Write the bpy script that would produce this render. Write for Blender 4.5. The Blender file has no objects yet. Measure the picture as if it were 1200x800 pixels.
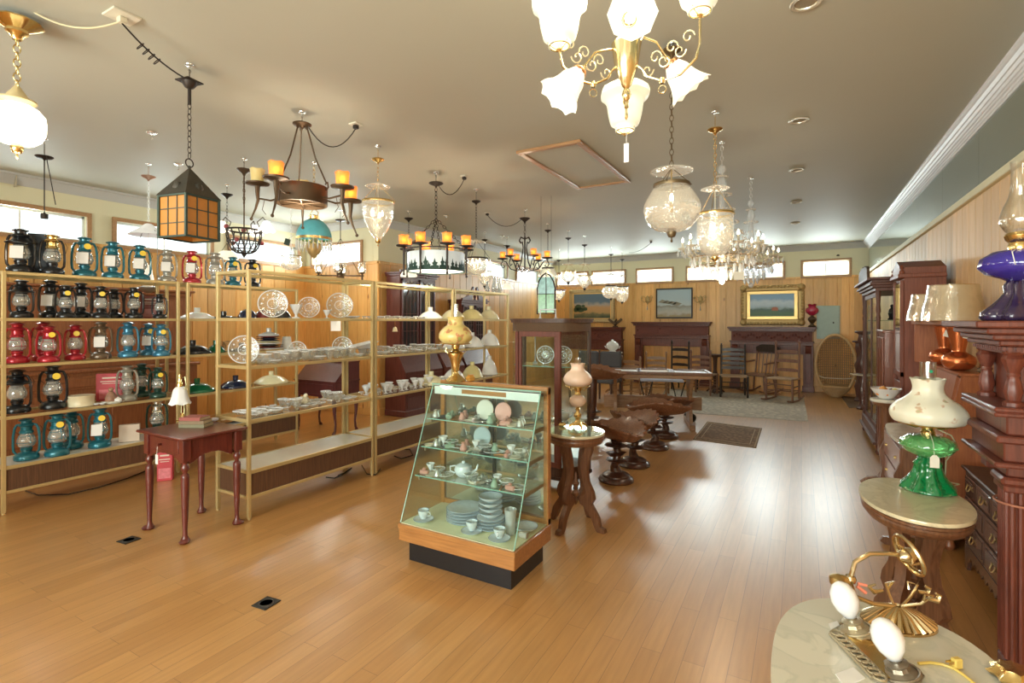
import bpy, math, random
from mathutils import Vector, Matrix
random.seed(7)
PI = math.pi
S = bpy.context.scene
COL = S.collection
# ------------------------------------------------------------------ camera
EYE = 1.6
SN, CS = 0.4924, 0.8704
cam = bpy.data.cameras.new('camera'); cam.lens = 18; cam.sensor_width = 36; cam.shift_y = -0.02; cam.clip_start = 0.05
co = bpy.data.objects.new('camera', cam); COL.objects.link(co)
co.location = (0, 0, EYE); co.rotation_euler = (PI/2, 0, math.asin(SN)); S.camera = co
S.view_settings.view_transform = 'Standard'; S.view_settings.look = 'None'
S.view_settings.gamma = 1; S.view_settings.use_curve_mapping = False
S.view_settings.exposure = 1.1
S.cycles.use_denoising = True
S.cycles.max_bounces = 10; S.cycles.transparent_max_bounces = 24; S.cycles.transmission_bounces = 6
S.cycles.diffuse_bounces = 4; S.cycles.glossy_bounces = 4
S.cycles.caustics_reflective = False; S.cycles.caustics_refractive = False
S.cycles.sample_clamp_indirect = 4
def pt(u, v, d):                       # point seen at photo position u,v at forward distance d
    r = (u-600)/600; return Vector((d*(-SN+CS*r), d*(CS+SN*r), EYE+(376-v)/600*d))
def at_z(u, v, z): return pt(u, v, 600*(EYE-z)/(v-376))
def at_x(u, v, x): r = (u-600)/600; return pt(u, v, x/(-SN+CS*r))
def at_y(u, v, y): r = (u-600)/600; return pt(u, v, y/(CS+SN*r))
def yx(u, x): return at_x(u, 376, x).y
# ------------------------------------------------------------------ materials
MC = {}
def nt(name):
    m = bpy.data.materials.new(name); m.use_nodes = True
    n = m.node_tree.nodes; n.clear(); o = n.new('ShaderNodeOutputMaterial'); return m, n, m.node_tree.links, o
def mat(name, col=(.8,.8,.8), rough=.5, metal=0, emit=None, es=0, var=.12, scale=12, bump=0, trans=0, coat=0, sss=0, alpha=1, spec=.5):
    if name in MC: return MC[name]
    m, n, l, o = nt(name); p = n.new('ShaderNodeBsdfPrincipled'); l.new(p.outputs[0], o.inputs[0])
    tc = n.new('ShaderNodeTexCoord'); nz = n.new('ShaderNodeTexNoise'); nz.inputs['Scale'].default_value = scale; nz.inputs['Detail'].default_value = 3
    l.new(tc.outputs['Object'], nz.inputs['Vector'])
    mx = n.new('ShaderNodeMix'); mx.data_type = 'RGBA'
    mx.inputs['A'].default_value = (*[c*(1-var) for c in col], 1); mx.inputs['B'].default_value = (*[min(1, c*(1+var)) for c in col], 1)
    l.new(nz.outputs['Fac'], mx.inputs['Factor']); l.new(mx.outputs['Result'], p.inputs['Base Color'])
    p.inputs['Roughness'].default_value = rough; p.inputs['Metallic'].default_value = metal
    p.inputs['Transmission Weight'].default_value = trans; p.inputs['Coat Weight'].default_value = coat; p.inputs['Alpha'].default_value = alpha
    p.inputs['Specular IOR Level'].default_value = spec
    if sss: p.inputs['Subsurface Weight'].default_value = sss; p.inputs['Subsurface Radius'].default_value = (.05,.04,.03)
    if emit: p.inputs['Emission Color'].default_value = (*emit, 1); p.inputs['Emission Strength'].default_value = es
    if bump:
        b = n.new('ShaderNodeBump'); b.inputs['Strength'].default_value = bump; b.inputs['Distance'].default_value = .004
        l.new(nz.outputs['Fac'], b.inputs['Height']); l.new(b.outputs[0], p.inputs['Normal'])
    MC[name] = m; return m
def wood(name, a=(), b=(), rough=.35, axis=2, scale=5, coat=.2, stretch=14):
    if name in MC: return MC[name]
    m, n, l, o = nt(name); p = n.new('ShaderNodeBsdfPrincipled'); l.new(p.outputs[0], o.inputs[0])
    tc = n.new('ShaderNodeTexCoord'); mp = n.new('ShaderNodeMapping'); sc = [stretch]*3; sc[axis] = 1
    mp.inputs['Scale'].default_value = sc; l.new(tc.outputs['Object'], mp.inputs['Vector'])
    nz = n.new('ShaderNodeTexNoise'); nz.inputs['Scale'].default_value = scale; nz.inputs['Detail'].default_value = 5; nz.inputs['Distortion'].default_value = .6
    l.new(mp.outputs[0], nz.inputs['Vector'])
    cr = n.new('ShaderNodeValToRGB'); cr.color_ramp.elements[0].position = .3; cr.color_ramp.elements[1].position = .7
    cr.color_ramp.elements[0].color = (*b, 1); cr.color_ramp.elements[1].color = (*a, 1)
    l.new(nz.outputs['Fac'], cr.inputs[0]); l.new(cr.outputs[0], p.inputs['Base Color'])
    p.inputs['Roughness'].default_value = rough; p.inputs['Coat Weight'].default_value = coat; p.inputs['Coat Roughness'].default_value = .15
    bp = n.new('ShaderNodeBump'); bp.inputs['Strength'].default_value = .1; bp.inputs['Distance'].default_value = .002
    l.new(nz.outputs['Fac'], bp.inputs['Height']); l.new(bp.outputs[0], p.inputs['Normal'])
    MC[name] = m; return m
def glass(name, tint=(.93,.98,.96), refl=.12, ribs=0, milk=0, glow=None, gs=0, rough=.03, mx_=None, mcol=(.95,.97,.97)):
    """thin clear glass: see-through with a fresnel gloss, optional moulded ribs and a little body"""
    if name in MC: return MC[name]
    m, n, l, o = nt(name)
    t = n.new('ShaderNodeBsdfTransparent'); t.inputs[0].default_value = (*tint, 1)
    g = n.new('ShaderNodeBsdfGlossy'); g.inputs['Roughness'].default_value = rough; g.inputs['Color'].default_value = (1,1,1,1)
    lw = n.new('ShaderNodeLayerWeight'); lw.inputs['Blend'].default_value = .35
    mr = n.new('ShaderNodeMapRange'); mr.inputs['To Min'].default_value = refl*.5; mr.inputs['To Max'].default_value = min(1, refl*3+.3) if mx_ is None else mx_
    l.new(lw.outputs['Facing'], mr.inputs['Value'])
    mx = n.new('ShaderNodeMixShader'); l.new(mr.outputs[0], mx.inputs[0]); l.new(t.outputs[0], mx.inputs[1]); l.new(g.outputs[0], mx.inputs[2])
    last = mx
    if milk:
        d = n.new('ShaderNodeBsdfTranslucent'); d.inputs[0].default_value = (*mcol,1)
        d2 = n.new('ShaderNodeBsdfDiffuse'); d2.inputs[0].default_value = (*mcol,1); ad = n.new('ShaderNodeMixShader'); l.new(d.outputs[0], ad.inputs[1]); l.new(d2.outputs[0], ad.inputs[2])
        m2 = n.new('ShaderNodeMixShader'); m2.inputs[0].default_value = milk; l.new(last.outputs[0], m2.inputs[1]); l.new(ad.outputs[0], m2.inputs[2]); last = m2
    if glow:
        e = n.new('ShaderNodeEmission'); e.inputs[0].default_value = (*glow, 1); e.inputs[1].default_value = gs
        a2 = n.new('ShaderNodeAddShader'); l.new(last.outputs[0], a2.inputs[0]); l.new(e.outputs[0], a2.inputs[1]); last = a2
    if ribs:
        nz = n.new('ShaderNodeTexNoise'); nz.inputs['Scale'].default_value = ribs; tc = n.new('ShaderNodeTexCoord'); l.new(tc.outputs['Object'], nz.inputs['Vector'])
        b = n.new('ShaderNodeBump'); b.inputs['Strength'].default_value = .8; b.inputs['Distance'].default_value = .01
        l.new(nz.outputs['Fac'], b.inputs['Height']); l.new(b.outputs[0], g.inputs['Normal']); l.new(b.outputs[0], lw.inputs['Normal'])
    l.new(last.outputs[0], o.inputs[0]); MC[name] = m; return m
# ------------------------------------------------------------------ mesh builder
class MB:
    def __init__(s): s.v = []; s.f = []; s.M = Matrix.Identity(4)
    def at(s, x=0, y=0, z=0, rz=0, rx=0, ry=0, sc=1):
        s.M = Matrix.Translation((x, y, z)) @ Matrix.Rotation(rz, 4, 'Z') @ Matrix.Rotation(ry, 4, 'Y') @ Matrix.Rotation(rx, 4, 'X') @ Matrix.Scale(sc, 4); return s
    def add(s, vs, fs):
        k = len(s.v); s.v += [tuple(s.M @ Vector(p)) for p in vs]; s.f += [tuple(i+k for i in f) for f in fs]; return s
    def box(s, x0, x1, y0, y1, z0, z1, b=0):
        if b <= 0:
            vs = [(x, y, z) for x in (x0, x1) for y in (y0, y1) for z in (z0, z1)]
            return s.add(vs, [(0,1,3,2), (4,6,7,5), (0,4,5,1), (2,3,7,6), (0,2,6,4), (1,5,7,3)])
        b = min(b, (x1-x0)/2.01, (y1-y0)/2.01, (z1-z0)/2.01)
        V = []; idx = {}
        for sx in (0, 1):
            for sy in (0, 1):
                for sz in (0, 1):
                    for a in range(3):
                        x = (x0, x1)[sx]; y = (y0, y1)[sy]; z = (z0, z1)[sz]
                        if a != 0: x += b*(1-2*sx)
                        if a != 1: y += b*(1-2*sy)
                        if a != 2: z += b*(1-2*sz)
                        idx[sx, sy, sz, a] = len(V); V.append((x, y, z))
        F = []
        for e in (0, 1):
            F.append([idx[e,a,c,0] for a, c in ((0,0),(1,0),(1,1),(0,1))]); F.append([idx[a,e,c,1] for a, c in ((0,0),(1,0),(1,1),(0,1))]); F.append([idx[a,c,e,2] for a, c in ((0,0),(1,0),(1,1),(0,1))])
            for g in (0, 1):
                F.append([idx[0,e,g,1], idx[1,e,g,1], idx[1,e,g,2], idx[0,e,g,2]]); F.append([idx[e,0,g,0], idx[e,1,g,0], idx[e,1,g,2], idx[e,0,g,2]]); F.append([idx[e,g,0,0], idx[e,g,1,0], idx[e,g,1,1], idx[e,g,0,1]])
        for sx in (0, 1):
            for sy in (0, 1):
                for sz in (0, 1): F.append([idx[sx,sy,sz,a] for a in range(3)])
        return s.add(V, F)
    def cbox(s, cx, cy, cz, sx, sy, sz, b=0): return s.box(cx-sx/2, cx+sx/2, cy-sy/2, cy+sy/2, cz-sz/2, cz+sz/2, b)
    def lathe(s, prof, n=24, cx=0, cy=0, cz=0, sx=1, sy=1, lobes=0, amp=0, ruffle=0, closed=False, pw=2, rim=None):
        V = []; F = []
        for j, (r, z) in enumerate(prof):
            for i in range(n):
                a = 2*PI*i/n; q = r*(1+amp*math.cos(lobes*a)) if lobes else r; zz = z
                if ruffle and (j >= len(prof)-2 if rim is None else j in rim): zz += ruffle*math.cos((lobes or 6)*a); 
                ca, sa = math.cos(a), math.sin(a)
                if pw != 2: k = (abs(ca)**pw+abs(sa)**pw)**(-1/pw); q *= k
                V.append((cx+q*ca*sx, cy+q*sa*sy, cz+zz))
        m = len(prof)
        for j in range(m-1 + (1 if closed else 0)):
            j2 = (j+1) % m
            for i in range(n): i2 = (i+1) % n; F.append((j*n+i, j*n+i2, j2*n+i2, j2*n+i))
        if not closed:
            if prof[0][0] > 1e-5 and getattr(s, 'cap', True): F.append(tuple(range(n-1, -1, -1)))
            if prof[-1][0] > 1e-5 and getattr(s, 'cap', True): F.append(tuple((m-1)*n+i for i in range(n)))
        return s.add(V, F)
    def open_lathe(s, prof, n=24, t=.0, **k):
        """thin shell with thickness t"""
        if len(prof) >= 4:      # round the profile with a Catmull-Rom curve
            q = list(prof); o = []
            for i in range(len(q)-1):
                a, b, c, d = q[max(i-1, 0)], q[i], q[i+1], q[min(i+2, len(q)-1)]
                for t_ in (0, 1/3, 2/3): o.append(tuple(max(.0003, x) if j == 0 else x for j, x in enumerate(.5*(2*b[e]+(c[e]-a[e])*t_+(2*a[e]-5*b[e]+4*c[e]-d[e])*t_*t_+(3*b[e]-a[e]-3*c[e]+d[e])*t_**3) for e in (0, 1))))
            prof = o+[q[-1]]
        p = list(prof) + [(max(r-t, 0.0005), z) for r, z in reversed(prof)] if t else prof
        k['rim'] = range(len(prof)-2, len(prof)+2)
        if t: return s.lathe(p, n, closed=True, **k)
        s.cap = False; s.lathe(p, n, **k); s.cap = True; return s
    def tube(s, pts, r, n=8, cap=True, closed=False):
        pts = [Vector(p) for p in pts]; m = len(pts); rr = r if isinstance(r, (list, tuple)) else [r]*m
        V = []; F = []; up = None
        for i, p in enumerate(pts):
            if closed: t = pts[(i+1) % m]-pts[i-1]
            else: t = pts[min(i+1, m-1)]-pts[max(i-1, 0)]
            if t.length < 1e-9: t = Vector((0, 0, 1))
            t.normalize()
            if up is None: up = Vector((0, 0, 1)) if abs(t.z) < .9 else Vector((1, 0, 0))
            a = t.cross(up)
            if a.length < 1e-6: a = t.orthogonal()
            a.normalize(); b = a.cross(t).normalized(); up = b
            for k in range(n): an = 2*PI*k/n; V.append(p + rr[i]*(math.cos(an)*a+math.sin(an)*b))
        for i in range(m if closed else m-1):
            i2 = (i+1) % m
            for k in range(n): k2 = (k+1) % n; F.append((i*n+k, i*n+k2, i2*n+k2, i2*n+k))
        if cap and not closed: F.append(tuple(range(n-1, -1, -1))); F.append(tuple((m-1)*n+k for k in range(n)))
        return s.add(V, F)
    def prism(s, poly, t0, t1, axis='y'):
        """extrude a closed 2D outline; axis names the thickness direction"""
        def P(a, b, t): return (a, t, b) if axis == 'y' else ((t, a, b) if axis == 'x' else (a, b, t))
        n = len(poly); V = [P(a, b, t0) for a, b in poly]+[P(a, b, t1) for a, b in poly]
        F = [tuple(range(n-1, -1, -1)), tuple(range(n, 2*n))]+[(i, (i+1) % n, n+(i+1) % n, n+i) for i in range(n)]
        return s.add(V, F)
    def ball(s, x, y, z, r, n=10, sz=1, sx=1, sy=1):
        return s.lathe([(r*math.sin(PI*i/(n//2+1)) if 0 < i < n//2+1 else .0001, -r*sz*math.cos(PI*i/(n//2+1))) for i in range(n//2+2)], n, x, y, z, sx=sx, sy=sy)
    def ring(s, x, y, z, R, r, n=24, k=8, sx=1, sy=1): return s.tube([(x+R*sx*math.cos(2*PI*i/n), y+R*sy*math.sin(2*PI*i/n), z) for i in range(n)], r, k, closed=True)
    def chain(s, p0, p1, L=.035, w=.011, r=.0022):
        p0 = Vector(p0); p1 = Vector(p1); D = p1-p0; k = max(2, int(D.length/(L*.78))); q = D.to_track_quat('Z', 'Y').to_matrix().to_4x4(); keep = s.M.copy()
        for i in range(k):
            c = p0+D*((i+.5)/k); s.M = keep @ Matrix.Translation(c) @ q @ Matrix.Rotation((i % 2)*PI/2, 4, 'Z')
            s.tube([(w*math.cos(a)*1.0, 0, L*.5*math.sin(a)) for a in [2*PI*j/8 for j in range(8)]], r, 4, closed=True)
        s.M = keep; return s
    def build(s, name, m, parent=None, smooth=40, loc=None):
        me = bpy.data.meshes.new(name); me.from_pydata(s.v, [], s.f); me.materials.append(m)
        if smooth:
            me.polygons.foreach_set('use_smooth', [True]*len(me.polygons)); me.set_sharp_from_angle(angle=math.radians(smooth))
        me.update(); o = bpy.data.objects.new(name, me); COL.objects.link(o)
        if parent: o.parent = parent
        if loc: o.location = loc
        return o
def recalc(o):
    import bmesh
    b = bmesh.new(); b.from_mesh(o.data); bmesh.ops.recalc_face_normals(b, faces=b.faces); b.to_mesh(o.data); b.free()
def E(name, loc=(0,0,0), rz=0):
    o = bpy.data.objects.new(name, None); o.empty_display_size = .1; COL.objects.link(o); o.location = loc; o.rotation_euler = (0, 0, rz); return o
def tag(o, label, cat, group=None, kind=None):
    o['label'] = label; o['category'] = cat
    if group: o['group'] = group
    if kind: o['kind'] = kind
    return o
def st(o): o['kind'] = 'structure'; return o
def copy_tree(o, parent=None):
    c = o.copy(); COL.objects.link(c)
    if parent: c.parent = parent
    for ch in KIDS.get(o.name, []) or list(o.children): copy_tree(ch, c)
    return c
KIDS = {}
PR = {}
def put(key, builder, loc, rz=0, label='', cat='', group=None, sc=1):
    """first call builds the thing, later calls copy it and its parts"""
    if key in PR: o = copy_tree(PR[key])
    else: o = builder(); PR[key] = o
    o.location = loc; o.rotation_euler = (0, 0, rz); o.scale = (sc, sc, sc) if not isinstance(sc, tuple) else sc
    if 'group' in o: del o['group']
    return tag(o, label, cat, group)
def arc(cx, cz, r, a0, a1, n=8): return [(cx+r*math.cos(a0+(a1-a0)*i/n), cz+r*math.sin(a0+(a1-a0)*i/n)) for i in range(n+1)]
# palette
BRASS = mat('brass', (.83,.6,.25), .22, 1, var=.08); ABRASS = mat('aged_brass', (.55,.4,.17), .38, 1)
IRON = mat('dark_iron', (.045,.035,.03), .5, .6); BRONZE = mat('brown_bronze', (.11,.07,.04), .45, .6)
GOLDP = mat('gilt', (.5,.34,.14), .5, .55, bump=.4, scale=60)
SHELFB = mat('brassed_shelf_metal', (.67,.52,.25), .4, .55, var=.06)
CLEAR = glass('clear_glass'); PANE = glass('case_glass', (.93,.985,.97), .05, mx_=.2); CRY = glass('cut_crystal', (.97,.99,1), .3, ribs=90, milk=.34, rough=.08)
CHIM = glass('chimney_glass', (.97,.98,.97), .16); RIB = glass('ribbed_glass', (.96,.96,.94), .2, ribs=30, milk=.03, glow=(1,.85,.6), gs=.05)
LIT = mat('lit_bulb', (1,.9,.75), .5, emit=(1,.82,.55), es=9); LITW = mat('lit_opal', (1,.95,.85), .3, emit=(1,.9,.72), es=3.2)
LITS = mat('lit_etched_glass', (.8,.8,.72), .35, emit=(1,.88,.68), es=.35, bump=.6, scale=40)
AMBER = glass('lit_amber_candle_glass', (1,.62,.25), .04, milk=.75, mcol=(1,.5,.17), glow=(1,.4,.1), gs=.1); AMBERD = mat('unlit_amber_glass', (.75,.6,.25), .4)
MAH = wood('mahogany', (.20,.05,.028), (.10,.024,.014), .42, coat=.12); CHER = wood('cherry', (.17,.032,.022), (.09,.016,.012), .3, coat=.3)
WAL = wood('walnut', (.24,.11,.055), (.12,.05,.025), .35); DKW = wood('dark_oak', (.11,.05,.03), (.05,.022,.014), .5, coat=.03)
OAK = wood('oak', (.5,.25,.09), (.33,.15,.05), .35); PINE = wood('pine_table', (.36,.2,.1), (.24,.12,.055), .4, axis=0)
VEN = wood('dark_veneer', (.15,.07,.035), (.08,.035,.02), .45, stretch=25)
def marble(name, base, vein, lo=.47):
    m, n, l, o = nt(name); p = n.new('ShaderNodeBsdfPrincipled'); l.new(p.outputs[0], o.inputs[0]); p.inputs['Roughness'].default_value = .16; p.inputs['Coat Weight'].default_value = .3
    tc = n.new('ShaderNodeTexCoord'); z = n.new('ShaderNodeTexNoise'); z.inputs['Scale'].default_value = 4.5; z.inputs['Detail'].default_value = 9; z.inputs['Distortion'].default_value = 1.3; l.new(tc.outputs['Object'], z.inputs['Vector'])
    c = n.new('ShaderNodeValToRGB'); e = c.color_ramp.elements; e[0].position = lo; e[0].color = (*base, 1); e[1].position = lo+.07; e[1].color = (*[q*.94 for q in base], 1); q = e.new(lo+.03); q.color = (*vein, 1)
    l.new(z.outputs['Fac'], c.inputs[0]); l.new(c.outputs[0], p.inputs['Base Color']); MC[name] = m; return m
MARB = marble('cream_marble', (.76,.68,.46), (.66,.58,.4)); MARBW = marble('grey_veined_marble', (.74,.71,.6), (.62,.61,.51))
WHITE = mat('white_china', (.85,.85,.83), .2); PAPER = mat('white_paper', (.85,.83,.8), .8); TAGM = mat('cream_tag', (.85,.8,.68), .7)
BLACK = mat('black_enamel', (.015,.016,.018), .25, coat=.4); YEL = mat('yellow_sticker', (.85,.6,.05), .5)
# ================================================================== the room
XR, XL, XN, YB, YJ, YF, ZC = 1.27, -8.05, -6.2, 13.5, 6.39, -3.2, 3.33
ZW = 2.60
def floor_mat():
    m, n, l, o = nt('honey_bamboo_planks'); p = n.new('ShaderNodeBsdfPrincipled'); l.new(p.outputs[0], o.inputs[0])
    tc = n.new('ShaderNodeTexCoord'); mp = n.new('ShaderNodeMapping'); mp.inputs['Rotation'].default_value = (0, 0, PI/2); l.new(tc.outputs['Object'], mp.inputs['Vector'])
    b = n.new('ShaderNodeTexBrick'); b.offset = .37; b.offset_frequency = 2; b.inputs['Scale'].default_value = 1; b.inputs['Brick Width'].default_value = 1.25; b.inputs['Row Height'].default_value = .098
    b.inputs['Mortar Size'].default_value = .0009; b.inputs['Color1'].default_value = (.60,.31,.105,1); b.inputs['Color2'].default_value = (.50,.245,.078,1); b.inputs['Mortar'].default_value = (.2,.09,.03,1); b.inputs['Bias'].default_value = -.2
    l.new(mp.outputs[0], b.inputs['Vector'])
    m2 = n.new('ShaderNodeMapping'); m2.inputs['Scale'].default_value = (14, .9, 1); l.new(tc.outputs['Object'], m2.inputs['Vector'])
    nz = n.new('ShaderNodeTexNoise'); nz.inputs['Scale'].default_value = 3; nz.inputs['Detail'].default_value = 5; l.new(m2.outputs[0], nz.inputs['Vector'])
    mx = n.new('ShaderNodeMix'); mx.data_type = 'RGBA'; mx.blend_type = 'MULTIPLY'; mx.inputs['Factor'].default_value = .5
    cr = n.new('ShaderNodeValToRGB'); cr.color_ramp.elements[0].position = .3; cr.color_ramp.elements[0].color = (.72,.68,.62,1); cr.color_ramp.elements[1].position = .65; cr.color_ramp.elements[1].color = (1,1,1,1)
    l.new(nz.outputs['Fac'], cr.inputs[0]); l.new(b.outputs['Color'], mx.inputs['A']); l.new(cr.outputs[0], mx.inputs['B']); l.new(mx.outputs['Result'], p.inputs['Base Color'])
    p.inputs['Roughness'].default_value = .34; p.inputs['Coat Weight'].default_value = .75; p.inputs['Coat Roughness'].default_value = .28
    return m
def panel_mat(name, a, b2, knots=True, rg=.4):
    """knotty boards: tone per 0.23 m board along x+y, grain along z"""
    m, n, l, o = nt(name); p = n.new('ShaderNodeBsdfPrincipled'); l.new(p.outputs[0], o.inputs[0])
    tc = n.new('ShaderNodeTexCoord'); sx = n.new('ShaderNodeSeparateXYZ'); l.new(tc.outputs['Object'], sx.inputs[0])
    ad = n.new('ShaderNodeMath'); l.new(sx.outputs[0], ad.inputs[0]); l.new(sx.outputs[1], ad.inputs[1])
    dv = n.new('ShaderNodeMath'); dv.operation = 'DIVIDE'; dv.inputs[1].default_value = .23; l.new(ad.outputs[0], dv.inputs[0])
    fl = n.new('ShaderNodeMath'); fl.operation = 'FLOOR'; l.new(dv.outputs[0], fl.inputs[0])
    wn = n.new('ShaderNodeTexWhiteNoise'); wn.noise_dimensions = '1D'; l.new(fl.outputs[0], wn.inputs['W'])
    cb = n.new('ShaderNodeCombineXYZ'); l.new(ad.outputs[0], cb.inputs[0]); l.new(wn.outputs['Value'], cb.inputs[1]); l.new(sx.outputs[2], cb.inputs[2])
    mp = n.new('ShaderNodeMapping'); mp.inputs['Scale'].default_value = (16, 8, 1.1); l.new(cb.outputs[0], mp.inputs['Vector'])
    nz = n.new('ShaderNodeTexNoise'); nz.inputs['Scale'].default_value = 2; nz.inputs['Detail'].default_value = 5; nz.inputs['Distortion'].default_value = 1.2; l.new(mp.outputs[0], nz.inputs['Vector'])
    cr = n.new('ShaderNodeValToRGB'); cr.color_ramp.elements[0].position = .3; cr.color_ramp.elements[0].color = (*b2, 1); cr.color_ramp.elements[1].position = .7; cr.color_ramp.elements[1].color = (*a, 1)
    l.new(nz.outputs['Fac'], cr.inputs[0])
    hs = n.new('ShaderNodeHueSaturation'); mr = n.new('ShaderNodeMapRange'); mr.inputs['To Min'].default_value = .82; mr.inputs['To Max'].default_value = 1.15
    l.new(wn.outputs['Value'], mr.inputs['Value']); l.new(mr.outputs[0], hs.inputs['Value']); l.new(cr.outputs[0], hs.inputs['Color'])
    m3 = n.new('ShaderNodeMapping'); m3.inputs['Scale'].default_value = (3.4, 3, 1.15); l.new(cb.outputs[0], m3.inputs['Vector'])
    vo = n.new('ShaderNodeTexVoronoi'); vo.inputs['Scale'].default_value = 1.3; l.new(m3.outputs[0], vo.inputs['Vector'])
    k = n.new('ShaderNodeValToRGB'); k.color_ramp.elements[0].position = .03; k.color_ramp.elements[0].color = (.28,.16,.1,1); k.color_ramp.elements[1].position = .09; k.color_ramp.elements[1].color = (1,1,1,1); l.new(vo.outputs['Distance'], k.inputs[0])
    mu = n.new('ShaderNodeMix'); mu.data_type = 'RGBA'; mu.blend_type = 'MULTIPLY'; mu.inputs['Factor'].default_value = .9 if knots else 0
    l.new(hs.outputs[0], mu.inputs['A']); l.new(k.outputs[0], mu.inputs['B']); l.new(mu.outputs['Result'], p.inputs['Base Color'])
    p.inputs['Roughness'].default_value = rg; p.inputs['Coat Weight'].default_value = .12 if rg < .5 else 0; p.inputs['Coat Roughness'].default_value = .25
    return m
PANEL = panel_mat('knotty_pine_panelling', (.86,.50,.17), (.72,.38,.11))
PANELR = panel_mat('pale_pine_panelling', (.80,.53,.27), (.70,.44,.2), False, .6)
CREAM = mat('cream_wall_paint', (.77,.72,.5), .7, var=.02, scale=2); CEILM = mat('ceiling_plaster', (.54,.54,.46), .62, spec=.25,  var=.03, scale=1.2)
WTRIM = wood('window_trim_wood', (.5,.29,.14), (.38,.2,.09), .4, axis=0); CROWN = mat('white_crown_moulding', (.82,.83,.86), .35, var=.02)
GREYB = mat('grey_cornice_paint', (.55,.55,.53), .5, var=.02)
fl = MB().box(XL-.3, XR+.3, YF-.3, YB+.3, -.1, 0).build('floor', floor_mat()); st(fl)
st(MB().box(XL-.3, XR+.3, YF-.3, YB+.3, ZC, ZC+.1).build('ceiling', CEILM))
def boards(p0, p1, z0, z1, nrm, name, m, w=.23, g=.007, d=.009):
    """board-and-groove panelling along p0-p1, real grooves cut into the front"""
    p0 = Vector((*p0, 0)); p1 = Vector((*p1, 0)); D = p1-p0; L = D.length; t = D/L; nn = Vector((*nrm, 0)); b = MB()
    s0 = p0.x*abs(t.x)+p0.y*abs(t.y); sgn = 1 if (t.x+t.y) > 0 else -1
    cuts = []; 
    k = math.ceil((min(s0, s0+sgn*L))/w)*w
    while k < max(s0, s0+sgn*L)-.02:
        cuts.append(abs(k-s0)); k += w
    cuts = sorted(c for c in cuts if .02 < c < L-.02)
    prof = [(0, .012)]
    for c in cuts: prof += [(c-g, .012), (c-g*.4, .012-d), (c+g*.4, .012-d), (c+g, .012)]
    prof.append((L, .012)); V = []; F = []
    for s_, o_ in prof:
        q = p0+t*s_+nn*o_; V += [(q.x, q.y, z0), (q.x, q.y, z1)]
    n = len(prof)
    for i in range(n-1): F.append((2*i, 2*i+2, 2*i+3, 2*i+1))
    q0 = p0-nn*.05; q1 = p1-nn*.05
    V += [(q0.x, q0.y, z0), (q0.x, q0.y, z1), (q1.x, q1.y, z0), (q1.x, q1.y, z1)]; a = 2*n
    F += [(0, 1, a+1, a), (2*n-2, a+2, a+3, 2*n-1), (a, a+1, a+3, a+2), tuple([2*i+1 for i in range(n)]+[a+3, a+1])]
    b.add(V, F); o = b.build(name, m, smooth=0); recalc(o); return o
WINS = []
wn_i = [0]
def wall(name, p0, p1, nrm, wins, side, zb=ZW, low=PANEL, chair=True):
    """wall with board panelling below and painted band with clerestory windows above"""
    t = (Vector(p1)-Vector(p0)); L = t.length; t /= L; nn = Vector(nrm)
    root = st(E(name, (0, 0, 0)))
    boards(p0, p1, 0, zb, nrm, 'panelling', low).parent = root
    ang = math.atan2(t.y, t.x)
    def B(a0, a1, z0, z1, n0, n1, mb, b=0):      # box in wall coordinates: along, height, out of the wall
        keep = mb.M; mb.M = Matrix.Translation((p0[0], p0[1], 0)) @ Matrix(((t.x, nn.x, 0, 0), (t.y, nn.y, 0, 0), (0, 0, 1, 0), (0, 0, 0, 1)))
        mb.box(a0, a1, n0, n1, z0, z1, b); mb.M = keep
    up = MB(); WZ0, WZ1 = 2.62, 2.95
    Lu = L-.125 if side == 'left_return' else L; B(0, Lu, zb, WZ0, -.12, 0, up); B(0, Lu, WZ1, ZC, -.12, 0, up)

    xs = 0
    for (a, c) in wins: B(xs, a+.045, WZ0, WZ1, -.12, 0, up); xs = c-.045
    B(xs, Lu, WZ0, WZ1, -.12, 0, up)
    B(0, L, 0, zb, -.12, -.051, up)
    o = up.build('upper_wall', CREAM, root, smooth=0); recalc(o)
    tr = MB(); B(0, L, zb-.035, zb+.012, 0, .03, tr, .004)
    if chair: B(0, L, 1.03, 1.09, .008, .03, tr, .006); B(0, L, 1.0, 1.03, .008, .02, tr)
    o = tr.build('rail_moulding', PANEL, root); recalc(o)
    bb = MB(); B(0, L, 0, .13, .008, .03, bb, .005); o = st(bb.build('baseboard_'+side, PANEL)); recalc(o)
    for (a, c) in wins:
        wn_i[0] += 1; w = st(E('window_%d' % wn_i[0])); f = MB(); z0, z1 = WZ0-.045, WZ1+.045; q = .05
        B(a, c, z1-q, z1, 0, .035, f, .004); B(a, c, z0, z0+q, 0, .035, f, .004); B(a, a+q, z0+q, z1-q, 0, .035, f, .004); B(c-q, c, z0+q, z1-q, 0, .035, f, .004)
        o = f.build('window_frame', WTRIM, w); recalc(o)
        f = MB(); B(a+q, c-q, WZ1-.03, WZ1, -.1, -.06, f); B(a+q, c-q, WZ0, WZ0+.03, -.1, -.06, f); B(a+.045, a+.07, WZ0, WZ1, -.1, -.06, f); B(c-.07, c-.045, WZ0, WZ1, -.1, -.06, f)
        mid = (a+c)/2; B(mid-.012, mid+.012, WZ0, WZ1, -.095, -.065, f)
        o = f.build('sash', mat('white_vinyl_sash', (.8,.84,.86), .4), w); recalc(o)
        f = MB(); B(a+.05, c-.05, WZ0, WZ1, -.084, -.078, f); o = f.build('pane', CLEAR, w, 0)
        cc = Vector((p0[0], p0[1]))+t*((a+c)/2)-nn*.13; WINS.append((cc, (WZ0+WZ1)/2, c-a-.1, WZ1-WZ0, nn))
    return root
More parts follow.
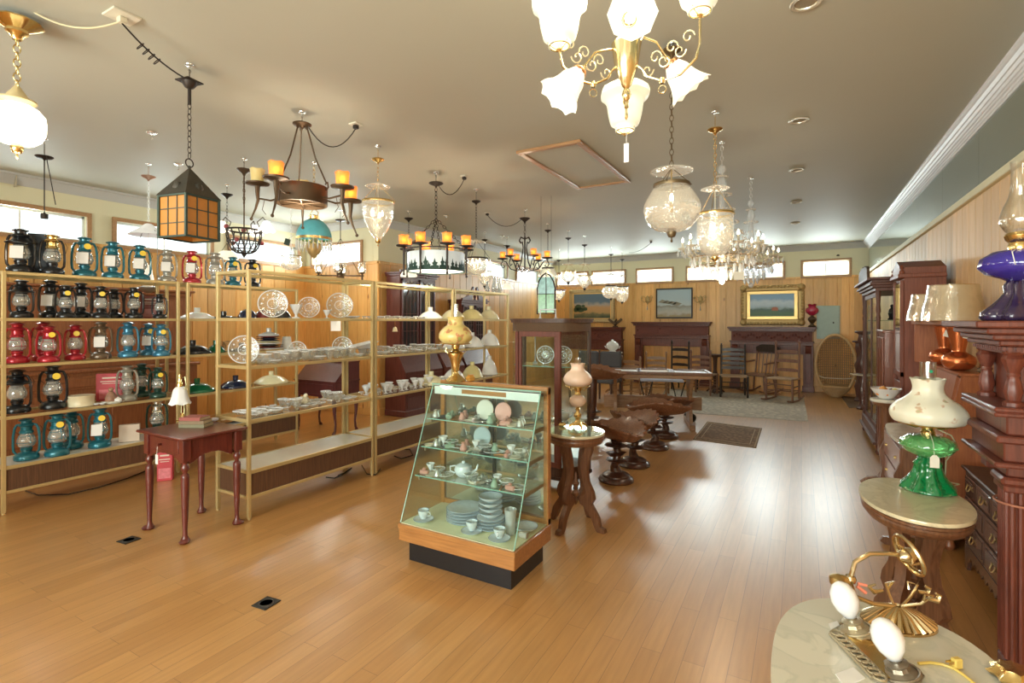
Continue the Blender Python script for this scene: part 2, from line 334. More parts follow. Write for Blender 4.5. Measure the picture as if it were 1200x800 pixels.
wall('wall_left', (XL, YF), (XL, YJ), (1, 0), [(a-YF, a-YF+1.36) for a in (-1.44, .15, 1.74, 3.33, 4.92)], 'left')
wall('wall_left_return', (XL, YJ), (XN, YJ), (0, -1), [(.2, 1.5)], 'left_return')
wall('wall_left_far', (XN, YJ), (XN, YB), (1, 0), [(9.38-YJ, 10.74-YJ), (11.14-YJ, 12.5-YJ)], 'left_far')
wall('wall_back', (XN, YB), (XR, YB), (0, -1), [(a-XN, a-XN+.98) for a in (-6.15, -5.09, -3.84, -2.56, -1.31, -.02)], 'back')
# right wall: panelling, cap rail, tinted glass band in sheets, crown
boards((XR, YF), (XR, YB), 0, 2.62, (-1, 0), 'wall_right', PANELR, w=.2); st(bpy.data.objects['wall_right'])
st(MB().box(XR+.045, XR+.15, YF, YB, 0, ZC).build('wall_right_backing', CREAM))
st(MB().box(XR-.05, XR+.04, YF, YB, 2.62, 2.66, .006).box(XR-.035, XR+.04, YF, YB, 2.66, 2.7, .01).build('trim_1', CREAM))
MIR = mat('grey_green_mirror_glass', (.5,.56,.5), .12, .75, var=.02)
sheet = MB(); y = YF
while y < YB: sheet.box(XR-.004, XR+.04, y, min(y+1.25, YB)-.004, 2.7, 3.19); y += 1.25
st(sheet.build('trim_2', MIR))
cp = [(XR+.02, 3.1), (XR-.02, 3.1), (XR-.02, 3.125), (XR-.035, 3.13), (XR-.04, 3.15), (XR-.055, 3.155), (XR-.06, 3.175), (XR-.075, 3.18), (XR-.085, 3.205), (XR-.1, 3.21), (XR-.115, 3.24), (XR-.13, 3.245), (XR-.15, 3.28), (XR-.165, 3.285), (XR-.185, 3.3), (XR-.185, ZC), (XR+.02, ZC)]
cp = [(XR+(x-XR)*.62 if x < XR else x, 3.33-(3.33-z)*.72) for x, z in cp]
o = st(MB().prism(cp, YF, YB, 'y').build('trim_3', CROWN, smooth=25)); recalc(o)
def cornice(name, p0, p1, nrm):
    t = (Vector(p1)-Vector(p0)); L = t.length; t /= L; nn = Vector(nrm); b = MB(); b.M = Matrix.Translation((p0[0], p0[1], 0)) @ Matrix(((t.x, nn.x, 0, 0), (t.y, nn.y, 0, 0), (0, 0, 1, 0), (0, 0, 0, 1)))
    b.prism([(0, 3.2), (.012, 3.2), (.015, 3.215), (.07, 3.3), (.09, 3.305), (.09, ZC), (0, ZC)], 0, L, 'x'); o = st(b.build(name, GREYB)); recalc(o)
cornice('trim_4', (XL, YF), (XL, YJ), (1, 0)); cornice('trim_5', (XL, YJ), (XN, YJ), (0, -1)); cornice('trim_6', (XN, YJ-.0), (XN, YB), (1, 0)); cornice('trim_7', (XN, YB), (XR, YB), (0, -1))
# unseen front wall behind the camera; shop windows added to light the room
fw = MB(); yf = YF
fw.box(XL, XR, yf-.12, yf, 0, .75); fw.box(XL, XR, yf-.12, yf, 2.55, ZC)
cx = [XL, -4.3, -2.0, -1.6, .7, XR]
for i in range(0, 6, 2): fw.box(cx[i], cx[i+1] if i < 4 else XR, yf-.12, yf, .75, 2.55)
o = st(fw.build('wall_front', CREAM, smooth=0)); recalc(o)
for i in (1, 3):
    wn_i[0] += 1; a, c = cx[i], cx[i+1]; w = st(E('window_%d' % wn_i[0])); f = MB()
    for (x0, x1, z0, z1) in ((a-.04, c+.04, 2.52, 2.6), (a-.04, c+.04, .7, .78), (a-.04, a+.04, .78, 2.52), (c-.04, c+.04, .78, 2.52), ((a+c)/2-.03, (a+c)/2+.03, .78, 2.52)): f.box(x0, x1, yf-.1, yf+.03, z0, z1, .005)
    f.build('window_frame', WTRIM, w); MB().box(a+.04, c-.04, yf-.07, yf-.062, .78, 2.52).build('pane', CLEAR, w, 0)
    WINS.append((Vector(((a+c)/2, yf-.14)), 1.65, c-a, 1.74, Vector((0, 1))))
# ------------------------------------------------------------------ daylight
W = bpy.data.worlds.new('daylight'); S.world = W; W.use_nodes = True
W.node_tree.nodes['Background'].inputs[0].default_value = (.86,.93,1,1); W.node_tree.nodes['Background'].inputs[1].default_value = 1.5
DAY, FRONT_FILL = 27.0, 10.5
for k, (c, z, w, h, nn) in enumerate(WINS):
    L = bpy.data.lights.new('daylight', 'AREA'); L.shape = 'RECTANGLE'; L.size = w; L.size_y = h; front = nn.y > .5
    rad = FRONT_FILL if front else DAY  # the added windows behind the camera get their own fill strength
    L.energy = rad*PI*w*h; L.color = (.92,.96,1) if not front else (1,.97,.92)
    o = bpy.data.objects.new('daylight', L); COL.objects.link(o); o.location = (c.x, c.y, z)
    o.rotation_euler = Vector((nn.x, nn.y, 0)).to_track_quat('-Z', 'Z').to_euler()
# ceiling things
h = E('attic_hatch', (-2.18, 5.37, ZC)); x0, x1, y0, y1 = -2.53+2.18, -1.83+2.18, 4.55-5.37, 6.2-5.37
f = MB()
for (a, b, c, d) in ((x0, x1, y0, y0+.06), (x0, x1, y1-.06, y1), (x0, x0+.06, y0+.06, y1-.06), (x1-.06, x1, y0+.06, y1-.06)): f.box(a, b, c, d, -.03, 0, .006)
f.build('hatch_frame', WTRIM, h); MB().box(x0+.06, x1-.06, y0+.06, y1-.06, -.012, 0).build('hatch_panel', CEILM, h); st(h)
h.name = 'trim_8'
def can_light():
    r = E('recessed_light'); b = MB(); b.lathe([(.055, -.001), (.075, -.001), (.08, -.006), (.075, -.012), (.058, -.01)], 28, closed=True); b.build('trim_ring', mat('nickel_ring', (.8,.75,.62), .3, .6), r)
    MB().lathe([(.001, -.004), (.056, -.003), (.056, -.001)], 24).build('lens', mat('unlit_lens', (.35,.3,.22), .4), r); return r
for i, (x, y_) in enumerate(((.02, 3.2), (-.02, 5.05), (-.05, 6.7), (-.07, 8.5), (-.1, 10.3))):
    put('can', can_light, (x, y_, ZC), label=['recessed ceiling light nearest the camera, cut by the top edge of the photo', 'recessed ceiling light right of the bell jar lantern chain', 'third recessed ceiling light back, above the crystal chandelier', 'fourth recessed ceiling light back, over the right painting', 'farthest recessed ceiling light near the back wall'][i], cat='ceiling light', group='row of recessed ceiling lights')
def grate():
    r = E('floor_outlet'); MB().box(-.055, .055, -.055, .055, 0, .006, .002).build('plate', mat('dark_floor_plate', (.05,.05,.05), .4, .5), r)
    MB().lathe([(.001, .006), (.034, .006), (.036, .008), (.04, .006)], 20).build('round_lid', mat('lid_metal', (.09,.09,.085), .4, .7), r); return r
put('grate', grate, at_z(151, 633, .0005), .1, 'small dark square floor outlet beside the cherry table', 'floor outlet', 'floor outlets'); put('grate', grate, at_z(312, 707, .0005), .1, 'dark square floor outlet in the open floor at front left', 'floor outlet', 'floor outlets')
# ================================================================== brass shelving units
RUBA = mat('shelf_laminate', (.8,.8,.74), .18, var=.05); SG = glass('shelf_glass', (.97,.99,.98), .05, mx_=.35)
ZS = [.395, .805, 1.235, 1.625, 2.015]
def shelf_unit(L=1.39, D=.42, base=True):
    """open unit: origin at front left foot, runs along +y, depth towards -x"""
    r = E('shelving_unit'); q = .028
    for (x, y) in ((0, 0), (0, L-q), (-D, 0), (-D, L-q)):
        b = MB().box(x-q, x, y, y+q, .012, 2.015, .002); b.lathe([(.012, 0), (.014, .006), (.01, .014)], 10, x-q/2, y+q/2)
        for z in ZS[1:4]: b.box(x-q-.002, x+.002, y-.002, y+q+.002, z-.022, z-.008)
        b.build('post', SHELFB, r)
    for k, z in enumerate(ZS):
        f = MB(); h = .026
        f.box(-.022, -.004, q, L-q, z-h, z, .002); f.box(-D-q+.006, -D-q+.022, q, L-q, z-h, z, .002)
        f.box(-D, -q, .004, .02, z-h, z, .002); f.box(-D, -q, L-.02, L-.004, z-h, z, .002); f.build('shelf_rail', SHELFB, r)
        MB().box(-D-.004, -.024, .022, L-.022, z-.012, z-.003).build('shelf_panel', RUBA if k == 0 else SG, r)
    bx = MB().box(-D+.004, -.012, .02, L-.02, .19, .37); bx.build('veneered_base', VEN, r)
    f = MB().box(-.022, -.004, q, L-q, .165, .19, .002).box(-.022, -.002, q, L-q, .366, .369); f.box(-D-q+.006, -D-q+.022, q, L-q, .165, .19, .002); f.box(-D, -q, .004, .02, .165, .19, .002); f.box(-D, -q, L-.02, L-.004, .165, .19, .002); f.build('base_rail', SHELFB, r)
    return r
XA, XB = -5.73, -3.86; DD = .37
def su(w, y, lab): return put('unit', shelf_unit, (w, y, 0), label=lab, cat='shelving unit', group='brass framed shelving units')
su(XA, 1.60, 'brass shelving unit at far left filled with kerosene lanterns'); su(XA, 3.06, 'brass shelving unit behind the cherry table, with coloured lamp shades')
su(XB, 2.53, 'nearest brass shelving unit right of the cherry table, with crystal plates'); su(XB, 3.935, 'middle brass shelving unit of the right row, with small crystal pieces'); su(XB, 5.34, 'brass shelving unit behind the glass case, with white and yellow lamp shades')
# ------------------------------------------------------------------ lanterns
def loft(c): return tuple(c)
def lantern(col, name, ship=False, paper=False, stick=False, hood=None, guard=True):
    """tubular hurricane lantern about 0.36 m tall"""
    def f():
        m = mat('enamel_'+name, col, .28, .35, coat=.4, var=.06); hm = hood or m; r = E('hurricane_lantern')
        MB().lathe([(.075, 0), (.085, .004), (.088, .02), (.084, .042), (.066, .058), (.045, .066), (.036, .07), (.036, .08), (.001, .08)], 24).build('fuel_tank', m, r)
        MB().lathe([(.034, .08), (.04, .084), (.042, .1), (.03, .112), (.018, .118), (.001, .12)], 20).build('burner', m, r)
        for s in (-1, 1):
            MB().tube([(s*.07, 0, .05), (s*.086, 0, .075), (s*.09, 0, .12), (s*.089, 0, .2), (s*.08, 0, .27), (s*.066, 0, .3), (s*.04, 0, .306), (s*.02, 0, .305)], [.009, .01, .01, .01, .01, .01, .009, .008], 8).build('side_tube', m, r)
        MB().open_lathe([(.036, .108), (.055, .122), (.063, .15), (.061, .178), (.048, .21), (.038, .232)], 20, t=.002).build('glass_globe', glass('lantern_glass', (.93,.95,.93), .22, ribs=12, milk=.22), r)
        MB().lathe([(.044, .228), (.05, .234), (.046, .25), (.04, .256), (.04, .285), (.05, .29), (.056, .3), (.05, .31), (.036, .318), (.038, .335), (.052, .34), (.054, .346), (.03, .356), (.001, .36)], 20).build('chimney_cap', hm, r)
        if guard:
            b = MB(); b.ring(0, 0, .15, .067, .0018, 20, 5); b.ring(0, 0, .205, .052, .0018, 20, 5)
            for a in (.8, 2.35, 3.9, 5.5): b.tube([(.045*math.cos(a), .045*math.sin(a), .112), (.067*math.cos(a), .067*math.sin(a), .15), (.052*math.cos(a), .052*math.sin(a), .205), (.04*math.cos(a), .04*math.sin(a), .235)], .0018, 5)
            b.build('wire_guard', m, r)
        MB().tube([(-.088, .01, .29), (-.1, .03, .25), (-.07, .075, .2), (0, .1, .18), (.07, .075, .2), (.1, .03, .25), (.088, .01, .29)], .002, 5).build('bail_handle', IRON, r)
        if ship:
            MB().lathe([(.06, .235), (.095, .24), (.097, .248), (.06, .262), (.045, .285), (.03, .3)], 24).build('wide_vent', m, r)
        if paper: MB().at(0, -.067, .165, rx=-.12).box(-.042, .042, -.001, .001, -.05, .05).build('paper_slip', PAPER, r)
        if stick: MB().at(.03, -.062, .255, rx=.15, rz=.25).lathe([(.001, -.0015), (.026, -.0015), (.026, .0015), (.001, .0015)], 20).build('price_disc', YEL, r) if False else MB().at(.035, -.056, .27, rx=PI/2, rz=.2).lathe([(.001, -.0015), (.026, -.0015), (.026, .0015), (.001, .0015)], 20).build('price_disc', YEL, r)
        return r
    return f
BK = (.012,.013,.016); TL = (.014,.15,.2); RD = (.42,.015,.03); BL = (.045,.21,.34); PW = (.35,.33,.28); BZ = (.15,.1,.06); DG = (.015,.06,.045)
def lan(u, k, key, sc, lab, x=-5.92, rz=None, **kw):
    sc = min(sc, (1.04, 1.1, .99, .99, 2)[k])
    col = dict(black=BK, teal=TL, red=RD, blue=BL, pewter=PW, bronze=BZ, green=DG)[key]
    kk = 'lan_'+key+str(sorted(kw.items(), key=str)); y = yx(u, x)
    put(kk, lantern(col, key, **kw), (x, y, ZS[k]+.0006), (.95 if rz is None else rz)+random.uniform(-.12, .12), lab, 'lantern', ['lanterns on the lowest shelf', 'lanterns on the second shelf up', 'lanterns on the middle shelf', 'lanterns on the fourth shelf up', 'lanterns on the top shelf'][k], sc)
NICK = mat('nickel', (.75,.75,.72), .25, 1)
# top shelf, left to right
lan(24, 4, 'black', 1.08, 'big black wide-based lantern with paper at the far left of the top shelf', ship=True, paper=True)
lan(61, 4, 'black', 1.0, 'black lantern with a brass top on the top shelf before a dark box', hood=BRASS, x=-5.85)
lan(99, 4, 'teal', 1.06, 'leftmost teal lantern on the top shelf, paper slip and yellow disc', paper=True, stick=True)
lan(132, 4, 'teal', 1.03, 'second teal lantern on the top shelf, white paper slip, no disc', paper=True)
lan(164, 4, 'teal', 1.02, 'third teal lantern on the top shelf, left of the grey one', guard=False, paper=True, stick=True)
lan(196, 4, 'pewter', .98, 'pewter grey lantern on the top shelf between the teal and red ones', paper=True)
lan(225, 4, 'red', 1.03, 'only red lantern on the top shelf, under the square amber pendant', paper=True, stick=True)
lan(252, 4, 'pewter', 1.05, 'tall pale pewter lantern on the top shelf right of the red one', guard=False)
lan(273, 4, 'teal', .98, 'thin teal lantern with yellow disc right of the pewter one on the top shelf', stick=True)
lan(296, 4, 'black', .98, 'dark lantern with yellow disc at the right end of the top lantern shelf', stick=True)
# fourth shelf
lan(25, 3, 'black', .93, 'black ship lantern with wide vent at the left of the fourth shelf', ship=True)
lan(59, 3, 'black', .98, 'tall black lantern with a white paper slip, left in a cluster of three', paper=True, guard=False, x=-6.03)
lan(77, 3, 'black', .84, 'short black lantern with yellow disc, middle in a cluster of three', stick=True, x=-5.83)
lan(95, 3, 'black', .96, 'tall black lantern with a white paper slip, right in a cluster of three', paper=True, x=-6.03)
lan(118, 3, 'black', .86, 'black lantern with yellow disc above the bronze one', stick=True, guard=False, x=-5.84)
lan(134, 3, 'black', .84, 'black lantern close to its neighbour above the big blue one', x=-6.03)
lan(157, 3, 'black', .88, 'black lantern left of the dark red box on the fourth shelf', stick=True, ship=False, hood=BLACK, x=-5.88)
lan(187, 3, 'black', .72, 'smallest black lantern, in front of the dark red box', guard=False, x=-5.83)
# middle shelf
lan(20, 2, 'red', .98, 'leftmost red lantern on the middle shelf, without disc')
lan(50, 2, 'red', 1.04, 'tall red lantern standing behind another red one with a disc', x=-6.03)
lan(57, 2, 'red', .9, 'red lantern with yellow disc in front of a taller red one', stick=True, x=-5.82)
lan(88, 2, 'red', .92, 'right red lantern on the middle shelf, beside the bronze one', stick=True, guard=False, x=-5.92)
lan(118, 2, 'bronze', 1.0, 'bronze brown lantern between the red and blue lanterns', paper=True)
lan(150, 2, 'blue', 1.04, 'largest light blue lantern on the middle shelf', guard=False)
lan(174, 2, 'blue', .95, 'light blue lantern with white paper, partly behind its right neighbour', paper=True, stick=True, x=-6.03)
lan(189, 2, 'blue', .93, 'light blue lantern with yellow disc at the right end of the middle shelf', stick=True, x=-5.82)
# second shelf
lan(20, 1, 'black', 1.05, 'black lantern with wide foot at the left of the second shelf', ship=True, guard=False)
lan(62, 1, 'black', 1.12, 'large black lantern with yellow disc left of the round cream tin', stick=True)
lan(149, 1, 'pewter', .98, 'pewter lantern with wire guard in front of the red box', x=-5.86)
lan(166, 1, 'green', .98, 'dark green lantern right of the pewter one', x=-6.03)
lan(185, 1, 'green', .88, 'dark green lantern with yellow disc at the right end of the second shelf', stick=True, x=-5.82)
# lowest shelf
lan(31, 0, 'teal', 1.0, 'squat teal lantern at the left of the lowest shelf', x=-5.88)
lan(67, 0, 'teal', 1.08, 'teal lantern with a yellow disc second from left on the lowest shelf', stick=True, x=-5.83)
lan(84, 0, 'teal', 1.12, 'teal lantern standing behind the one with the disc on the lowest shelf', guard=False, x=-6.03)
lan(117, 0, 'teal', 1.14, 'teal lantern with yellow disc and white wrapped globe left of the white tile', x=-5.86, stick=True, paper=True)
lan(184, 0, 'green', 1.05, 'dark green lantern with a nickel top on the lowest shelf behind the table', x=-5.95, hood=NICK)
# boxes and oddments among the lanterns
def carton(c, name, w=.16, d=.06, h=.26, art=True):
    def f():
        r = E('lantern_carton'); MB().box(-w/2, w/2, -d/2, d/2, 0, h, .002).build('box', mat(name, c, .45), r)
        if art:
            MB().box(-w*.4, w*.4, -d/2-.0012, -d/2, h*.08, h*.42).build('picture', mat(name+'_art', tuple(min(1, x*1.6+.12) for x in c), .5, var=.5, scale=30), r)
            MB().box(-w*.3, w*.3, -d/2-.0012, -d/2, h*.82, h*.87).box(-w*.36, w*.36, -d/2-.0012, -d/2, h*.7, h*.73).box(-w*.3, w*.3, -d/2-.0012, -d/2, h*.63, h*.65).build('lettering', mat('pale_lettering', (.8,.7,.6), .5), r)
        return r
    return f
put('c1', carton((.03,.04,.055), 'dark_carton', .13, .1, .37, False), (-6.02, yx(46, -6.02), ZS[4]+.001), 1, 'tall dark box behind the brass topped black lantern', 'box')
put('c2', carton((.2,.035,.03), 'maroon_carton', .2, .06, .24), (-6.0, yx(178, -6.0), ZS[3]+.001), 1.05, 'dark red lantern box on the fourth shelf', 'box')
put('c3', carton((.55,.05,.07), 'red_carton', .24, .06, .27), (-6.02, yx(131, -6.02), ZS[1]+.001), 1.05, 'bright red lantern box behind the figurine and pewter lantern', 'box')
put('c4', carton((.62,.5,.4), 'white_tile_box', .17, .05, .17, False), (-5.86, yx(152, -5.86), ZS[0]+.001), 1.0, 'square cream tile box on the lowest lantern shelf', 'box')
tag(MB().lathe([(.1, 0), (.103, .004), (.1, .008), (.1, .085), (.104, .09), (.104, .1), (.001, .101)], 32, closed=False).build('round_tin', mat('cream_tin', (.75,.66,.45), .4), loc=(-5.87, yx(95, -5.87), ZS[1]+.001)), 'low round cream tin between black lantern and red box', 'tin')
def figurine():
    r = E('figurine'); MB().lathe([(.06, 0), (.065, .012), (.05, .02), (.001, .022)], 16, sx=1.3).build('base', mat('figurine_base', (.7,.68,.6), .4, var=.3, scale=60), r)
    MB().lathe([(.045, .02), (.05, .05), (.035, .085), (.02, .11), (.001, .115)], 14).build('robe', mat('figurine_robe', (.3,.16,.1), .5, var=.5, scale=40), r)
    MB().ball(0, 0, .13, .022, 12).build('head', mat('figurine_head', (.35,.2,.13), .5), r); MB().lathe([(.03, .02), (.03, .04), (.001, .06)], 12, .06, -.02).build('lamb', WHITE, r); return r
put('fig', figurine, (-5.82, yx(130, -5.82), ZS[1]+.001), 1, 'small seated figurine before the red lantern box', 'figurine')
for i, u in enumerate((113, 119, 124, 138, 143)):
    tag(MB().lathe([(.012, 0), (.024, .008), (.028, .018), (.024, .016), (.001, .008)], 14).build('trinket_dish', WHITE, loc=(-5.8+.02*(i % 2), yx(u, -5.8), ZS[1]+.001)), 'tiny white trinket dish around the figurine on the second lantern shelf', 'dish', 'tiny dishes by the figurine')
# ------------------------------------------------------------------ glass lamp shades
def cone(R, h, neck=.03, lobes=0, cap=True):
    def pr(): return [(R, 0), (R+.003, .012), (R*.97, .025), (R*.86, h*.42), (R*.62, h*.74), (R*.36, h*.93), (neck*1.05, h), (neck, h+.01), (neck, h+.05)]
    return pr()
SHADES = {}
def shade(key, m, R, h, neck=.03, lobes=0, amp=0):
    def f():
        r = E('cone_shade'); MB().open_lathe(cone(R, h, neck), 36, t=.004, lobes=lobes, amp=amp).build('glass_shade', m, r)
        MB().ring(0, 0, h+.045, neck-.001, .003, 20, 6).build('fitter_rim', m, r); return r
    return f
mat('frosted_cut', (.95,.97,.98), .15, alpha=.85)
WG = mat('opal_white_glass', (.9,.9,.87), .2, sss=.2); CG = mat('cream_glass', (.8,.74,.48), .25, sss=.15); YG = mat('straw_glass', (.78,.68,.32), .25, sss=.15); NG = mat('navy_glass', (.015,.02,.05), .12, coat=.6); GG = mat('emerald_cased_glass', (.01,.12,.05), .12, coat=.6); KG = mat('black_glass', (.015,.015,.018), .12, coat=.6); RG = mat('maroon_glass', (.16,.02,.02), .15, coat=.6)
def sh(u, x, k, key, m, R, h, lab, g='glass shades on the left shelves', zo=0, y=None, **kw):
    put('sh'+key, shade(key, m, R, h, **kw), (x, yx(u, x) if y is None else y, ZS[k]+zo+.0008), 0, lab, 'lamp shade', g)
XA2 = -5.93
sh(231, XA2, 3, 'w', WG, .17, .075, 'flat white shade with tall neck on the fourth shelf left of the dark one')
sh(262, XA2, 3, 'k', KG, .14, .04, 'flat dark shade with neck right of the flat white one')
sh(226, XA2, 2, 'k2', KG, .19, .1, 'wide dark cone shade at the left of the middle shade shelf')
sh(253, XA2, 2, 'g1', GG, .1, .09, 'green cone shade beside the wide dark cone', )
sh(283, XA2, 2, 'k3', KG, .13, .05, 'low black shade right of the small black fans')
sh(231, XA2, 1, 'g2', GG, .19, .1, 'green cone shade behind the small white tulip lamp')
sh(276, XA2, 1, 'n', NG, .18, .09, 'navy blue cone shade on the second shelf up')
sh(318, XA2, 1, 'c', CG, .2, .1, 'wide cream cone shade on the second shelf up before the slant desk')
def dome(m):
    def f():
        r = E('opal_dome'); MB().open_lathe([(.11, 0), (.112, .012), (.105, .04), (.08, .085), (.045, .11), (.022, .118)], 32, t=.004).build('glass_shade', m, r); MB().ring(0, 0, .119, .022, .003, 16, 6).build('fitter_rim', BRASS, r); return r
    return f
for i, (u, m, w) in enumerate(((290, NG, 'navy blue dome shade, leftmost of three domes'), (309, RG, 'maroon dome shade, middle of three domes'), (331, KG, 'dark dome shade, rightmost of three domes'))): put('dome'+str(i), dome(m), (XA2, yx(u, XA2), ZS[3]+.001), 0, w, 'lamp shade', 'dome shades on the fourth shelf')
def fan_():
    r = E('wire_fan_ornament'); b = MB()
    for q in (.02, .035, .05, .062): b.tube([(q*math.cos(a*PI/10), 0, .065+q*math.sin(a*PI/10)) for a in range(20)], .0025, 5, closed=True)
    b.build('scroll', IRON, r); MB().box(-.03, .03, -.02, .02, 0, .006, .001).build('foot', IRON, r); return r
put('fan', fan_, (XA2, yx(267, XA2), ZS[2]+.001), 1, 'black round wire ornament on the middle shade shelf', 'ornament'); put('fan', fan_, (XA2+.03, yx(257, XA2), ZS[2]+.001), .4, 'black round wire ornament seen edge-on beside the green cone', 'ornament')
def flatshade(m, R=.14):
    def f(): r = E('plate_stack'); b = MB().lathe([(.06, 0), (R, .012), (R+.002, .016), (R, .02), (.05, .022), (.001, .022)], 32); b.build('plate', m, r); return r
    return f
for i, m in enumerate((WG, RG, KG, WG, CG, NG, NG, RG)):
    o = put('pls'+str(i), flatshade(m, .17 if i < 3 else .145), (XA2, yx(315, XA2), ZS[2]+.001+i*.0215), 0, ['flat white shade, lowest', 'flat maroon shade, second from bottom', 'flat dark shade, third from bottom', 'flat white shade, fourth from bottom', 'cream shade, fifth from bottom', 'navy shade, sixth from bottom', 'navy shade, seventh from bottom', 'maroon shade, eighth from bottom'][i]+' in the stack on the middle shade shelf', 'lamp shade', 'stack of flat shades'); o.name = 'flat_shade'
sh(315, XA2, 2, 'wtop', mat('silver_grey_glass', (.5,.5,.48), .15, coat=.5), .12, .05, 'silver grey cone shade topping the stack of flat shades', zo=.175)
def clothshade():
    r = E('fabric_bell'); MB().open_lathe([(.1, 0), (.085, .02), (.06, .08), (.052, .15), (.05, .16)], 28, t=.003).build('fabric', mat('white_fabric', (.82,.8,.75), .8), r); MB().ring(0, 0, .16, .05, .002, 20, 5).build('wire_rim', BRASS, r); return r
put('cs', clothshade, (XA2, yx(336, XA2), ZS[2]+.001), 0, 'small white fabric bell shade right of the shade stack', 'lamp shade')
o = put('pls9', flatshade(mat('ivory_dish_glass', (.75,.72,.62), .2), .1), (XA2+.03, yx(297, XA2), ZS[2]+.001), 0, 'small ivory dish left of the shade stack', 'dish'); o.name = 'ivory_dish'
for i, u in enumerate((250, 262, 274, 288, 300, 322)):
    put('drk', flatshade(KG, .1), (XA2, yx(u, XA2), ZS[0]+.001), 0, 'dark flat glass saucer shade on the lowest shelf behind the cherry table', 'lamp shade', 'dark saucer shades on the lowest shelf').name = 'saucer_shaped_glass'  # flat saucer-shaped lamp shades
# ------------------------------------------------------------------ crystal on the right-hand row
PLG = glass('pressed_plate_glass', (.95,.97,.97), .2, ribs=60, milk=.07)
def standplate(R):
    def f():
        r = E('standing_plate'); b = MB().at(0, 0, R*.97+.006, rx=PI/2-.12); b.lathe([(.001, 0), (R*.45, 0), (R*.55, .008), (R*.95, .016), (R, .02), (R*.98, .024), (R*.93, .02), (R*.52, .013), (R*.42, .006), (.001, .006)], 40, lobes=20, amp=.012); b.build('plate', PLG, r)
        b = MB().at(0, 0, R*.97+.006, rx=PI/2-.12); b.ring(0, 0, .022, R*.96, .004, 40, 6); b.ring(0, 0, .012, R*.36, .003, 24, 6)
        for i in range(12): a = i*PI/6; b.ball(R*.72*math.cos(a), R*.72*math.sin(a), .014, R*.07, 8, .4)
        b.build('cut_pattern', mat('frosted_cut', (.85,.88,.9), .2, alpha=.75), r)
        MB().tube([(-.03, .0, .003), (-.03, .06, .003), (0, .06, .003), (.03, .06, .003), (.03, 0, .003)], .003, 6).tube([(0, .06, .003), (0, .045, R*.9)], .003, 6).build('wire_stand', CLEAR, r); return r
    return f
Xp = -4.05
for (u, k, R, lab) in ((320, 3, .125, 'large cut crystal plate standing upright, leftmost above'), (362, 3, .1, 'medium cut crystal plate standing upright, middle of three'), (398, 3, .13, 'large cut crystal plate standing upright left of the white card'), (286, 2, .12, 'cut crystal plate standing behind the corner post'), (348, 2, .085, 'small crystal plate standing behind the bowls'), (401, 2, .1, 'amber tinged crystal plate standing above the bowls')):
    put('sp%.3f' % R, standplate(R), (Xp-.06, yx(u, Xp-.06), ZS[k]+.001), .9, lab, 'plate', 'crystal plates on display')
def bowl():
    r = E('crystal_bowl'); MB().lathe([(.03, 0), (.035, .006), (.05, .03), (.075, .06), (.078, .07), (.07, .062), (.045, .034), (.001, .014)], 24, lobes=12, amp=.03, ruffle=.004).build('bowl', PLG, r)
    MB().ring(0, 0, .069, .0765, .003, 24, 5).build('scalloped_rim', mat('frosted_cut', ()), r); return r
def salt():
    r = E('salt_cellar'); MB().lathe([(.022, 0), (.024, .004), (.02, .012), (.03, .026), (.031, .034), (.026, .032), (.001, .016)], 12, lobes=6, amp=.05).build('bowl', PLG, r)
    MB().ring(0, 0, .034, .029, .0025, 12, 5).build('rim', mat('frosted_cut', ()), r); return r
def goblet():
    r = E('pressed_glass_goblet'); MB().lathe([(.03, 0), (.03, .004), (.01, .012), (.009, .03), (.02, .045), (.03, .07), (.045, .1), (.047, .11), (.042, .104), (.025, .07), (.001, .05)], 16, lobes=8, amp=.04).build('cup', mat('frosted_cut', ()), r); return r
def dish():
    r = E('glass_dish'); MB().lathe([(.04, 0), (.045, .004), (.075, .014), (.085, .022), (.08, .02), (.04, .01), (.001, .01)], 28, sx=1.25, lobes=14, amp=.015).build('dish', PLG, r); MB().ring(0, 0, .0215, .082, .003, 28, 5, sx=1.25).build('rim', mat('frosted_cut', ()), r); return r
def boat():
    r = E('crystal_tray'); b = MB(); b.add([(-.1,-.05,0), (.1,-.05,0), (.1,.05,0), (-.1,.05,0), (-.13,-.08,.03), (.15,-.08,.075), (.15,.08,.075), (-.13,.08,.03), (-.09,-.045,.008), (.09,-.045,.008), (.09,.045,.008), (-.09,.045,.008)], [(3,2,1,0), (0,1,5,4), (1,2,6,5), (2,3,7,6), (3,0,4,7), (4,5,9,8), (5,6,10,9), (6,7,11,10), (7,4,8,11), (8,9,10,11)])
    b.build('tray', mat('frosted_cut', ()), r); return r
BLD = dict(bowl=bowl, salt=salt, goblet=goblet, dish=dish, boat=boat)
CATL = dict(bowl='bowl', salt='salt cellar', goblet='goblet', dish='dish', boat='tray')
def scatter(k, y0, y1, kinds, n, lab, grp, rows=3, sc=(.85, 1.1), xs=(-4.2, -3.93)):
    per = math.ceil(n/rows); i = 0
    for a in range(rows):
        for b in range(per):
            if i >= n: return
            kd = kinds[(i*7+a) % len(kinds)]; i += 1
            put(kd, BLD[kd], (xs[0]+(xs[1]-xs[0])*(a+.5)/rows+random.uniform(-.01, .01), y0+(y1-y0)*(b+.5)/per+random.uniform(-.01, .01), ZS[k]+.001), random.uniform(0, 6), lab[kd], CATL[kd], grp+', '+CATL[kd]+'s', (lambda q: (q*.6, q*.6, q*1.25) if kd in ('bowl', 'dish') else q)(random.uniform(*sc)))
YB1, YB2, YB3 = 2.56, 3.96, 5.37

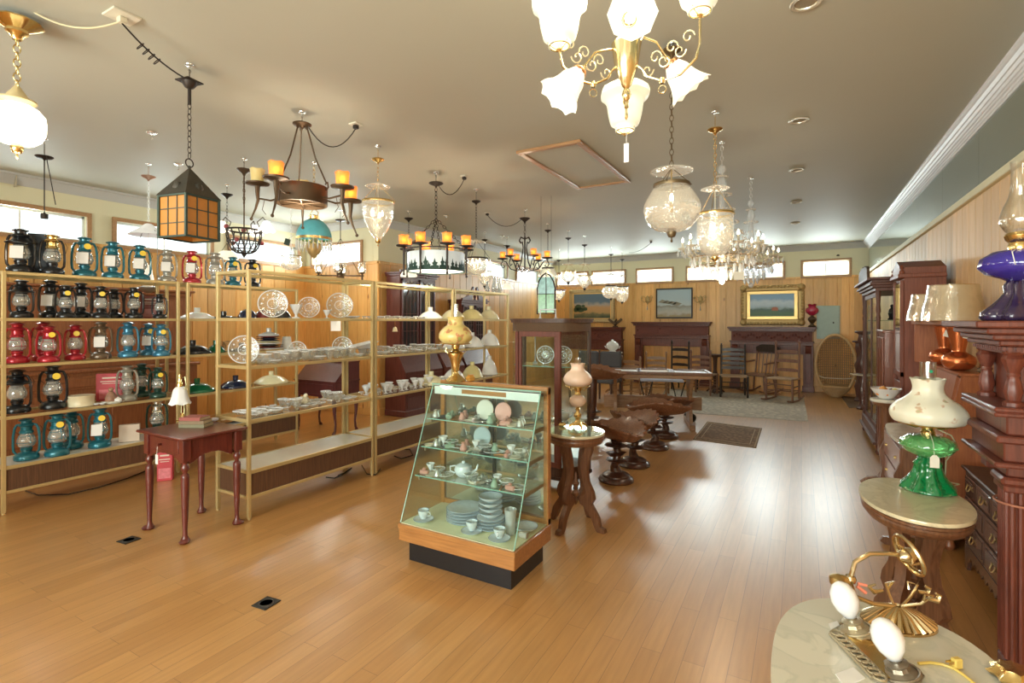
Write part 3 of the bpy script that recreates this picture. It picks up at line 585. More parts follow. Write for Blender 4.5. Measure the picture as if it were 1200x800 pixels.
put('goblet', goblet, (Xp, yx(347, Xp), ZS[3]+.001), 0, 'tall pressed glass goblet between the standing crystal plates', 'goblet', None, 1.15); put('goblet', goblet, (Xp, yx(383, Xp), ZS[3]+.001), 0, 'short pressed glass goblet left of the largest right crystal plate', 'goblet', None, .75)
scatter(3, yx(408, Xp), 3.88, ['dish'], 3, {'dish': 'flat clear dish on the upper shelf right of the standing plates'}, 'dishes right of the plates', 1, (.8, .9))
scatter(2, 2.72, 3.85, ['bowl', 'bowl', 'dish', 'bowl', 'bowl'], 36, {'bowl': 'cut crystal bowl crowded on the middle shelf of the nearest right unit', 'dish': 'flat crystal dish among bowls on the middle shelf of the nearest right unit'}, 'cut crystal crowding the middle shelf', 3, (.9, 1.15))
put('boat', boat, (Xp, yx(425, Xp), ZS[2]+.075), 1.5, 'flared square crystal tray at the right end of the crowded bowls', 'tray', None, 1); tag(MB().lathe([(.03, 0), (.05, .072), (.001, .073)], 12).build('crystal_riser', CRY, loc=(Xp, yx(425, Xp), ZS[2]+.001)), 'crystal block under the flared square tray', 'riser')
scatter(1, 2.62, 3.78, ['dish', 'salt', 'dish', 'bowl', 'dish'], 36, {'dish': 'oval glass dish on the waist high shelf of the nearest right unit', 'salt': 'small cut glass salt cellar on the waist high shelf of the nearest right unit', 'bowl': 'low glass bowl on the waist high shelf of the nearest right unit'}, 'glass on the waist high shelf', 3, (.8, 1.1))
def creamf():
    r = E('cream_ornament'); MB().lathe([(.05, 0), (.06, .02), (.045, .05), (.02, .06), (.001, .06)], 16, lobes=5, amp=.15).build('shell', mat('cream_bisque', (.75,.68,.5), .5), r); MB().ball(.03, .01, .07, .02, 10).build('bird', mat('cream_bisque', ()), r); return r
put('creamf', creamf, (Xp+.02, yx(353, Xp), ZS[1]+.035), 0, 'cream shell ornament standing among the waist high glass dishes', 'ornament')
scatter(3, YB2+.02, YB2+1.3, ['salt', 'dish', 'salt'], 22, {'salt': 'small crystal piece on the upper shelf of the middle right unit', 'dish': 'flat crystal dish on the upper shelf of the middle right unit'}, 'crystal on the upper shelf, middle unit', 2, (.7, .95))
scatter(2, YB2+.02, YB2+1.33, ['bowl', 'salt', 'dish'], 42, {'bowl': 'crystal bowl on the middle shelf of the middle right unit', 'salt': 'crystal salt cellar on the middle shelf of the middle right unit', 'dish': 'crystal dish on the middle shelf of the middle right unit'}, 'crystal on the middle shelf, middle unit', 3, (.8, 1))
scatter(1, YB2+.02, YB2+1.33, ['salt', 'goblet', 'goblet'], 45, {'salt': 'tiny crystal piece in dense rows on the waist high shelf, middle right unit', 'goblet': 'tiny crystal goblet in dense rows on the waist high shelf, middle right unit'}, 'dense crystal on the waist high shelf, middle unit', 3, (.75, 1))
# shades of unit 3
g = 'opal shades behind the glass case'
for i, (u, k, m, R, h, lab) in enumerate(((517, 3, WG, .15, .07, 'white cone shade left end of the upper shelf behind the brass case lamp'), (537, 3, CG, .16, .09, 'cream cone shade left of two on the upper shelf above the case lamp'), (562, 3, YG, .17, .1, 'straw yellow cone shade second on the upper shelf above the case lamp'), (588, 3, CG, .15, .1, 'cream cone shade at the right end of that upper shelf'),
    (549, 2, WG, .15, .11, 'white cone shade just right of the yellow lamp globe'), (571, 2, WG, .16, .11, 'white cone shade in the middle of the shelf beside the yellow lamp'), (592, 2, WG, .15, .13, 'tall white shade at the right end of the shelf beside the yellow lamp'),
    (522, 1, CG, .17, .08, 'cream shade half hidden left of the brass lamp base'), (549, 1, WG, .15, .11, 'white shade right of the brass lamp base on the case'), (570, 1, YG, .15, .12, 'straw yellow shade between white shades over the case'), (592, 1, WG, .12, .16, 'narrow tall white shade at the right end above the case'))):
    sh(u, -4.05, k, 'o%d%.2f%.2f' % (id(m) % 997, R, h), m, R, h*1.4, lab, g, y={517: 5.08, 522: 5.1, 537: 5.56, 549: 5.58, 562: 6.0, 571: 6.02, 570: 6.02, 588: 6.46, 592: 6.48}[u])
def chimney_glass():
    r = E('lamp_chimney'); MB().open_lathe([(.035, 0), (.036, .02), (.05, .06), (.045, .1), (.03, .17), (.027, .25)], 20, t=.002).build('glass', glass('frosty_chimney', (.95,.97,.97), .25, milk=.25), r); return r
for i, (u, s_) in enumerate(((571, .7), (583, 1), (595, .9), (604, .95), (614, .7))):
    put('chg', chimney_glass, (-4.06, yx(min(u, 594), -4.06)+.0+(i*.001), ZS[4]+.001) if u < 595 else (-3.95-.1*(i == 4), 6.6-.14*(i == 3), ZS[4]+.001), 0, ['small pale chimney at left', 'tall chimney second from left', 'chimney third from left', 'chimney fourth from left', 'small chimney at right'][i]+' standing on top of the unit behind the curio cabinet', 'lamp chimney', 'chimneys on top of the unit', s_)
tag(MB().at(rz=.9).box(-.045, .045, -.001, .001, -.05, .045).build('notice_card', PAPER, loc=(XB-.018, yx(395, XB)+.0, 1.555)), 'small white card hanging below the upper crystal shelf', 'card')
def bell():
    r = E('brass_bell'); MB().lathe([(.03, 0), (.025, .012), (.018, .04), (.008, .05), (.001, .052)], 16).build('bell', mat('pale_brass', (.8,.7,.45), .3, .7), r); MB().tube([(0, 0, .05), (0, 0, .115)], .002, 5).build('hanger', BRASS, r); return r
put('bell', bell, (XB-.013, yx(464, XB), ZS[3]-.14), 0, 'small brass bell hanging under the upper shelf of the middle unit', 'bell')
# ================================================================== hanging lamps
def hook(r, z=ZC, zc=None, m=None):
    """ceiling hook and two links down to the canopy"""
    b = MB(); b.lathe([(.03, 0), (.028, -.006), (.008, -.01), (.006, -.02)], 12, cz=0); b.tube([(0,0,-.018)]+[(.011*math.sin(a), 0, -.03-.011*math.cos(a+PI)*-1-.011) for a in [i*PI/5 for i in range(0, 9)]], .0025, 5)
    b.build('ceiling_hook', mat('bright_hook', (.75,.75,.73), .25, .8), r)
def canopy(r, z, m, R=.062, h=.045, zt=-.03):
    b = MB(); b.tube([(0, 0, zt), (0, 0, z)], .003, 5); b.lathe([(.004, -h-.012), (.012, -h), (.02, -h*.7), (R*.8, -.012), (R, 0), (R*.98, .006), (.006, .008)], 24, cz=z); b.build('canopy', m, r); return z-h-.01
def hang(name, u, d, zt=None, rz=0):
    p = pt(u, 376, d); r = E(name, (p.x, p.y, ZC), rz); return r
def cord(r, p0, p1, sag=.12, m=None, n=10):
    """swagged electric cord between two points, in the parent's space"""
    p0 = Vector(p0); p1 = Vector(p1); P = []
    for i in range(n+1):
        t = i/n; q = p0.lerp(p1, t); q.z -= sag*4*t*(1-t)*(.6+.8*t*(1 if p1.z > p0.z else 0)); P.append(q)
    MB().tube(P, .004, 6).build('cord', m or IRON, r)
def Z(v, d): return EYE+(376-v)*d/600-ZC          # height relative to ceiling
def smoke_bell(r, z, R, m=None):
    MB().open_lathe([(.012, .03), (.03, .022), (R*.6, .004), (R, -.012), (R*1.02, -.006)], 28, t=.002, cz=z, lobes=14, amp=.015).build('smoke_bell', m or RIB, r)
def jar(r, prof, z, band=BRASS, R=.14, m=None, bulbs=3, zb=None, rods=3, ztop=None, seg=28, lobes=0, amp=0):
    """glass body with a metal band, three rods up to the bell and lit candles inside"""
    MB().open_lathe(prof, seg, t=.003, cz=z, lobes=lobes, amp=amp).build('glass_body', m or RIB, r)
    MB().lathe([(R-.004, -.01), (R+.004, -.01), (R+.006, 0), (R+.004, .01), (R-.004, .01)], 28, cz=z, closed=True).build('band', band, r)
    if ztop is not None:
        b = MB()
        for k in range(rods): a = 2*PI*k/rods+.5; b = MB().tube([(R*math.cos(a), R*math.sin(a), z), ((R+.02)*math.cos(a), (R+.02)*math.sin(a), z+.005), (.015*math.cos(a), .015*math.sin(a), ztop)], .0025, 5); b.build('hanging_rod', band, r)
    zb = z-.12 if zb is None else zb
    c = MB().tube([(0, 0, ztop if ztop is not None else z), (0, 0, zb)], .004, 6).ball(0, 0, zb, .012, 8)
    for k in range(bulbs):
        a = 2*PI*k/bulbs; x, y = R*.35*math.cos(a)*(bulbs > 1), R*.35*math.sin(a)*(bulbs > 1)
        if bulbs > 1: c.tube([(0, 0, zb), (x*.6, y*.6, zb-.012), (x, y, zb+.01)], .003, 5)
        c.lathe([(.014, 0), (.01, .004), (.009, .05), (.001, .05)], 8, x, y, zb+.01)
    c.build('candle_cluster', mat('ivory_candle_tube', (.8,.75,.6), .5) if bulbs > 1 else ABRASS, r)
    for k in range(bulbs):
        a = 2*PI*k/bulbs; x, y = R*.35*math.cos(a)*(bulbs > 1), R*.35*math.sin(a)*(bulbs > 1)
        MB().lathe([(.006, 0), (.013, .016), (.011, .032), (.004, .05), (.001, .056)], 10, x, y, zb+.06).build('bulb', LIT, r)
def finial(r, z, m=BRASS, s=1):
    MB().lathe([(.001, -.07), (.006, -.065), (.008, -.058), (.004, -.05), (.005, -.04), (.02, -.035), (.028, -.02), (.03, .0), (.026, .012), (.03, .016), (.001, .018)], 14, cz=z).build('finial', m, r)
# a: opal schoolhouse globe, far left
def globe_lamp():
    d = 2.9; r = hang('globe_pendant', 20, d); hook(r)
    MB().lathe([(.02, -.14), (.028, -.12), (.05, -.1), (.05, -.085), (.1, -.055), (.115, -.045), (.11, -.035), (.02, -.03), (.005, -.0)], 28, lobes=10, amp=.04).build('canopy', BRASS, r)
    MB().chain((0, 0, -.13), (0, 0, -.41), .05, .016, .0035).build('chain', ABRASS, r)
    MB().lathe([(.001, -.38), (.012, -.4), (.03, -.43), (.045, -.45), (.05, -.47), (.085, -.478), (.088, -.488), (.08, -.492), (.001, -.49)], 24).build('fitter', mat('cream_fitter', (.75,.62,.35), .4, .3), r)
    z = Z(147, d); MB().lathe([(.07, .115), (.095, .1), (.125, .06), (.13, .02), (.128, -.03), (.11, -.07), (.075, -.1), (.03, -.108), (.001, -.108)], 12, cz=z).build('opal_globe', mat('lit_globe', (1,.97,.88), .3, emit=(1,.93,.75), es=1.0), r, smooth=20)
    finial(r, z-.12, BRASS); return tag(r, 'lit opal glass globe pendant on a chain, top left corner', 'pendant lamp')
globe_lamp()
# b: thin rod pendant far left
def rod_pendant():
    d = 4.87; r = hang('rod_pendant', 52, d); hook(r); z = canopy(r, Z(184, d), IRON, .07, .025)
    zl = Z(250, d); MB().tube([(0, 0, z+.02), (0, 0, zl)], .005, 6).build('rod', IRON, r); MB().lathe([(.03, -.05), (.03, -.005), (.01, .0), (.006, .01)], 14, cz=zl).build('socket', IRON, r)
    cord(r, (.07, -.01, Z(184, d)), (.1, .05, Z(240, d)), .0); return tag(r, 'thin dark rod pendant above the far left lanterns', 'pendant lamp')
rod_pendant()
# d: square amber lantern
def square_lantern():
    d = 3.46; r = hang('square_lantern', 222, d, rz=math.asin(SN)+PI/4+.45); hook(r)
    zc = Z(95, d); MB().box(-.06, .06, -.06, .06, zc-.008, zc, .002).lathe([(.01, -.055), (.028, -.045), (.045, -.02), (.05, -.004)], 16, cz=zc).build('canopy', IRON, r)
    MB().tube([(0, 0, zc-.05), (0, 0, zc-.16)], .011, 8).tube([(0,0,-.03), (0,0,zc)], .003, 5).build('stem', IRON, r); zr = Z(196, d)
    MB().chain((0, 0, zc-.15), (0, 0, zr+.06), .045, .013, .003).tube([(.028*math.cos(a), 0, zr+.028+.028*math.sin(a)) for a in [i*PI/7 for i in range(14)]], .004, 6, closed=True).build('chain', IRON, r)
    h = .122; ze, zb = Z(232, d), Z(281, d); e = h+.012
    b = MB(); b.add([(-e,-e,ze), (e,-e,ze), (e,e,ze), (-e,e,ze), (0,0,zr)], [(0,1,4), (1,2,4), (2,3,4), (3,0,4), (3,2,1,0)]); b.ball(0, 0, zr, .012, 8)
    b.build('roof', mat('verdigris_iron', (.06,.055,.045), .5, .5), r, smooth=0)
    b2 = MB()
    for k in range(4):
        q = Matrix.Rotation(k*PI/2, 4, 'Z'); b2.M = q @ Matrix.Translation((-.0, -h*.63, ze+.055)); b2.lathe([(.03, -.02), (.034, .0), (.025, .03), (.001, .04)], 12, sy=1); 
        b2 = b2 if False else b2; b2.build('roof_louvre', mat('verdigris_iron', ()), r); b2 = MB()
    G = mat('green_iron_frame', (.05,.08,.07), .5, .5)
    f = MB()
    for sx in (-1, 1):
        for sy in (-1, 1): f.cbox(sx*h, sy*h, (ze+zb)/2, .016, .016, ze-zb, .002)
    for zz in (ze-.006, zb+.006):
        for s_ in (-1, 1): f.cbox(0, s_*h, zz, 2*h, .014, .014, .002); f.cbox(s_*h, 0, zz, .014, 2*h, .014, .002)
    f.build('corner_frame', G, r)
    for k in range(4):
        w = MB(); w.M = Matrix.Rotation(k*PI/2, 4, 'Z'); w.box(-h+.005, h-.005, -h+.004, -h+.007, zb+.01, ze-.01)
        o = w.build('amber_pane', mat('amber_slag_glass', (.46,.18,.03), .45, emit=(.9,.4,.08), es=.03, var=.1, scale=25), r)
        g2 = MB(); g2.M = Matrix.Rotation(k*PI/2, 4, 'Z')
        for t in (-1/3, 1/3): g2.box(t*h-.003, t*h+.003, -h-.001, -h+.006, zb, ze); zz = (ze+zb)/2+t*(ze-zb)/2; g2.box(-h, h, -h-.001, -h+.006, zz-.003, zz+.003)
        g2.build('came_grid', G, r)
    return tag(r, 'square black iron lantern with amber glass panes and a pointed roof', 'pendant lamp')
square_lantern()
# outlet boxes and cords
def junction(x, y, sq=.07, lab=''):
    r = E('ceiling_outlet', (x, y, ZC)); MB().box(-sq, sq, -sq, sq, -.012, 0, .003).build('plate', mat('cream_plate', (.75,.72,.6), .5), r); MB().box(-.02, .02, -.02, .02, -.045, -.012, .004).build('plug', mat('cream_plug', (.7,.65,.5), .5) if sq > .05 else IRON, r); return tag(r, lab, 'outlet')
def swag(p0, p1, sag, m, lab, chain=False):
    par = {'globe': 'globe_pendant', 'amber': 'square_lantern', 'band': 'iron_band_chandelier', 'ring': 'ring_chandelier', 'scro': 'scrolled_iron_chandelier', 'far': 'bell_jar_lantern'}[lab]; CORDS.append((p0, p1, sag, m, chain, par))
def swag_(p0, p1, sag, m, chain, par):
    p0 = Vector(p0); p1 = Vector(p1); P = []
    for i in range(13): t = i/12; q = p0.lerp(p1, t); q.z -= sag*4*t*(1-t); P.append(q)
    b = MB().tube(P, .005, 6)
    if chain: 
        for i in range(3, 7): c = P[i]; b.tube([c+Vector((.03*math.cos(a), .012*math.sin(a), .02*math.sin(a)-.02)) for a in [j*PI/5 for j in range(10)]], .003, 5, closed=True)
    o = b.build('cord', m); P_ = [q for q in COL.objects if q.name.split('.')[0] == par][-1]; o.parent = P_; o.matrix_parent_inverse = P_.matrix_basis.inverted()
CORDS = []
J1 = at_z(143, 18, ZC); junction(J1.x, J1.y, .07, 'square cream ceiling outlet between globe pendant and amber lantern')
g0 = pt(30, 14, 2.9); c0 = pt(218, 94, 3.46); swag(g0+Vector((.05,0,0)), J1+Vector((0,0,-.03)), .07, mat('ivory_cord', (.7,.62,.4), .6), 'globe'); swag(J1+Vector((0,0,-.045)), c0+Vector((0,0,.01)), .03, IRON, 'amber', True)
J2 = at_z(417, 145, ZC); junction(J2.x, J2.y, .045, 'small ceiling outlet right of the iron band chandelier'); swag(J2+Vector((0,0,-.04)), pt(362, 150, 4.24), .16, IRON, 'band')
J3 = at_z(544, 206, ZC); junction(J3.x, J3.y, .035, 'small ceiling outlet right of the big ring chandelier'); swag(J3+Vector((0,0,-.04)), pt(513, 216, 5.97), .15, IRON, 'ring')
J4 = at_z(571, 249, ZC); junction(J4.x, J4.y, .035, 'small ceiling outlet left of the scrolled iron chandelier'); swag(J4+Vector((0,0,-.04)), pt(612, 256, 7.98), .15, IRON, 'scro')
J5 = at_z(763, 282, ZC); junction(J5.x, J5.y, .035, 'small far ceiling outlet right of the twin bell lanterns'); swag(J5+Vector((0,0,-.04)), pt(737, 296, 11.6), .06, IRON, 'far')
# f: iron band chandelier with candle cups
def candle(r, x, y, z, R=.05, h=.12, lit=True, plate=.085, m=IRON, drip=True):
    MB().lathe([(.012, -.02), (.02, -.012), (plate, .0), (plate+.004, .012), (plate*.9, .006), (.001, .006)], 20, x, y, z).build('drip_plate', m, r)
    b = MB(); b.open_lathe([(R*.9, .008), (R*.92, h*.5), (R, h*.9), (R*1.08, h)], 16, cx=x, cy=y, cz=z, t=.006, lobes=5, amp=.03, ruffle=.004); b.build('candle_glass', AMBER if lit else AMBERD, r)
    if lit: MB().ball(x, y, z+h*.55, R*.4, 10, 1.3).build('flame_bulb', mat('warm_bulb', (1,.8,.5), .5, emit=(1,.75,.4), es=9), r)
def band_chandelier():
    d = 4.24; r = hang('iron_band_chandelier', 354, d); hook(r); zc = canopy(r, Z(146, d), BRONZE, .075, .03)
    zt, zb = Z(219, d), Z(240, d); R = .2
    MB().open_lathe([(R, zb), (R, zt)], 36, t=.008).build('band', BRONZE, r)
    b = MB()
    for a in (0.3, 1.35, 2.4): b.tube([(R*math.cos(a), R*math.sin(a), zb+.01), (-R*math.cos(a), -R*math.sin(a), zb+.01)], .006, 6)
    b.build('cross_bars', BRONZE, r)
    for k in range(3):
        a = math.asin(SN)+PI/2*-.15+k*2*PI/3+.25; x, y = R*math.cos(a), R*math.sin(a)
        b = MB().tube([(x, y, zt-.03), (x*1.08, y*1.08, zt), (x*1.05, y*1.05, zt+.04), (x*.95, y*.95, zt+.02)], .007, 6).tube([(x, y, zt+.03), (x*.55, y*.55, (zt+zc)/2), (x*.2, y*.2, zc+.02)], .007, 6)
        b.tube([(x*.2+.015*math.cos(t), y*.2, zc+.02+.02*math.sin(t)) for t in [j*PI/4 for j in range(8)]], .004, 5, closed=True); b.build('suspension_rod', BRONZE, r)
    # arms given as (bearing around the band, lit)
    for k, lit in enumerate((False, True, True, True, False)):
        a = math.asin(SN)+(PI, -PI/2-.1, -.28, .35, PI*.62)[k]; ca, sa = math.cos(a), math.sin(a); q = .385 if k else .37
        zp = Z((216, 210, 224, 232, 216)[k], d)
        if k == 1: zp = Z(208, d-.35)-.02
        b = MB(); b.tube([(R*ca, R*sa, zb+.05), ((R+.06)*ca, (R+.06)*sa, zb+.035), ((q-.03)*ca, (q-.03)*sa, zb+.05), (q*ca, q*sa, zb+.05)], .008, 6)
        b.tube([(q*ca, q*sa, zp), (q*ca, q*sa, zp-.06), ((q-.005)*ca, (q-.005)*sa, zp-.13), ((q+.015)*ca, (q+.015)*sa, zp-.2), ((q+.05)*ca, (q+.05)*sa, zp-.28)], [.022, .018, .013, .009, .006], 8); b.ball((q+.05)*ca, (q+.05)*sa, zp-.285, .014, 8)
        b.tube([((q-.06)*ca, (q-.06)*sa, zb+.045), ((q-.04)*ca, (q-.04)*sa, zb-.04), ((q-.07)*ca, (q-.07)*sa, zb-.08)], .003, 5); b.build('arm', BRONZE, r)
        candle(r, q*ca, q*sa, zp, .055, .125, lit, .09, BRONZE)
    return tag(r, 'large brown iron band chandelier with five candle glasses on curled arms', 'chandelier')
band_chandelier()
# e: vine bowl chandelier with roses
def rose_chandelier():
    d = 5.46; r = hang('rose_basket_chandelier', 286, d); hook(r); zc = canopy(r, Z(199, d), BRONZE, .075, .06)
    z1, z2 = Z(270, d), Z(297, d); R = .17
    b = MB().tube([(0, 0, zc+.02), (0, 0, z2)], .008, 6); b.chain((0, 0, zc), (0, 0, zc-.3), .05, .014, .003); b.build('stem', BRONZE, r)
    b = MB()
    for k in range(14):
        a = k*2*PI/14; P = []
        for t in range(7): q = t/6; rr = R*math.cos(q*PI/2)**.6; P.append((rr*math.cos(a+q*.6), rr*math.sin(a+q*.6), z1+(z2-z1)*math.sin(q*PI/2)))
        b.tube(P, .007, 5)
    for q in (0, .33, .62): rr = R*math.cos(q*PI/2)**.6; b.ring(0, 0, z1+(z2-z1)*math.sin(q*PI/2), rr, .006 if q else .01, 28, 6)
    b.lathe([(.001, -.05), (.012, -.03), (.03, 0), (.04, .01), (.001, .012)], 12, cz=z2); b.build('leaf_basket', IRON, r)
    al = math.asin(SN)
    for k, a in enumerate((al+PI, al, al+PI/2)):
        ca, sa = math.cos(a), math.sin(a); q = .15
        b = MB().tube([(R*ca, R*sa, z1+.01), ((R-.03)*ca, (R-.03)*sa, z1+.09), ((R+.03)*ca, (R+.03)*sa, z1+.14), ((R+.07)*ca, (R+.07)*sa, z1+.09)], .006, 6); b.build('arm', BRONZE, r)
        MB().open_lathe([(.015, .05), (.03, .045), (.045, .01), (.07, -.03), (.085, -.06)], 18, t=.003, cx=(R+.07)*ca, cy=(R+.07)*sa, cz=z1+.05, lobes=6, amp=.06, ruffle=.01).build('tulip_shade', mat('lit_rose_shade', (1,.95,.85), .4, emit=(1,.9,.78), es=1.1), r)
        MB().ball((R+.07)*ca, (R+.07)*sa, z1+.03, .02, 10).build('bulb', LIT, r)
        MB().ball((R+.012)*ca*.8-.08*sa, (R+.012)*sa*.8+.08*ca, z1+.03, .026, 8).build('rose', mat('dusty_rose_enamel', (.28,.05,.06), .4), r)
    for k in range(3): a = al+.6+k*2.1; MB().ball(R*1.02*math.cos(a), R*1.02*math.sin(a), (z1+z2)/2, .024, 8).build('rose', mat('dusty_rose_enamel', ()), r)
    return tag(r, 'dark vine basket chandelier with pink roses and white tulip shades', 'chandelier')
rose_chandelier()
# c: pale hanging lamp with dome and side rods
def dome_lamp():
    d = 5.64; r = hang('dome_hall_lamp', 174, d); hook(r); PB = mat('pewter_metal', (.45,.43,.4), .35, .8); zc = canopy(r, Z(207, d), mat('rose_brass', (.6,.4,.3), .3, .8), .07, .04)
    zt = Z(262, d); MB().chain((0, 0, zc), (0, 0, zt+.02), .04, .01, .002).build('chain', mat('pale_metal', (.8,.8,.78), .3, .5), r)
    MB().open_lathe([(.02, zt), (.04, zt-.01), (.08, zt-.05), (.15, zt-.1), (.19, zt-.13)], 32, t=.003).build('dome_shade', mat('pale_opal', (.88,.88,.86), .25, emit=(1,1,1), es=.12), r)
    zb = Z(338, d)
    for s in (-1, 1): MB().tube([(s*.13, 0, zt-.08), (s*.185, 0, zt-.15), (s*.18, 0, zb+.1), (s*.1, 0, zb)], .004, 6).build('side_rod', PB, r)
    MB().lathe([(.02, zb-.05), (.09, zb-.01), (.1, zb+.01), (.05, zb+.03), (.001, zb+.03)], 20).build('font', PB, r)
    MB().open_lathe([(.035, zb+.05), (.05, zb+.1), (.035, zb+.18), (.03, zb+.26)], 16, t=.002).build('chimney', LITS, r); MB().tube([(0, 0, zt), (0, 0, zb)], .003, 5).build('cord', PB, r)
    return tag(r, 'pale hanging lamp with white dome shade left of the amber lantern', 'pendant lamp')
dome_lamp()
# n: clear font with hanging tag
def font_lamp():
    d = 6.3; r = hang('clear_bowl_pendant', 341, d); hook(r); zt = Z(300, d); MB().chain((0, 0, -.04), (0, 0, zt+.02), .05, .012, .0025).build('chain', mat('pale_metal', ()), r)
    MB().open_lathe([(.11, .0), (.115, -.01), (.105, -.03), (.125, -.08), (.12, -.12), (.08, -.16), (.03, -.175), (.001, -.176)], 28, t=.003, cz=zt).build('glass_bowl', RIB, r); MB().ring(0, 0, zt, .112, .005, 28, 6).build('rim_ring', ABRASS, r)
    for k in range(3): a = k*2.09; MB().tube([(.11*math.cos(a), .11*math.sin(a), zt), (0, 0, zt+.12)], .0025, 5).build('hanging_rod', ABRASS, r)
    MB().tube([(0, 0, zt+.1), (0, 0, zt-.06)], .004, 6).box(-.035, .035, -.01, .01, zt-.08, zt-.07).build('candle_holder', IRON, r)
    t = Z(283, d); MB().at(-.07, 0, t, rz=.5, ry=.3).box(-.035, .035, -.004, .004, -.04, .04, .001).tube([(0, 0, .04), (.05, 0, .1)], .0015, 4).build('dark_tag', mat('dark_green_tag', (.03,.06,.04), .5), r)
    return tag(r, 'clear glass bowl pendant with dark tag, left of the blue domed lamp', 'pendant lamp')
font_lamp()
# o: small pendant behind the roses
def small_back(u, d, vc, vl, lab):
    r = hang('parlour_pendant', u, d); hook(r); zc = canopy(r, Z(vc, d), IRON, .07, .05); zt = Z(vl, d)
    MB().chain((0, 0, zc), (0, 0, zt+.1), .05, .012, .0025).build('chain', IRON, r)
    for k in range(3): a = k*2.09; MB().tube([(.1*math.cos(a), .1*math.sin(a), zt-.05), (0, 0, zt+.12)], .003, 5).build('hanging_rod', IRON, r)
    MB().open_lathe([(.06, 0), (.1, -.03), (.13, -.08), (.13, -.1)], 24, t=.003, cz=zt+.02).build('glass_shade', LITS, r); return tag(r, lab, 'pendant lamp')
small_back(266, 6.5, 228, 296, 'pendant with white glass behind the rose basket chandelier')
# m: blue domed library lamp
def blue_lamp():
    d = 5.6; r = hang('blue_dome_library_lamp', 368, d); hook(r); z0 = Z(279, d)
    MB().chain((0, 0, -.04), (0, 0, z0+.33), .05, .014, .003).build('chain', ABRASS, r)
    for s in (-1, 1): MB().tube([(0, 0, z0+.33), (s*.07, 0, z0+.27), (s*.045, 0, z0+.2)], .005, 6).build('hanger_arm', BRASS, r)
    MB().open_lathe([(.05, .2), (.1, .18), (.15, .12), (.18, .05), (.182, .0)], 36, t=.004, cz=z0).build('blue_shade', mat('turquoise_glass', (.12,.48,.58), .3, var=.15, scale=20), r)
    MB().lathe([(.045, .25), (.06, .24), (.055, .21), (.065, .2), (.045, .2)], 24, cz=z0, closed=True).build('crown', BRASS, r)
    MB().lathe([(.178, -.02), (.188, -.02), (.188, .005), (.178, .005)], 36, cz=z0, closed=True).build('gallery_band', BRASS, r)
    for k in range(26):
        a = k*2*PI/26; MB().lathe([(.0005, -.14), (.007, -.125), (.009, -.1), (.005, -.04), (.003, -.02)], 6, .183*math.cos(a), .183*math.sin(a), z0).build('prism', CRY, r)
    MB().lathe([(.001, -.24), (.01, -.22), (.03, -.2), (.06, -.16), (.085, -.1), (.08, -.07), (.04, -.04), (.03, 0), (.001, .0)], 24, cz=z0, lobes=8, amp=.04).build('font', GOLDP, r)
    MB().ball(0, 0, z0+.05, .03, 10).build('bulb', LIT, r); return tag(r, 'hanging lamp with turquoise dome shade, gilt font and prisms', 'pendant lamp')
blue_lamp()
# farm trestle chandelier
def bar_chandelier():
    d = 8; r = hang('bar_chandelier', 399, d, rz=math.asin(SN)+.1); hook(r); zc = canopy(r, Z(258, d), IRON, .08, .02); za = Z(279, d); zb = Z(323, d)
    b = MB().tube([(0, 0, zc+.02), (0, 0, zb-.03)], .007, 6).lathe([(.001, -.08), (.05, -.05), (.06, 0), (.03, .05), (.05, .1), (.03, .16), (.006, .2)], 14, cz=zb); b.build('stem', BRONZE, r)
    for s in (-1, 1): MB().tube([(0, 0, za), (s*.3, 0, zb)], .004, 5).build('chain_rod', IRON, r)
    MB().tube([(-.36, 0, zb), (.36, 0, zb)], .011, 8).build('bar', BRONZE, r)
    for i, (x, y) in enumerate(((-.33, 0), (.33, 0), (.0, -.2), (0, .2))):
        b = MB().tube([(x, y, zb-.08), (x, y, zb+.04)], .014, 8).lathe([(.02, .03), (.05, .045), (.045, .05)], 12, x, y, zb)
        if y: b.tube([(0, 0, zb), (x, y, zb)], .01, 6)
        b.build('socket', BRONZE, r); MB().open_lathe([(.035, .05), (.06, .08), (.055, .14), (.05, .2), (.065, .23)], 18, t=.002, cx=x, cy=y, cz=zb, ruffle=.004).build('hurricane_glass', CHIM, r)
        MB().ball(x, y, zb+.1, .025, 10, 1.3).build('bulb', LIT, r)
    return tag(r, 'dark bar chandelier with clear hurricane glasses behind the right row shelves', 'chandelier')
bar_chandelier()
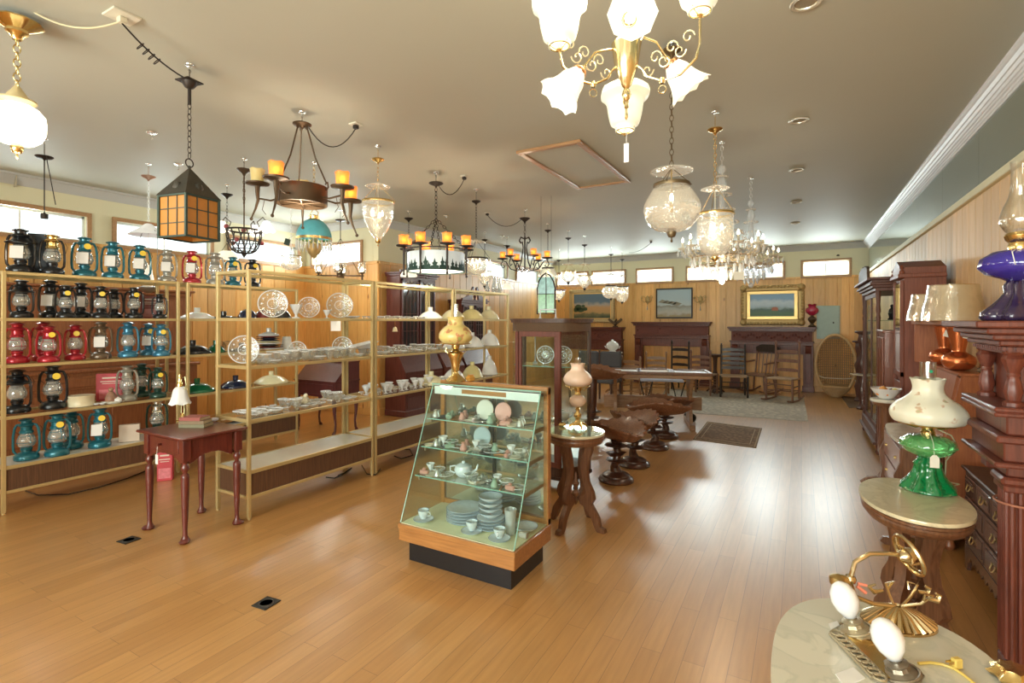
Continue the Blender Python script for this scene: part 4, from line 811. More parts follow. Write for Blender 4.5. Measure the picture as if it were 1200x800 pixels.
# bell jar lanterns ------------------------------------------------------------
def bell_jar(u, d, vcan, vbell, vband, vbot, R, lab, kind='tear', band=BRASS, metal=None, bell=True, fin=True, bulbs=3, can=True):
    metal = metal or band; r = hang('bell_jar_lantern', u, d); hook(r)
    zc = canopy(r, Z(vcan, d), metal, .06, .035) if can else -.05
    zl = Z(vbell, d) if bell else Z(vbell, d); MB().chain((0, 0, zc), (0, 0, zl), .045, .012, .0025).build('chain', metal, r)
    zb, zz = Z(vband, d), Z(vbot, d); H = zb-zz
    if kind == 'tear': prof = [(R*1.02, .01), (R, -.01), (R*.98, -H*.25), (R*.85, -H*.5), (R*.5, -H*.8), (R*.25, -H*.93), (R*.2, -H)]
    elif kind == 'bowl': prof = [(R*1.02, .01), (R, -.01), (R*.99, -H*.3), (R*.85, -H*.65), (R*.5, -H*.93), (R*.1, -H)]
    elif kind == 'bell': prof = [(R*1.03, .01), (R, -.01), (R*1.0, -H*.35), (R*.97, -H*.6), (R*.75, -H*.85), (R*.35, -H*.98), (R*.15, -H)]
    else: prof = [(R*.85, .01), (R*.82, -.01), (R*1.0, -H*.15), (R*1.3, -H*.38), (R*1.36, -H*.55), (R*1.2, -H*.75), (R*.8, -H*.93), (R*.25, -H)]
    if bell: smoke_bell(r, zl-.02, R*.75 if kind != 'melon' else R)
    jar(r, prof, zb, band, R*(.85 if kind == 'melon' else 1.01), bulbs=bulbs, zb=zb-H*.55, ztop=zl-.02, lobes=16 if kind == 'melon' else 0, amp=.03)
    if fin: finial(r, zz+.005, metal)
    return tag(r, lab, 'pendant lamp')
bell_jar(443, 5.06, 187, 215, 237, 281, .155, 'teardrop glass bell jar lantern, right of the iron band chandelier', 'tear')
bell_jar(787, 3.2, 60, 195, 217, 272, .125, 'lit melon shaped glass lantern on a dark chain', 'melon', mat('antique_dark_brass', (.18,.13,.07), .4, .7), bulbs=1)
bell_jar(838, 4.24, 152, 217, 251, 301, .145, 'large clear bell jar lantern in front of the crystal chandelier', 'bell')
bell_jar(558, 6.74, 236, 281, 303, 322, .155, 'wide glass bowl lantern right of the big ring chandelier', 'bowl', IRON, fin=False)
bell_jar(568, 9.98, 281, 303, 318, 335, .16, 'small lantern hanging below the wide bowl lantern', 'tear', mat('pale_metal', ()), IRON)
bell_jar(642, 9.1, 270, 305, 314, 333, .12, 'ribbed glass lantern under the scrolled iron chandelier', 'melon', IRON, bulbs=1)
bell_jar(655, 12.4, 305, 325, 340, 352, .155, 'small dark framed glass lantern above the curio cabinet', 'tear', mat('violet_band', (.15,.1,.25), .4), IRON)
bell_jar(666, 9.8, 279, 308, 318, 331, .14, 'lantern with glass bowl third from right in the far row', 'bowl', ABRASS, IRON)
bell_jar(685, 10.4, 287, 308, 323, 338, .16, 'teardrop lantern second from right in the far middle row', 'tear', ABRASS, IRON)
bell_jar(716, 12.0, 298, 320, 335, 350, .15, 'round glass lantern overlapping its neighbour before the far painting', 'melon', IRON, bulbs=2)
bell_jar(729, 12.8, 304, 322, 336, 354, .165, 'rightmost far bell lantern overlapping a round one', 'bell', mat('green_black_iron', (.03,.05,.04), .5, .5), IRON)
small_back(479, 8.05, 256, 318, 'pendant hanging behind the big ring chandelier')
small_back(594, 10.6, 288, 334, 'pendant behind the left arms of the scrolled iron chandelier')
# i: big ring chandelier
def ring_chandelier():
    d = 5.97; r = hang('ring_chandelier', 511, d); hook(r); zc = canopy(r, Z(215, d), IRON, .085, .04); za = Z(256, d); zr = Z(294, d); R = .36
    MB().chain((0, 0, zc), (0, 0, za), .055, .016, .004).build('chain', IRON, r)
    for k in range(4): a = k*PI/2+.5; MB().chain((0, 0, za), (R*math.cos(a), R*math.sin(a), zr), .05, .014, .0035).build('chain', IRON, r)
    MB().lathe([(R-.012, -.006), (R+.012, -.006), (R+.012, .006), (R-.012, .006)], 44, cz=zr, closed=True).build('ring', IRON, r)
    zb = Z(318, d); Q = R-.03
    MB().open_lathe([(Q, zb), (Q, zr-.03)], 44, t=.004).build('glass_drum', mat('lit_scenic_glass', (.8,.87,.88), .4, emit=(.85,.95,1), es=.1), r)
    b = MB()
    for k in range(34):      # pine tree skyline cut from sheet iron around the drum
        a = k*2*PI/34+random.uniform(-.05, .05); w = random.uniform(.028, .05); h = random.uniform(.07, .15)
        M = Matrix.Translation(((Q+.004)*math.cos(a), (Q+.004)*math.sin(a), zb)) @ Matrix.Rotation(a+PI/2, 4, 'Z'); b.M = M
        b.prism([(-w, 0), (w, 0), (w*.9, h*.3), (w*.4, h*.35), (w*.7, h*.6), (w*.25, h*.65), (0, h), (-w*.3, h*.62), (-w*.6, h*.55), (-w*.35, h*.33), (-w*.9, h*.28)], 0, .004, 'y')
    b.M = Matrix.Identity(4); b.ring(0, 0, zb, Q, .008, 44, 6); b.build('pine_silhouette', mat('green_patina_iron', (.03,.07,.055), .6, .3), r)
    for k in range(8):
        a = k*PI/4+.2; x, y = (R+.02)*math.cos(a), (R+.02)*math.sin(a)
        MB().tube([(x, y, zr+.02), (x, y, zr-.28)], [.014, .009], 8).ball(x, y, zr-.285, .014, 8).build('spike', IRON, r)
        candle(r, x, y, zr+.03, .055, .125, True, .085)
    return tag(r, 'large round ring chandelier with eight amber candle glasses and pine tree drum', 'chandelier')
ring_chandelier()
# p: scrolled iron chandelier
def scroll_chandelier():
    d = 7.98; r = hang('scrolled_iron_chandelier', 615, d); hook(r); zc = canopy(r, Z(256, d), IRON, .085, .07); zt = Z(281, d); zr = Z(306, d); zb = Z(315, d)
    MB().chain((0, 0, zc), (0, 0, zt), .055, .016, .004).build('chain', IRON, r)
    b = MB().tube([(0, 0, zt), (0, 0, zb)], .012, 8)
    for k in range(6):
        a = k*PI/3; ca, sa = math.cos(a), math.sin(a); P = [(.02, zt+.02), (.07, zt+.04), (.1, zt-.01), (.07, zt-.05), (.045, zt-.03), (.03, zt-.12), (.06, zr), (.1, zb+.02), (.05, zb-.05), (.015, zb-.02)]
        b.tube([(q*ca, q*sa, z) for q, z in P], .008, 6)
    b.build('scroll_body', IRON, r)
    for k in range(6):
        a = k*PI/3+.35; ca, sa = math.cos(a), math.sin(a); q = .35
        P = [(.04, zb), (.12, zb-.03), (.22, zb+.0), (.3, zr), (q, zr+.01), (q+.03, zr-.05), (q, zr-.1), (q-.04, zr-.07)]
        MB().tube([(t*ca, t*sa, z) for t, z in P], .009, 6).build('scroll_arm', IRON, r)
        candle(r, q*ca, q*sa, zr+.04, .045, .11, True, .08)
    return tag(r, 'black scrolled iron chandelier with amber candle glasses and curled arms', 'chandelier')
scroll_chandelier()
# z: crystal chandeliers
def crystal_chandelier(u, d, vh, vring, R, n, lab, vtop, seed):
    rnd = random.Random(seed); r = hang('crystal_chandelier', u, d); hook(r); zr = Z(vring, d); zt = Z(vtop, d); CHR = mat('pale_gold_metal', (.75,.6,.4), .25, .9)
    b = MB().chain((0, 0, -.04), (0, 0, zt+.05), .05, .014, .003); b.build('chain', mat('pale_metal', ()), r)
    MB().lathe([(.006, zt+.06), (.03, zt+.04), (.035, zt), (.015, zt-.03), (.03, zt-.08), (.045, zt-.14), (.02, zt-.2), (.03, (zt+zr)/2), (.05, zr+.05), (.07, zr), (.04, zr-.05), (.02, zr-.1), (.001, zr-.12)], 16, lobes=8, amp=.06).build('crystal_stem', CRY, r)
    MB().lathe([(.001, -.02), (.05, -.015), (.085, .01), (.06, .012), (.001, .01)], 20, cz=zr-.06).build('hub', CHR, r)
    pr = [(.0005, -.075), (.008, -.06), (.012, -.045), (.006, -.012), (.002, 0)]
    for k in range(n):
        a = k*2*PI/n+.2; ca, sa = math.cos(a), math.sin(a)
        P = [(.05, zr-.04), (R*.35, zr-.1), (R*.7, zr-.08), (R*.95, zr-.02), (R, zr+.02)]
        MB().tube([(q*ca, q*sa, z) for q, z in P], .007, 6).build('arm', mat('glassy_gold', (.8,.68,.45), .2, .4), r)
        MB().lathe([(.012, -.01), (.03, 0), (.05, .012), (.045, .014), (.01, .008), (.01, .07), (.001, .07)], 14, R*ca, R*sa, zr+.02, lobes=7, amp=.06).build('candle_cup', mat('ivory_candle_tube', ()), r)
        MB().lathe([(.006, 0), (.012, .012), (.009, .028), (.001, .05)], 8, R*ca, R*sa, zr+.09).build('bulb', LIT, r)
        for j in range(4):
            t = j*PI/2; MB().lathe(pr, 5, R*ca+.045*math.cos(t), R*sa+.045*math.sin(t), zr+.02).build('pendalogue', CRY, r)
    # bead festoons between arms, drawn as strings of crystals
    b = MB()
    for k in range(n*2):
        a = k*PI/n+.2; a2 = a+PI/n*2
        for j in range(9):
            t = j/8; aa = a+(a2-a)*t; q = R*(.93-.25*math.sin(t*PI)); z = zr+.03-.11*math.sin(t*PI)
            b.ball(q*math.cos(aa), q*math.sin(aa), z, .011, 6)
        for j in range(8): t = j/8; q = .05+(R*.85-.05)*t; z = zt-.06+(zr+.02-zt+.06)*(1-(1-t)**2.2); b.ball(q*math.cos(a), q*math.sin(a), z, .010, 6)
    o = b.build('bead_festoons', mat('amber_crystal_bead', (.8,.72,.6), .1, spec=.8, alpha=.6), r); o['kind'] = 'stuff'
    for ring, (q, z, m) in enumerate(((R*.78, zr-.07, 20), (R*.5, zr-.14, 14), (R*.25, zr-.19, 8))):
        for k in range(m):
            a = k*2*PI/m+ring; MB().lathe([(.0005, -.1), (.012, -.075), (.018, -.05), (.008, -.015), (.002, 0)], 6, q*math.cos(a), q*math.sin(a), z+rnd.uniform(-.01, .01)).build('prism', CRY, r)
        MB().ring(0, 0, z, q, .004, 24, 5).build('prism_ring', CHR, r)
    MB().ball(0, 0, zr-.3, .03, 12).tube([(0, 0, zr-.28), (0, 0, zr-.1)], .003, 5).build('bottom_ball', CRY, r)
    return tag(r, lab, 'chandelier')
crystal_chandelier(846, 4.95, 150, 293, .36, 10, 'large crystal chandelier with many candle bulbs and hanging prisms', 200, 3)
crystal_chandelier(880, 6.2, 228, 305, .3, 8, 'second crystal chandelier, smaller and right behind the large one', 240, 4)
tag(MB().at(rz=.5).box(-.045, .045, -.0015, .0015, -.035, .035).tube([(0, 0, .035), (0, .0, .25)], .0015, 4).build('price_card', mat('cream_tag', ()), loc=tuple(pt(866, 323, 4.5))), 'cream price card dangling below the large crystal chandelier', 'price tag')
# the near brass chandelier, top centre
def gas_chandelier():
    d = 1.85; r = hang('brass_gas_chandelier', 734, d); hook(r); al = math.asin(SN)
    z = lambda v: Z(v, d); LB = mat('polished_pale_brass', (.86,.72,.42), .18, 1, var=.05)
    MB().lathe([(.001, z(128)), (.008, z(126)), (.006, z(121)), (.004, z(119)), (.012, z(116)), (.017, z(111)), (.012, z(106)), (.008, z(104)), (.02, z(99)), (.04, z(80)), (.05, z(60)), (.054, z(52)), (.05, z(50)), (.02, z(44)), (.015, z(30)), (.02, z(20)), (.012, z(10))], 28).build('vase_body', LB, r)
    MB().tube([(0, 0, z(12)), (0, 0, -.02)], .008, 10).lathe([(.012, -.06), (.03, -.05), (.06, -.02), (.065, 0)], 24).build('stem', LB, r)
    MB().lathe([(.001, -.04), (.006, -.03), (.005, 0)], 8, cz=z(128)).build('pull_finial', LB, r)
    MB().tube([(0, 0, z(138)), (0, 0, z(170))], .001, 4).box(-.009, .009, -.001, .001, z(190), z(168)).build('price_tag', PAPER, r)
    # upright gas arms: (angle in view plane, bowl position)
    for k in range(4):
        a = al + (PI-.42, .42, -PI/2+.1+.9*0, PI/2-.25)[k] if k != 2 else al+PI/2+.12
        a = al+(PI+.18, -.42, PI*.5-.2)[k] if k < 3 else None
        if a is None: continue
        R = .25; ca, sa = math.cos(a), math.sin(a); zb = z(104); zs = z((62, 34, 124)[k])
        P = [(.035, z(78))]+[(.035+.02, z(84))]+[(R*.3, zb+.03), (R*.5, zb+.005), (R*.75, zb+.015), (R*.95, zb+.06), (R, zb+.11), (R, zs)]
        MB().tube([(q*ca, q*sa, zz) for q, zz in P], .0045, 8).lathe([(.008, -.01), (.012, 0), (.008, .01)], 12, R*.5*ca, R*.5*sa, zb+.005).tube([(R*.5*ca+.014*math.cos(t)*ca, R*.5*sa+.014*math.cos(t)*sa, zb-.025+.014*math.sin(t)) for t in [j*PI/5 for j in range(10)]], .002, 5, closed=True).build('gas_arm', LB, r)
        # gilt filigree on the arm
        b = MB()
        for j in range(6):
            q = R*(.3+.11*j); zc_ = zb+.05+.012*j+(.03 if j % 2 else 0)
            b.tube([(( q+.022*math.cos(t)*(1-t/9))*ca, (q+.022*math.cos(t)*(1-t/9))*sa, zc_+(.026 if j % 2 else -.026)*math.sin(t)*(1-t/9)) for t in [i*.6 for i in range(12)]], .0028, 5)
        b.build('filigree', mat('pale_gilt', (.85,.75,.5), .35, .7, bump=.3, scale=90), r)
        x, y = R*ca, R*sa
        f = MB().ring(x, y, zs, .035, .0025, 24, 6)
        for t in range(3): q = t*2.09+a; f.tube([(x, y, zs-.018), (x+.035*math.cos(q), y+.035*math.sin(q), zs)], .0025, 5); f.tube([(x+.03*math.cos(q), y+.03*math.sin(q), zs+.008), (x+.043*math.cos(q), y+.043*math.sin(q), zs+.008)], .0025, 5)
        f.lathe([(.005, -.02), (.012, -.012), (.01, .005), (.001, .006)], 12, x, y, zs); f.build('shade_holder', LB, r)
        MB().open_lathe([(.04, 0), (.042, .018), (.058, .03), (.07, .075), (.078, .12), (.1, .145), (.09, .175)], 16, t=.003, cx=x, cy=y, cz=zs, lobes=8, amp=.025).build('etched_shade', mat('lit_gas_shade', (.74,.8,.62), .3, emit=(1,.93,.72), es=.26), r)
        MB().ball(x, y, zs+.05, .02, 10, 1.4).build('bulb', LIT, r)
    # electric arms bending down, flared shades: directions around the body
    for k, a0 in enumerate((PI+.2, .1, -PI/2-.12)):
        a = al+a0; ca, sa = math.cos(a), math.sin(a); s0 = (z(88), z(70), z(44))[k]; q = (.15, .14, .04)[k]
        dirv = Vector((ca*.62, sa*.62, -.78)) if k != 2 else Vector((ca*.93, sa*.93, -.35))
        p0 = Vector((q*ca, q*sa, s0+.03)); P = [Vector((.03*ca, .03*sa, z(58))), Vector((q*.45*ca, q*.45*sa, s0+.085)), Vector((q*.8*ca, q*.8*sa, s0+.07)), p0, p0+dirv*.03]
        MB().tube(P, .004, 8).tube([p0+dirv*.02, p0+dirv*.05], .009, 12).build('electric_arm', LB, r)
        b = MB(); b.M = Matrix.Translation(p0+dirv*.045) @ dirv.to_track_quat('Z', 'Y').to_matrix().to_4x4()
        b.open_lathe([(.024, 0), (.03, .012), (.042, .035), (.048, .065), (.062, .1), (.078, .12)], 24, t=.0025, lobes=8, amp=.05, ruffle=.006); b.build('flared_shade', LITS, r)
        b = MB(); b.M = Matrix.Translation(p0+dirv*.045) @ dirv.to_track_quat('Z', 'Y').to_matrix().to_4x4(); b.lathe([(.024, -.008), (.028, .0), (.026, .012), (.02, .012)], 16, closed=True); b.build('copper_fitter', mat('copper_fitter', (.6,.3,.15), .3, .9), r)
        b = MB(); b.M = Matrix.Translation(p0+dirv*.045) @ dirv.to_track_quat('Z', 'Y').to_matrix().to_4x4(); b.ball(0, 0, .045, .018, 10, 1.3); b.build('bulb', LIT, r)
    L = bpy.data.lights.new('chandelier_light', 'POINT'); L.energy = 8; L.color = (1,.86,.62); L.shadow_soft_size = .12
    o = bpy.data.objects.new('chandelier_light', L); COL.objects.link(o); o.location = (0, 0, z(0)); o.parent = r
    return tag(r, 'polished brass chandelier with frosted glass shades at the top centre', 'chandelier')
gas_chandelier()
def lampglow(nm, x, y, z, e, c=(1,.84,.62), s=.1):
    L = bpy.data.lights.new('lamp_glow', 'POINT'); L.energy = e; L.color = c; L.shadow_soft_size = s; o = bpy.data.objects.new('lamp_glow', L); COL.objects.link(o); P_ = bpy.data.objects[nm]; o.parent = P_; o.location = (x, y, z)
lampglow('globe_pendant', 0, 0, Z(147, 2.9)-.26, 6); lampglow('iron_band_chandelier', 0, 0, Z(240, 4.24)-.1, 7); lampglow('ring_chandelier', 0, 0, Z(318, 5.97)-.1, 8); lampglow('crystal_chandelier', 0, 0, Z(293, 4.95)-.35, 7); lampglow('scrolled_iron_chandelier', 0, 0, Z(315, 7.98)-.1, 7); lampglow('bar_chandelier', 0, 0, Z(330, 8)-.1, 6)
for i, (u, v) in enumerate(((178, 155), (209, 192), (523, 252), (588, 276))):
    p = at_z(u, v, ZC); r = E('bare_hook', (p.x, p.y, ZC)); b = MB().lathe([(.045, -.002), (.04, -.01), (.008, -.014), (.004, -.03)], 16); b.tube([(0, 0, -.03), (.012, 0, -.04), (.012, 0, -.055), (0, 0, -.065), (-.01, 0, -.058)], .003, 5); b.build('hook', mat('bright_hook', ()), r)
    tag(r, ['bare ceiling hook left of the amber lantern chain', 'bare ceiling hook just left of the amber lantern ring', 'bare ceiling hook right of the ring chandelier chain', 'bare far ceiling hook above the left windows'][i], 'hook', 'bare ceiling hooks')
for c_ in CORDS: swag_(*c_)
# ================================================================== small cherry table, lamp and books
def turned_leg(x, y, h, m, parent, out=(0, 0)):
    b = MB(); b.box(x-.028, x+.028, y-.028, y+.028, h-.16, h, .003)
    b.lathe([(.022, h-.16), (.016, h-.175), (.027, h-.2), (.027, h-.215), (.015, h-.235), (.015, h-.245), (.025, h-.255), (.028, h-.275), (.026, h-.4), (.021, .2), (.016, .09), (.017, .05), (.026, .03), (.034, .014), (.028, .002), (.02, 0)], 20, x, y)
    b.lathe([(.02, 0), (.03, .006), (.034, .016), (.02, .03), (.001, .034)], 16, x+out[0]*.014, y+out[1]*.014); return b.build('leg', m, parent)
def cherry_table():
    r = E('side_table', (-4.13, 2.27, 0)); hx, hy, H = .25, .2, .765
    x0, x1, y0, y1 = -.235, .255, -.215, .105
    MB().box(x0-.09, x1+.065, y0-.055, y1+.12, H-.02, H, .006).build('tabletop', CHER, r)
    for (x, y) in ((x0, y0), (x1, y0), (x0, y1+.07), (x1, y1+.07)): turned_leg(x, y, H-.02, CHER, r, ((1 if x > 0 else -1), (1 if y > 0 else -1)))
    # shaped aprons
    def apr(L):
        return [(-L/2, H-.02), (L/2, H-.02), (L/2, H-.2)]+[(L/2-.03, H-.19), (L/2-.07, H-.165), (L/2-.11, H-.15), (.04, H-.15), (0, H-.145), (-.04, H-.15), (-L/2+.11, H-.15), (-L/2+.07, H-.165), (-L/2+.03, H-.19), (-L/2, H-.2)]
    cx, cy = (x0+x1)/2, (y0+y1+.05)/2; Lx, Ly = x1-x0-.05, y1+.05-y0-.05
    for yy in (y0, y1+.05): MB().at(cx, yy).prism(apr(Lx), -.012, .012, 'y').build('apron', CHER, r)
    for xx in (x0, x1): MB().at(xx, cy).prism(apr(Ly), -.012, .012, 'x').build('apron', CHER, r)
    dr = MB().box(cx-Lx/2+.03, cx+Lx/2-.03, y0-.018, y0-.01, H-.13, H-.035, .003).build('drawer_front', CHER, r)
    MB().lathe([(.001, 0), (.009, .002), (.007, .012), (.013, .02), (.012, .028), (.001, .032)], 14).build('knob', CHER, dr, loc=(cx-.04, y0-.016, H-.085)).rotation_euler = (PI/2, 0, 0)
    MB().tube([(0, 0, 0), (0, -.004, -.06)], .0015, 4).box(-.018, .018, -.005, -.003, -.13, -.06).build('price_tag', PAPER, r, loc=(cx-.04, y0-.045, H-.095))
    return tag(r, 'small dark cherry side table with turned legs, books and lamp on it', 'table')
cherry_table()
def book(m, w=.2, d=.14, h=.03):
    def f():
        r = E('book'); MB().box(-w/2, w/2, -d/2, d/2, 0, .003, .001).box(-w/2, w/2, -d/2, d/2, h-.003, h, .001).box(-w/2-.002, w/2, -d/2-.003, -d/2, 0, h, .001).build('cover', m, r)
        MB().box(-w/2+.004, w/2-.004, -d/2+.001, d/2-.004, .003, h-.003).build('pages', mat('aged_pages', (.6,.48,.3), .8), r); return r
    return f
bp = at_z(226, 500, .766)
for i, (c, w, rz, lab) in enumerate((((.22,.2,.12), .2, .5, 'olive book at the bottom of the stack on the cherry table'), ((.25,.17,.1), .19, .56, 'brown book in the middle of the stack on the cherry table'), ((.35,.1,.08), .17, .45, 'red book on top of the stack on the cherry table'))):
    put('bk%d' % i, book(mat('book_cloth_%s' % 'abc'[i], c, .7), w, .13, .026), (bp.x-.01*i, bp.y+.03, .7655+.0262*i), rz, lab, 'book', 'books on the cherry table')
def tulip_lamp():
    r = E('tulip_desk_lamp'); MB().lathe([(.04, 0), (.042, .006), (.03, .014), (.018, .02), (.015, .04), (.006, .05), (.006, .055)], 20, lobes=6, amp=.08).build('base', BRASS, r)
    MB().tube([(-.012, 0, .05), (-.012, 0, .2), (-.012, 0, .3)], .0035, 6).tube([(.014, 0, .05), (.014, 0, .22), (.03, 0, .26), (.02, 0, .32), (0, 0, .31)], .0035, 6).build('stem', mat('tarnished_brass', (.55,.52,.28), .3, .8), r)
    MB().lathe([(.02, .235), (.022, .25), (.018, .275), (.012, .29), (.014, .3), (.009, .31), (.009, .335), (.001, .336)], 16, -.025).build('socket', BRASS, r)
    MB().open_lathe([(.022, .245), (.04, .225), (.05, .18), (.062, .14), (.072, .12)], 24, t=.003, cx=-.025, lobes=6, amp=.05, ruffle=.006).build('tulip_shade', mat('satin_white_glass', (.9,.9,.92), .3), r); return r
lp = at_z(234, 489, .766); put('tul', tulip_lamp, (lp.x, lp.y-.14, .7655), .3, 'small brass desk lamp with white tulip shade on the cherry table', 'lamp', None, 1.15)
vp = at_z(251, 493, .766); tag(MB().lathe([(.02, 0), (.035, .008), (.034, .02), (.03, .024), (.001, .015)], 16).build('saucer_shaped_glass', mat('lilac_glass', (.6,.6,.75), .2), loc=(vp.x, vp.y, .766)), 'tiny lilac glass saucer right of the books', 'saucer')
# red box under the table and power cords
put('c5', carton((.6,.06,.08), 'crimson_carton', .13, .08, .3), tuple(at_z(194, 562, .0)+Vector((0, 0, .001))), .9, 'red lantern box standing on the floor behind the cherry table', 'box')
def fcord(P, lab): return tag(MB().tube([Vector(p) for p in P], .006, 6).build('power_cable', BLACK), lab, 'cord')
def fl(u, v): q = at_z(u, v, .0); return (q.x, q.y, .008)
fcord([fl(30, 576), fl(45, 581), fl(80, 580), fl(115, 572), fl(150, 561), fl(172, 552)], 'black cord lying on the floor under the lantern shelves')
fcord([fl(382, 560), fl(392, 561), fl(402, 556), fl(412, 549), fl(406, 553), fl(396, 558)], 'short black cord loop under the nearest right shelving unit')
fcord([fl(424, 546), fl(430, 556), fl(440, 557), fl(446, 550)], 'black cord loop on the floor at the foot of the middle post')
fcord([fl(462, 535), fl(470, 538), fl(484, 534), fl(480, 527), fl(470, 527)], 'black cord coil under the middle right shelving unit')
# ================================================================== slant-front glass display case
OAKC = wood('golden_oak', (.48,.22,.07), (.33,.14,.045), .3, axis=0, coat=.4)
CX0, CX1, CY0, CY1 = -2.34, -1.455, 2.60, 3.10; CZ = 1.15
def case():
    r = E('display_case', (CX0, CY0, 0)); w, d = CX1-CX0, CY1-CY0
    MB().box(.05, w-.05, .05, d-.02, 0, .14).build('plinth', mat('black_toe_kick', (.012,.012,.014), .35), r)
    MB().box(0, w, 0, d, .14, .245, .004).box(-.004, w+.004, -.004, d, .22, .252, .003).build('base', OAKC, r)
    MB().box(.012, w-.012, .012, d-.012, .2525, .256).build('felt_deck', mat('cream_felt', (.8,.77,.52), .8), r)
    yt = .36   # front of the top
    g = MB(); g.add([(.01,.01,.256), (w-.01,.01,.256), (w-.01,yt,CZ-.01), (.01,yt,CZ-.01), (.01,.016,.256), (w-.01,.016,.256), (w-.01,yt+.006,CZ-.01), (.01,yt+.006,CZ-.01)], [(0,1,2,3), (7,6,5,4), (0,4,5,1), (1,5,6,2), (2,6,7,3), (3,7,4,0)]); g.build('slanted_front_pane', PANE, r, 0)
    for x in (.006, w-.012):
        g = MB(); g.prism([(.016, .256), (d-.04, .256), (d-.04, CZ-.01), (yt+.006, CZ-.01)], x, x+.006, 'x'); g.build('side_pane', PANE, r, 0)
    MB().box(.0, w, yt-.005, d-.03, CZ-.008, CZ).build('top_pane', PANE, r, 0)
    EG = mat('green_glass_edge', (.25,.5,.42), .2)
    MB().tube([(.008, .01, .256), (.008, yt, CZ-.008)], .0035, 6).tube([(w-.008, .01, .256), (w-.008, yt, CZ-.008)], .0035, 6).tube([(0, yt-.006, CZ-.004), (w, yt-.006, CZ-.004)], .004, 6).build('glass_edging', EG, r)
    f = MB().box(w-.035, w, d-.045, d, .245, CZ+.008, .003).box(0, .035, d-.045, d, .245, CZ+.008, .003).box(0, w, d-.05, d, CZ-.04, CZ+.012, .004).box(0, w, d-.04, d-.005, .245, .29); f.build('rear_frame', OAKC, r)
    for x0, x1, y in ((.035, w/2+.02, d-.03), (w/2-.02, w-.035, d-.018)):
        MB().box(x0, x1, y, y+.005, .29, CZ-.04).build('sliding_door', mat('grey_mirror', (.62,.66,.62), .06, .9), r, 0)
        
    MB().box(.45, .462, d-.037, d-.031, .29, CZ-.04).build('door_edge', mat('black_strip', (.03,.03,.03), .4), r)
    # light hood under the top
    MB().box(.02, w-.02, yt+.0, yt+.012, CZ-.075, CZ-.012).box(.02, w-.02, yt+.0, yt+.07, CZ-.02, CZ-.0135).build('light_hood', mat('pale_grey_hood', (.7,.76,.74), .4), r)
    MB().box(.26, .62, yt-.002, yt+.0, CZ-.06, CZ-.03).build('hood_slot', OAKC, r)
    for z, y0 in ((.905, .275), (.72, .21), (.535, .145)):
        MB().box(.02, w-.02, y0, d-.05, z, z+.006).build('glass_shelf', glass('greenish_shelf', (.86,.95,.91), .12, milk=.06), r, 0)
        MB().box(.02, w-.02, y0-.003, y0, z, z+.006).build('shelf_edge', EG, r)
        for x in (.03, w-.04): MB().box(x, x+.01, y0+.02, d-.045, z-.03, z-.0, .001).build('bracket', mat('bronze_bracket', (.35,.27,.18), .4, .5), r)
    return tag(r, 'slant-front glass display case on an oak base with china inside', 'display case')
case()
def cp(fx, fy, z): return (CX0+fx, CY0+fy, z)
BLUEC = mat('blue_white_china', (.74,.79,.83), .2, var=.18, scale=60)
RIMB = mat('blue_rim', (.25,.32,.42), .25)
def cup():
    r = E('teacup'); MB().open_lathe([(.018, 0), (.02, .005), (.024, .012), (.034, .035), (.038, .058)], 24, t=.002).lathe([(.001, .002), (.02, .003), (.001, .006)], 16).build('cup', BLUEC, r)
    MB().tube([(.035, 0, .05), (.055, 0, .05), (.058, 0, .03), (.032, 0, .02)], .003, 6).build('handle', BLUEC, r); MB().ring(0, 0, .058, .037, .0018, 24, 5).build('blue_rim', RIMB, r); return r
def plate(R, nm='plate', m=None):
    def f():
        r = E(nm); MB().lathe([(R*.5, 0), (R*.55, .003), (R*.97, .014), (R, .017), (R*.96, .018), (R*.6, .008), (.001, .007)], 32).build('dish', m or BLUEC, r); MB().ring(0, 0, .0172, R*.98, .002, 32, 5).build('blue_rim', RIMB, r); return r
    return f
for i, (x, y, lab) in enumerate(((.13, .1, 'left'), (.52, .1, 'middle'), (.73, .09, 'right front'))):
    put('saucer', plate(.068, 'saucer'), cp(x, y, .2575), 0, 'blue and white saucer under the %s teacup in the display case' % lab, 'saucer', 'saucers in the case'); put('teacup', cup, cp(x, y, .2755), 2.5*i, 'blue and white teacup, %s one on the display case floor' % lab, 'teacup', 'teacups in the case')
for i in range(5): put('dinner', plate(.125, 'dinner_plate'), cp(.37, .24, .2575+i*.0195), 0, 'blue rimmed dinner plate in the large stack in the display case', 'plate', 'stack of dinner plates')
for i in range(4): put('side', plate(.095, 'side_plate'), cp(.585, .22, .2575+i*.0195), 0, 'blue rimmed side plate in the lower part of the middle stack', 'plate', 'stack of side plates')
def soup():
    r = E('soup_bowl'); MB().lathe([(.04, 0), (.045, .004), (.075, .024), (.08, .032), (.076, .032), (.045, .012), (.001, .01)], 28).build('bowl', BLUEC, r); MB().ring(0, 0, .0325, .078, .002, 28, 5).build('blue_rim', RIMB, r); return r
for i in range(4): put('soup', soup, cp(.585, .22, .2575+4*.0195+i*.0335), 0, 'cream centred soup bowl piled on the side plates in the case', 'bowl', 'soup bowls in the case')
put('cov', soup, cp(.8, .3, .2575), 0, 'covered blue rimmed dish at the right side of the case', 'dish'); tag(MB().at(ry=PI/2).lathe([(.02, 0), (.02, .05), (.001, .051)], 16).build('napkin_ring', mat('grey_ring', (.45,.42,.38), .4), loc=cp(.82, .19, .2785)), 'small grey round lid at the right in the display case', 'lid')
def glassvase(s=1):
    def f(): r = E('glass_vase'); MB().open_lathe([(.025, 0), (.03, .02), (.034, .1), (.04, .16)], 18, t=.002).lathe([(.001, 0), (.024, .003), (.001, .008)], 14).build('body', CRY, r); return r
    return f
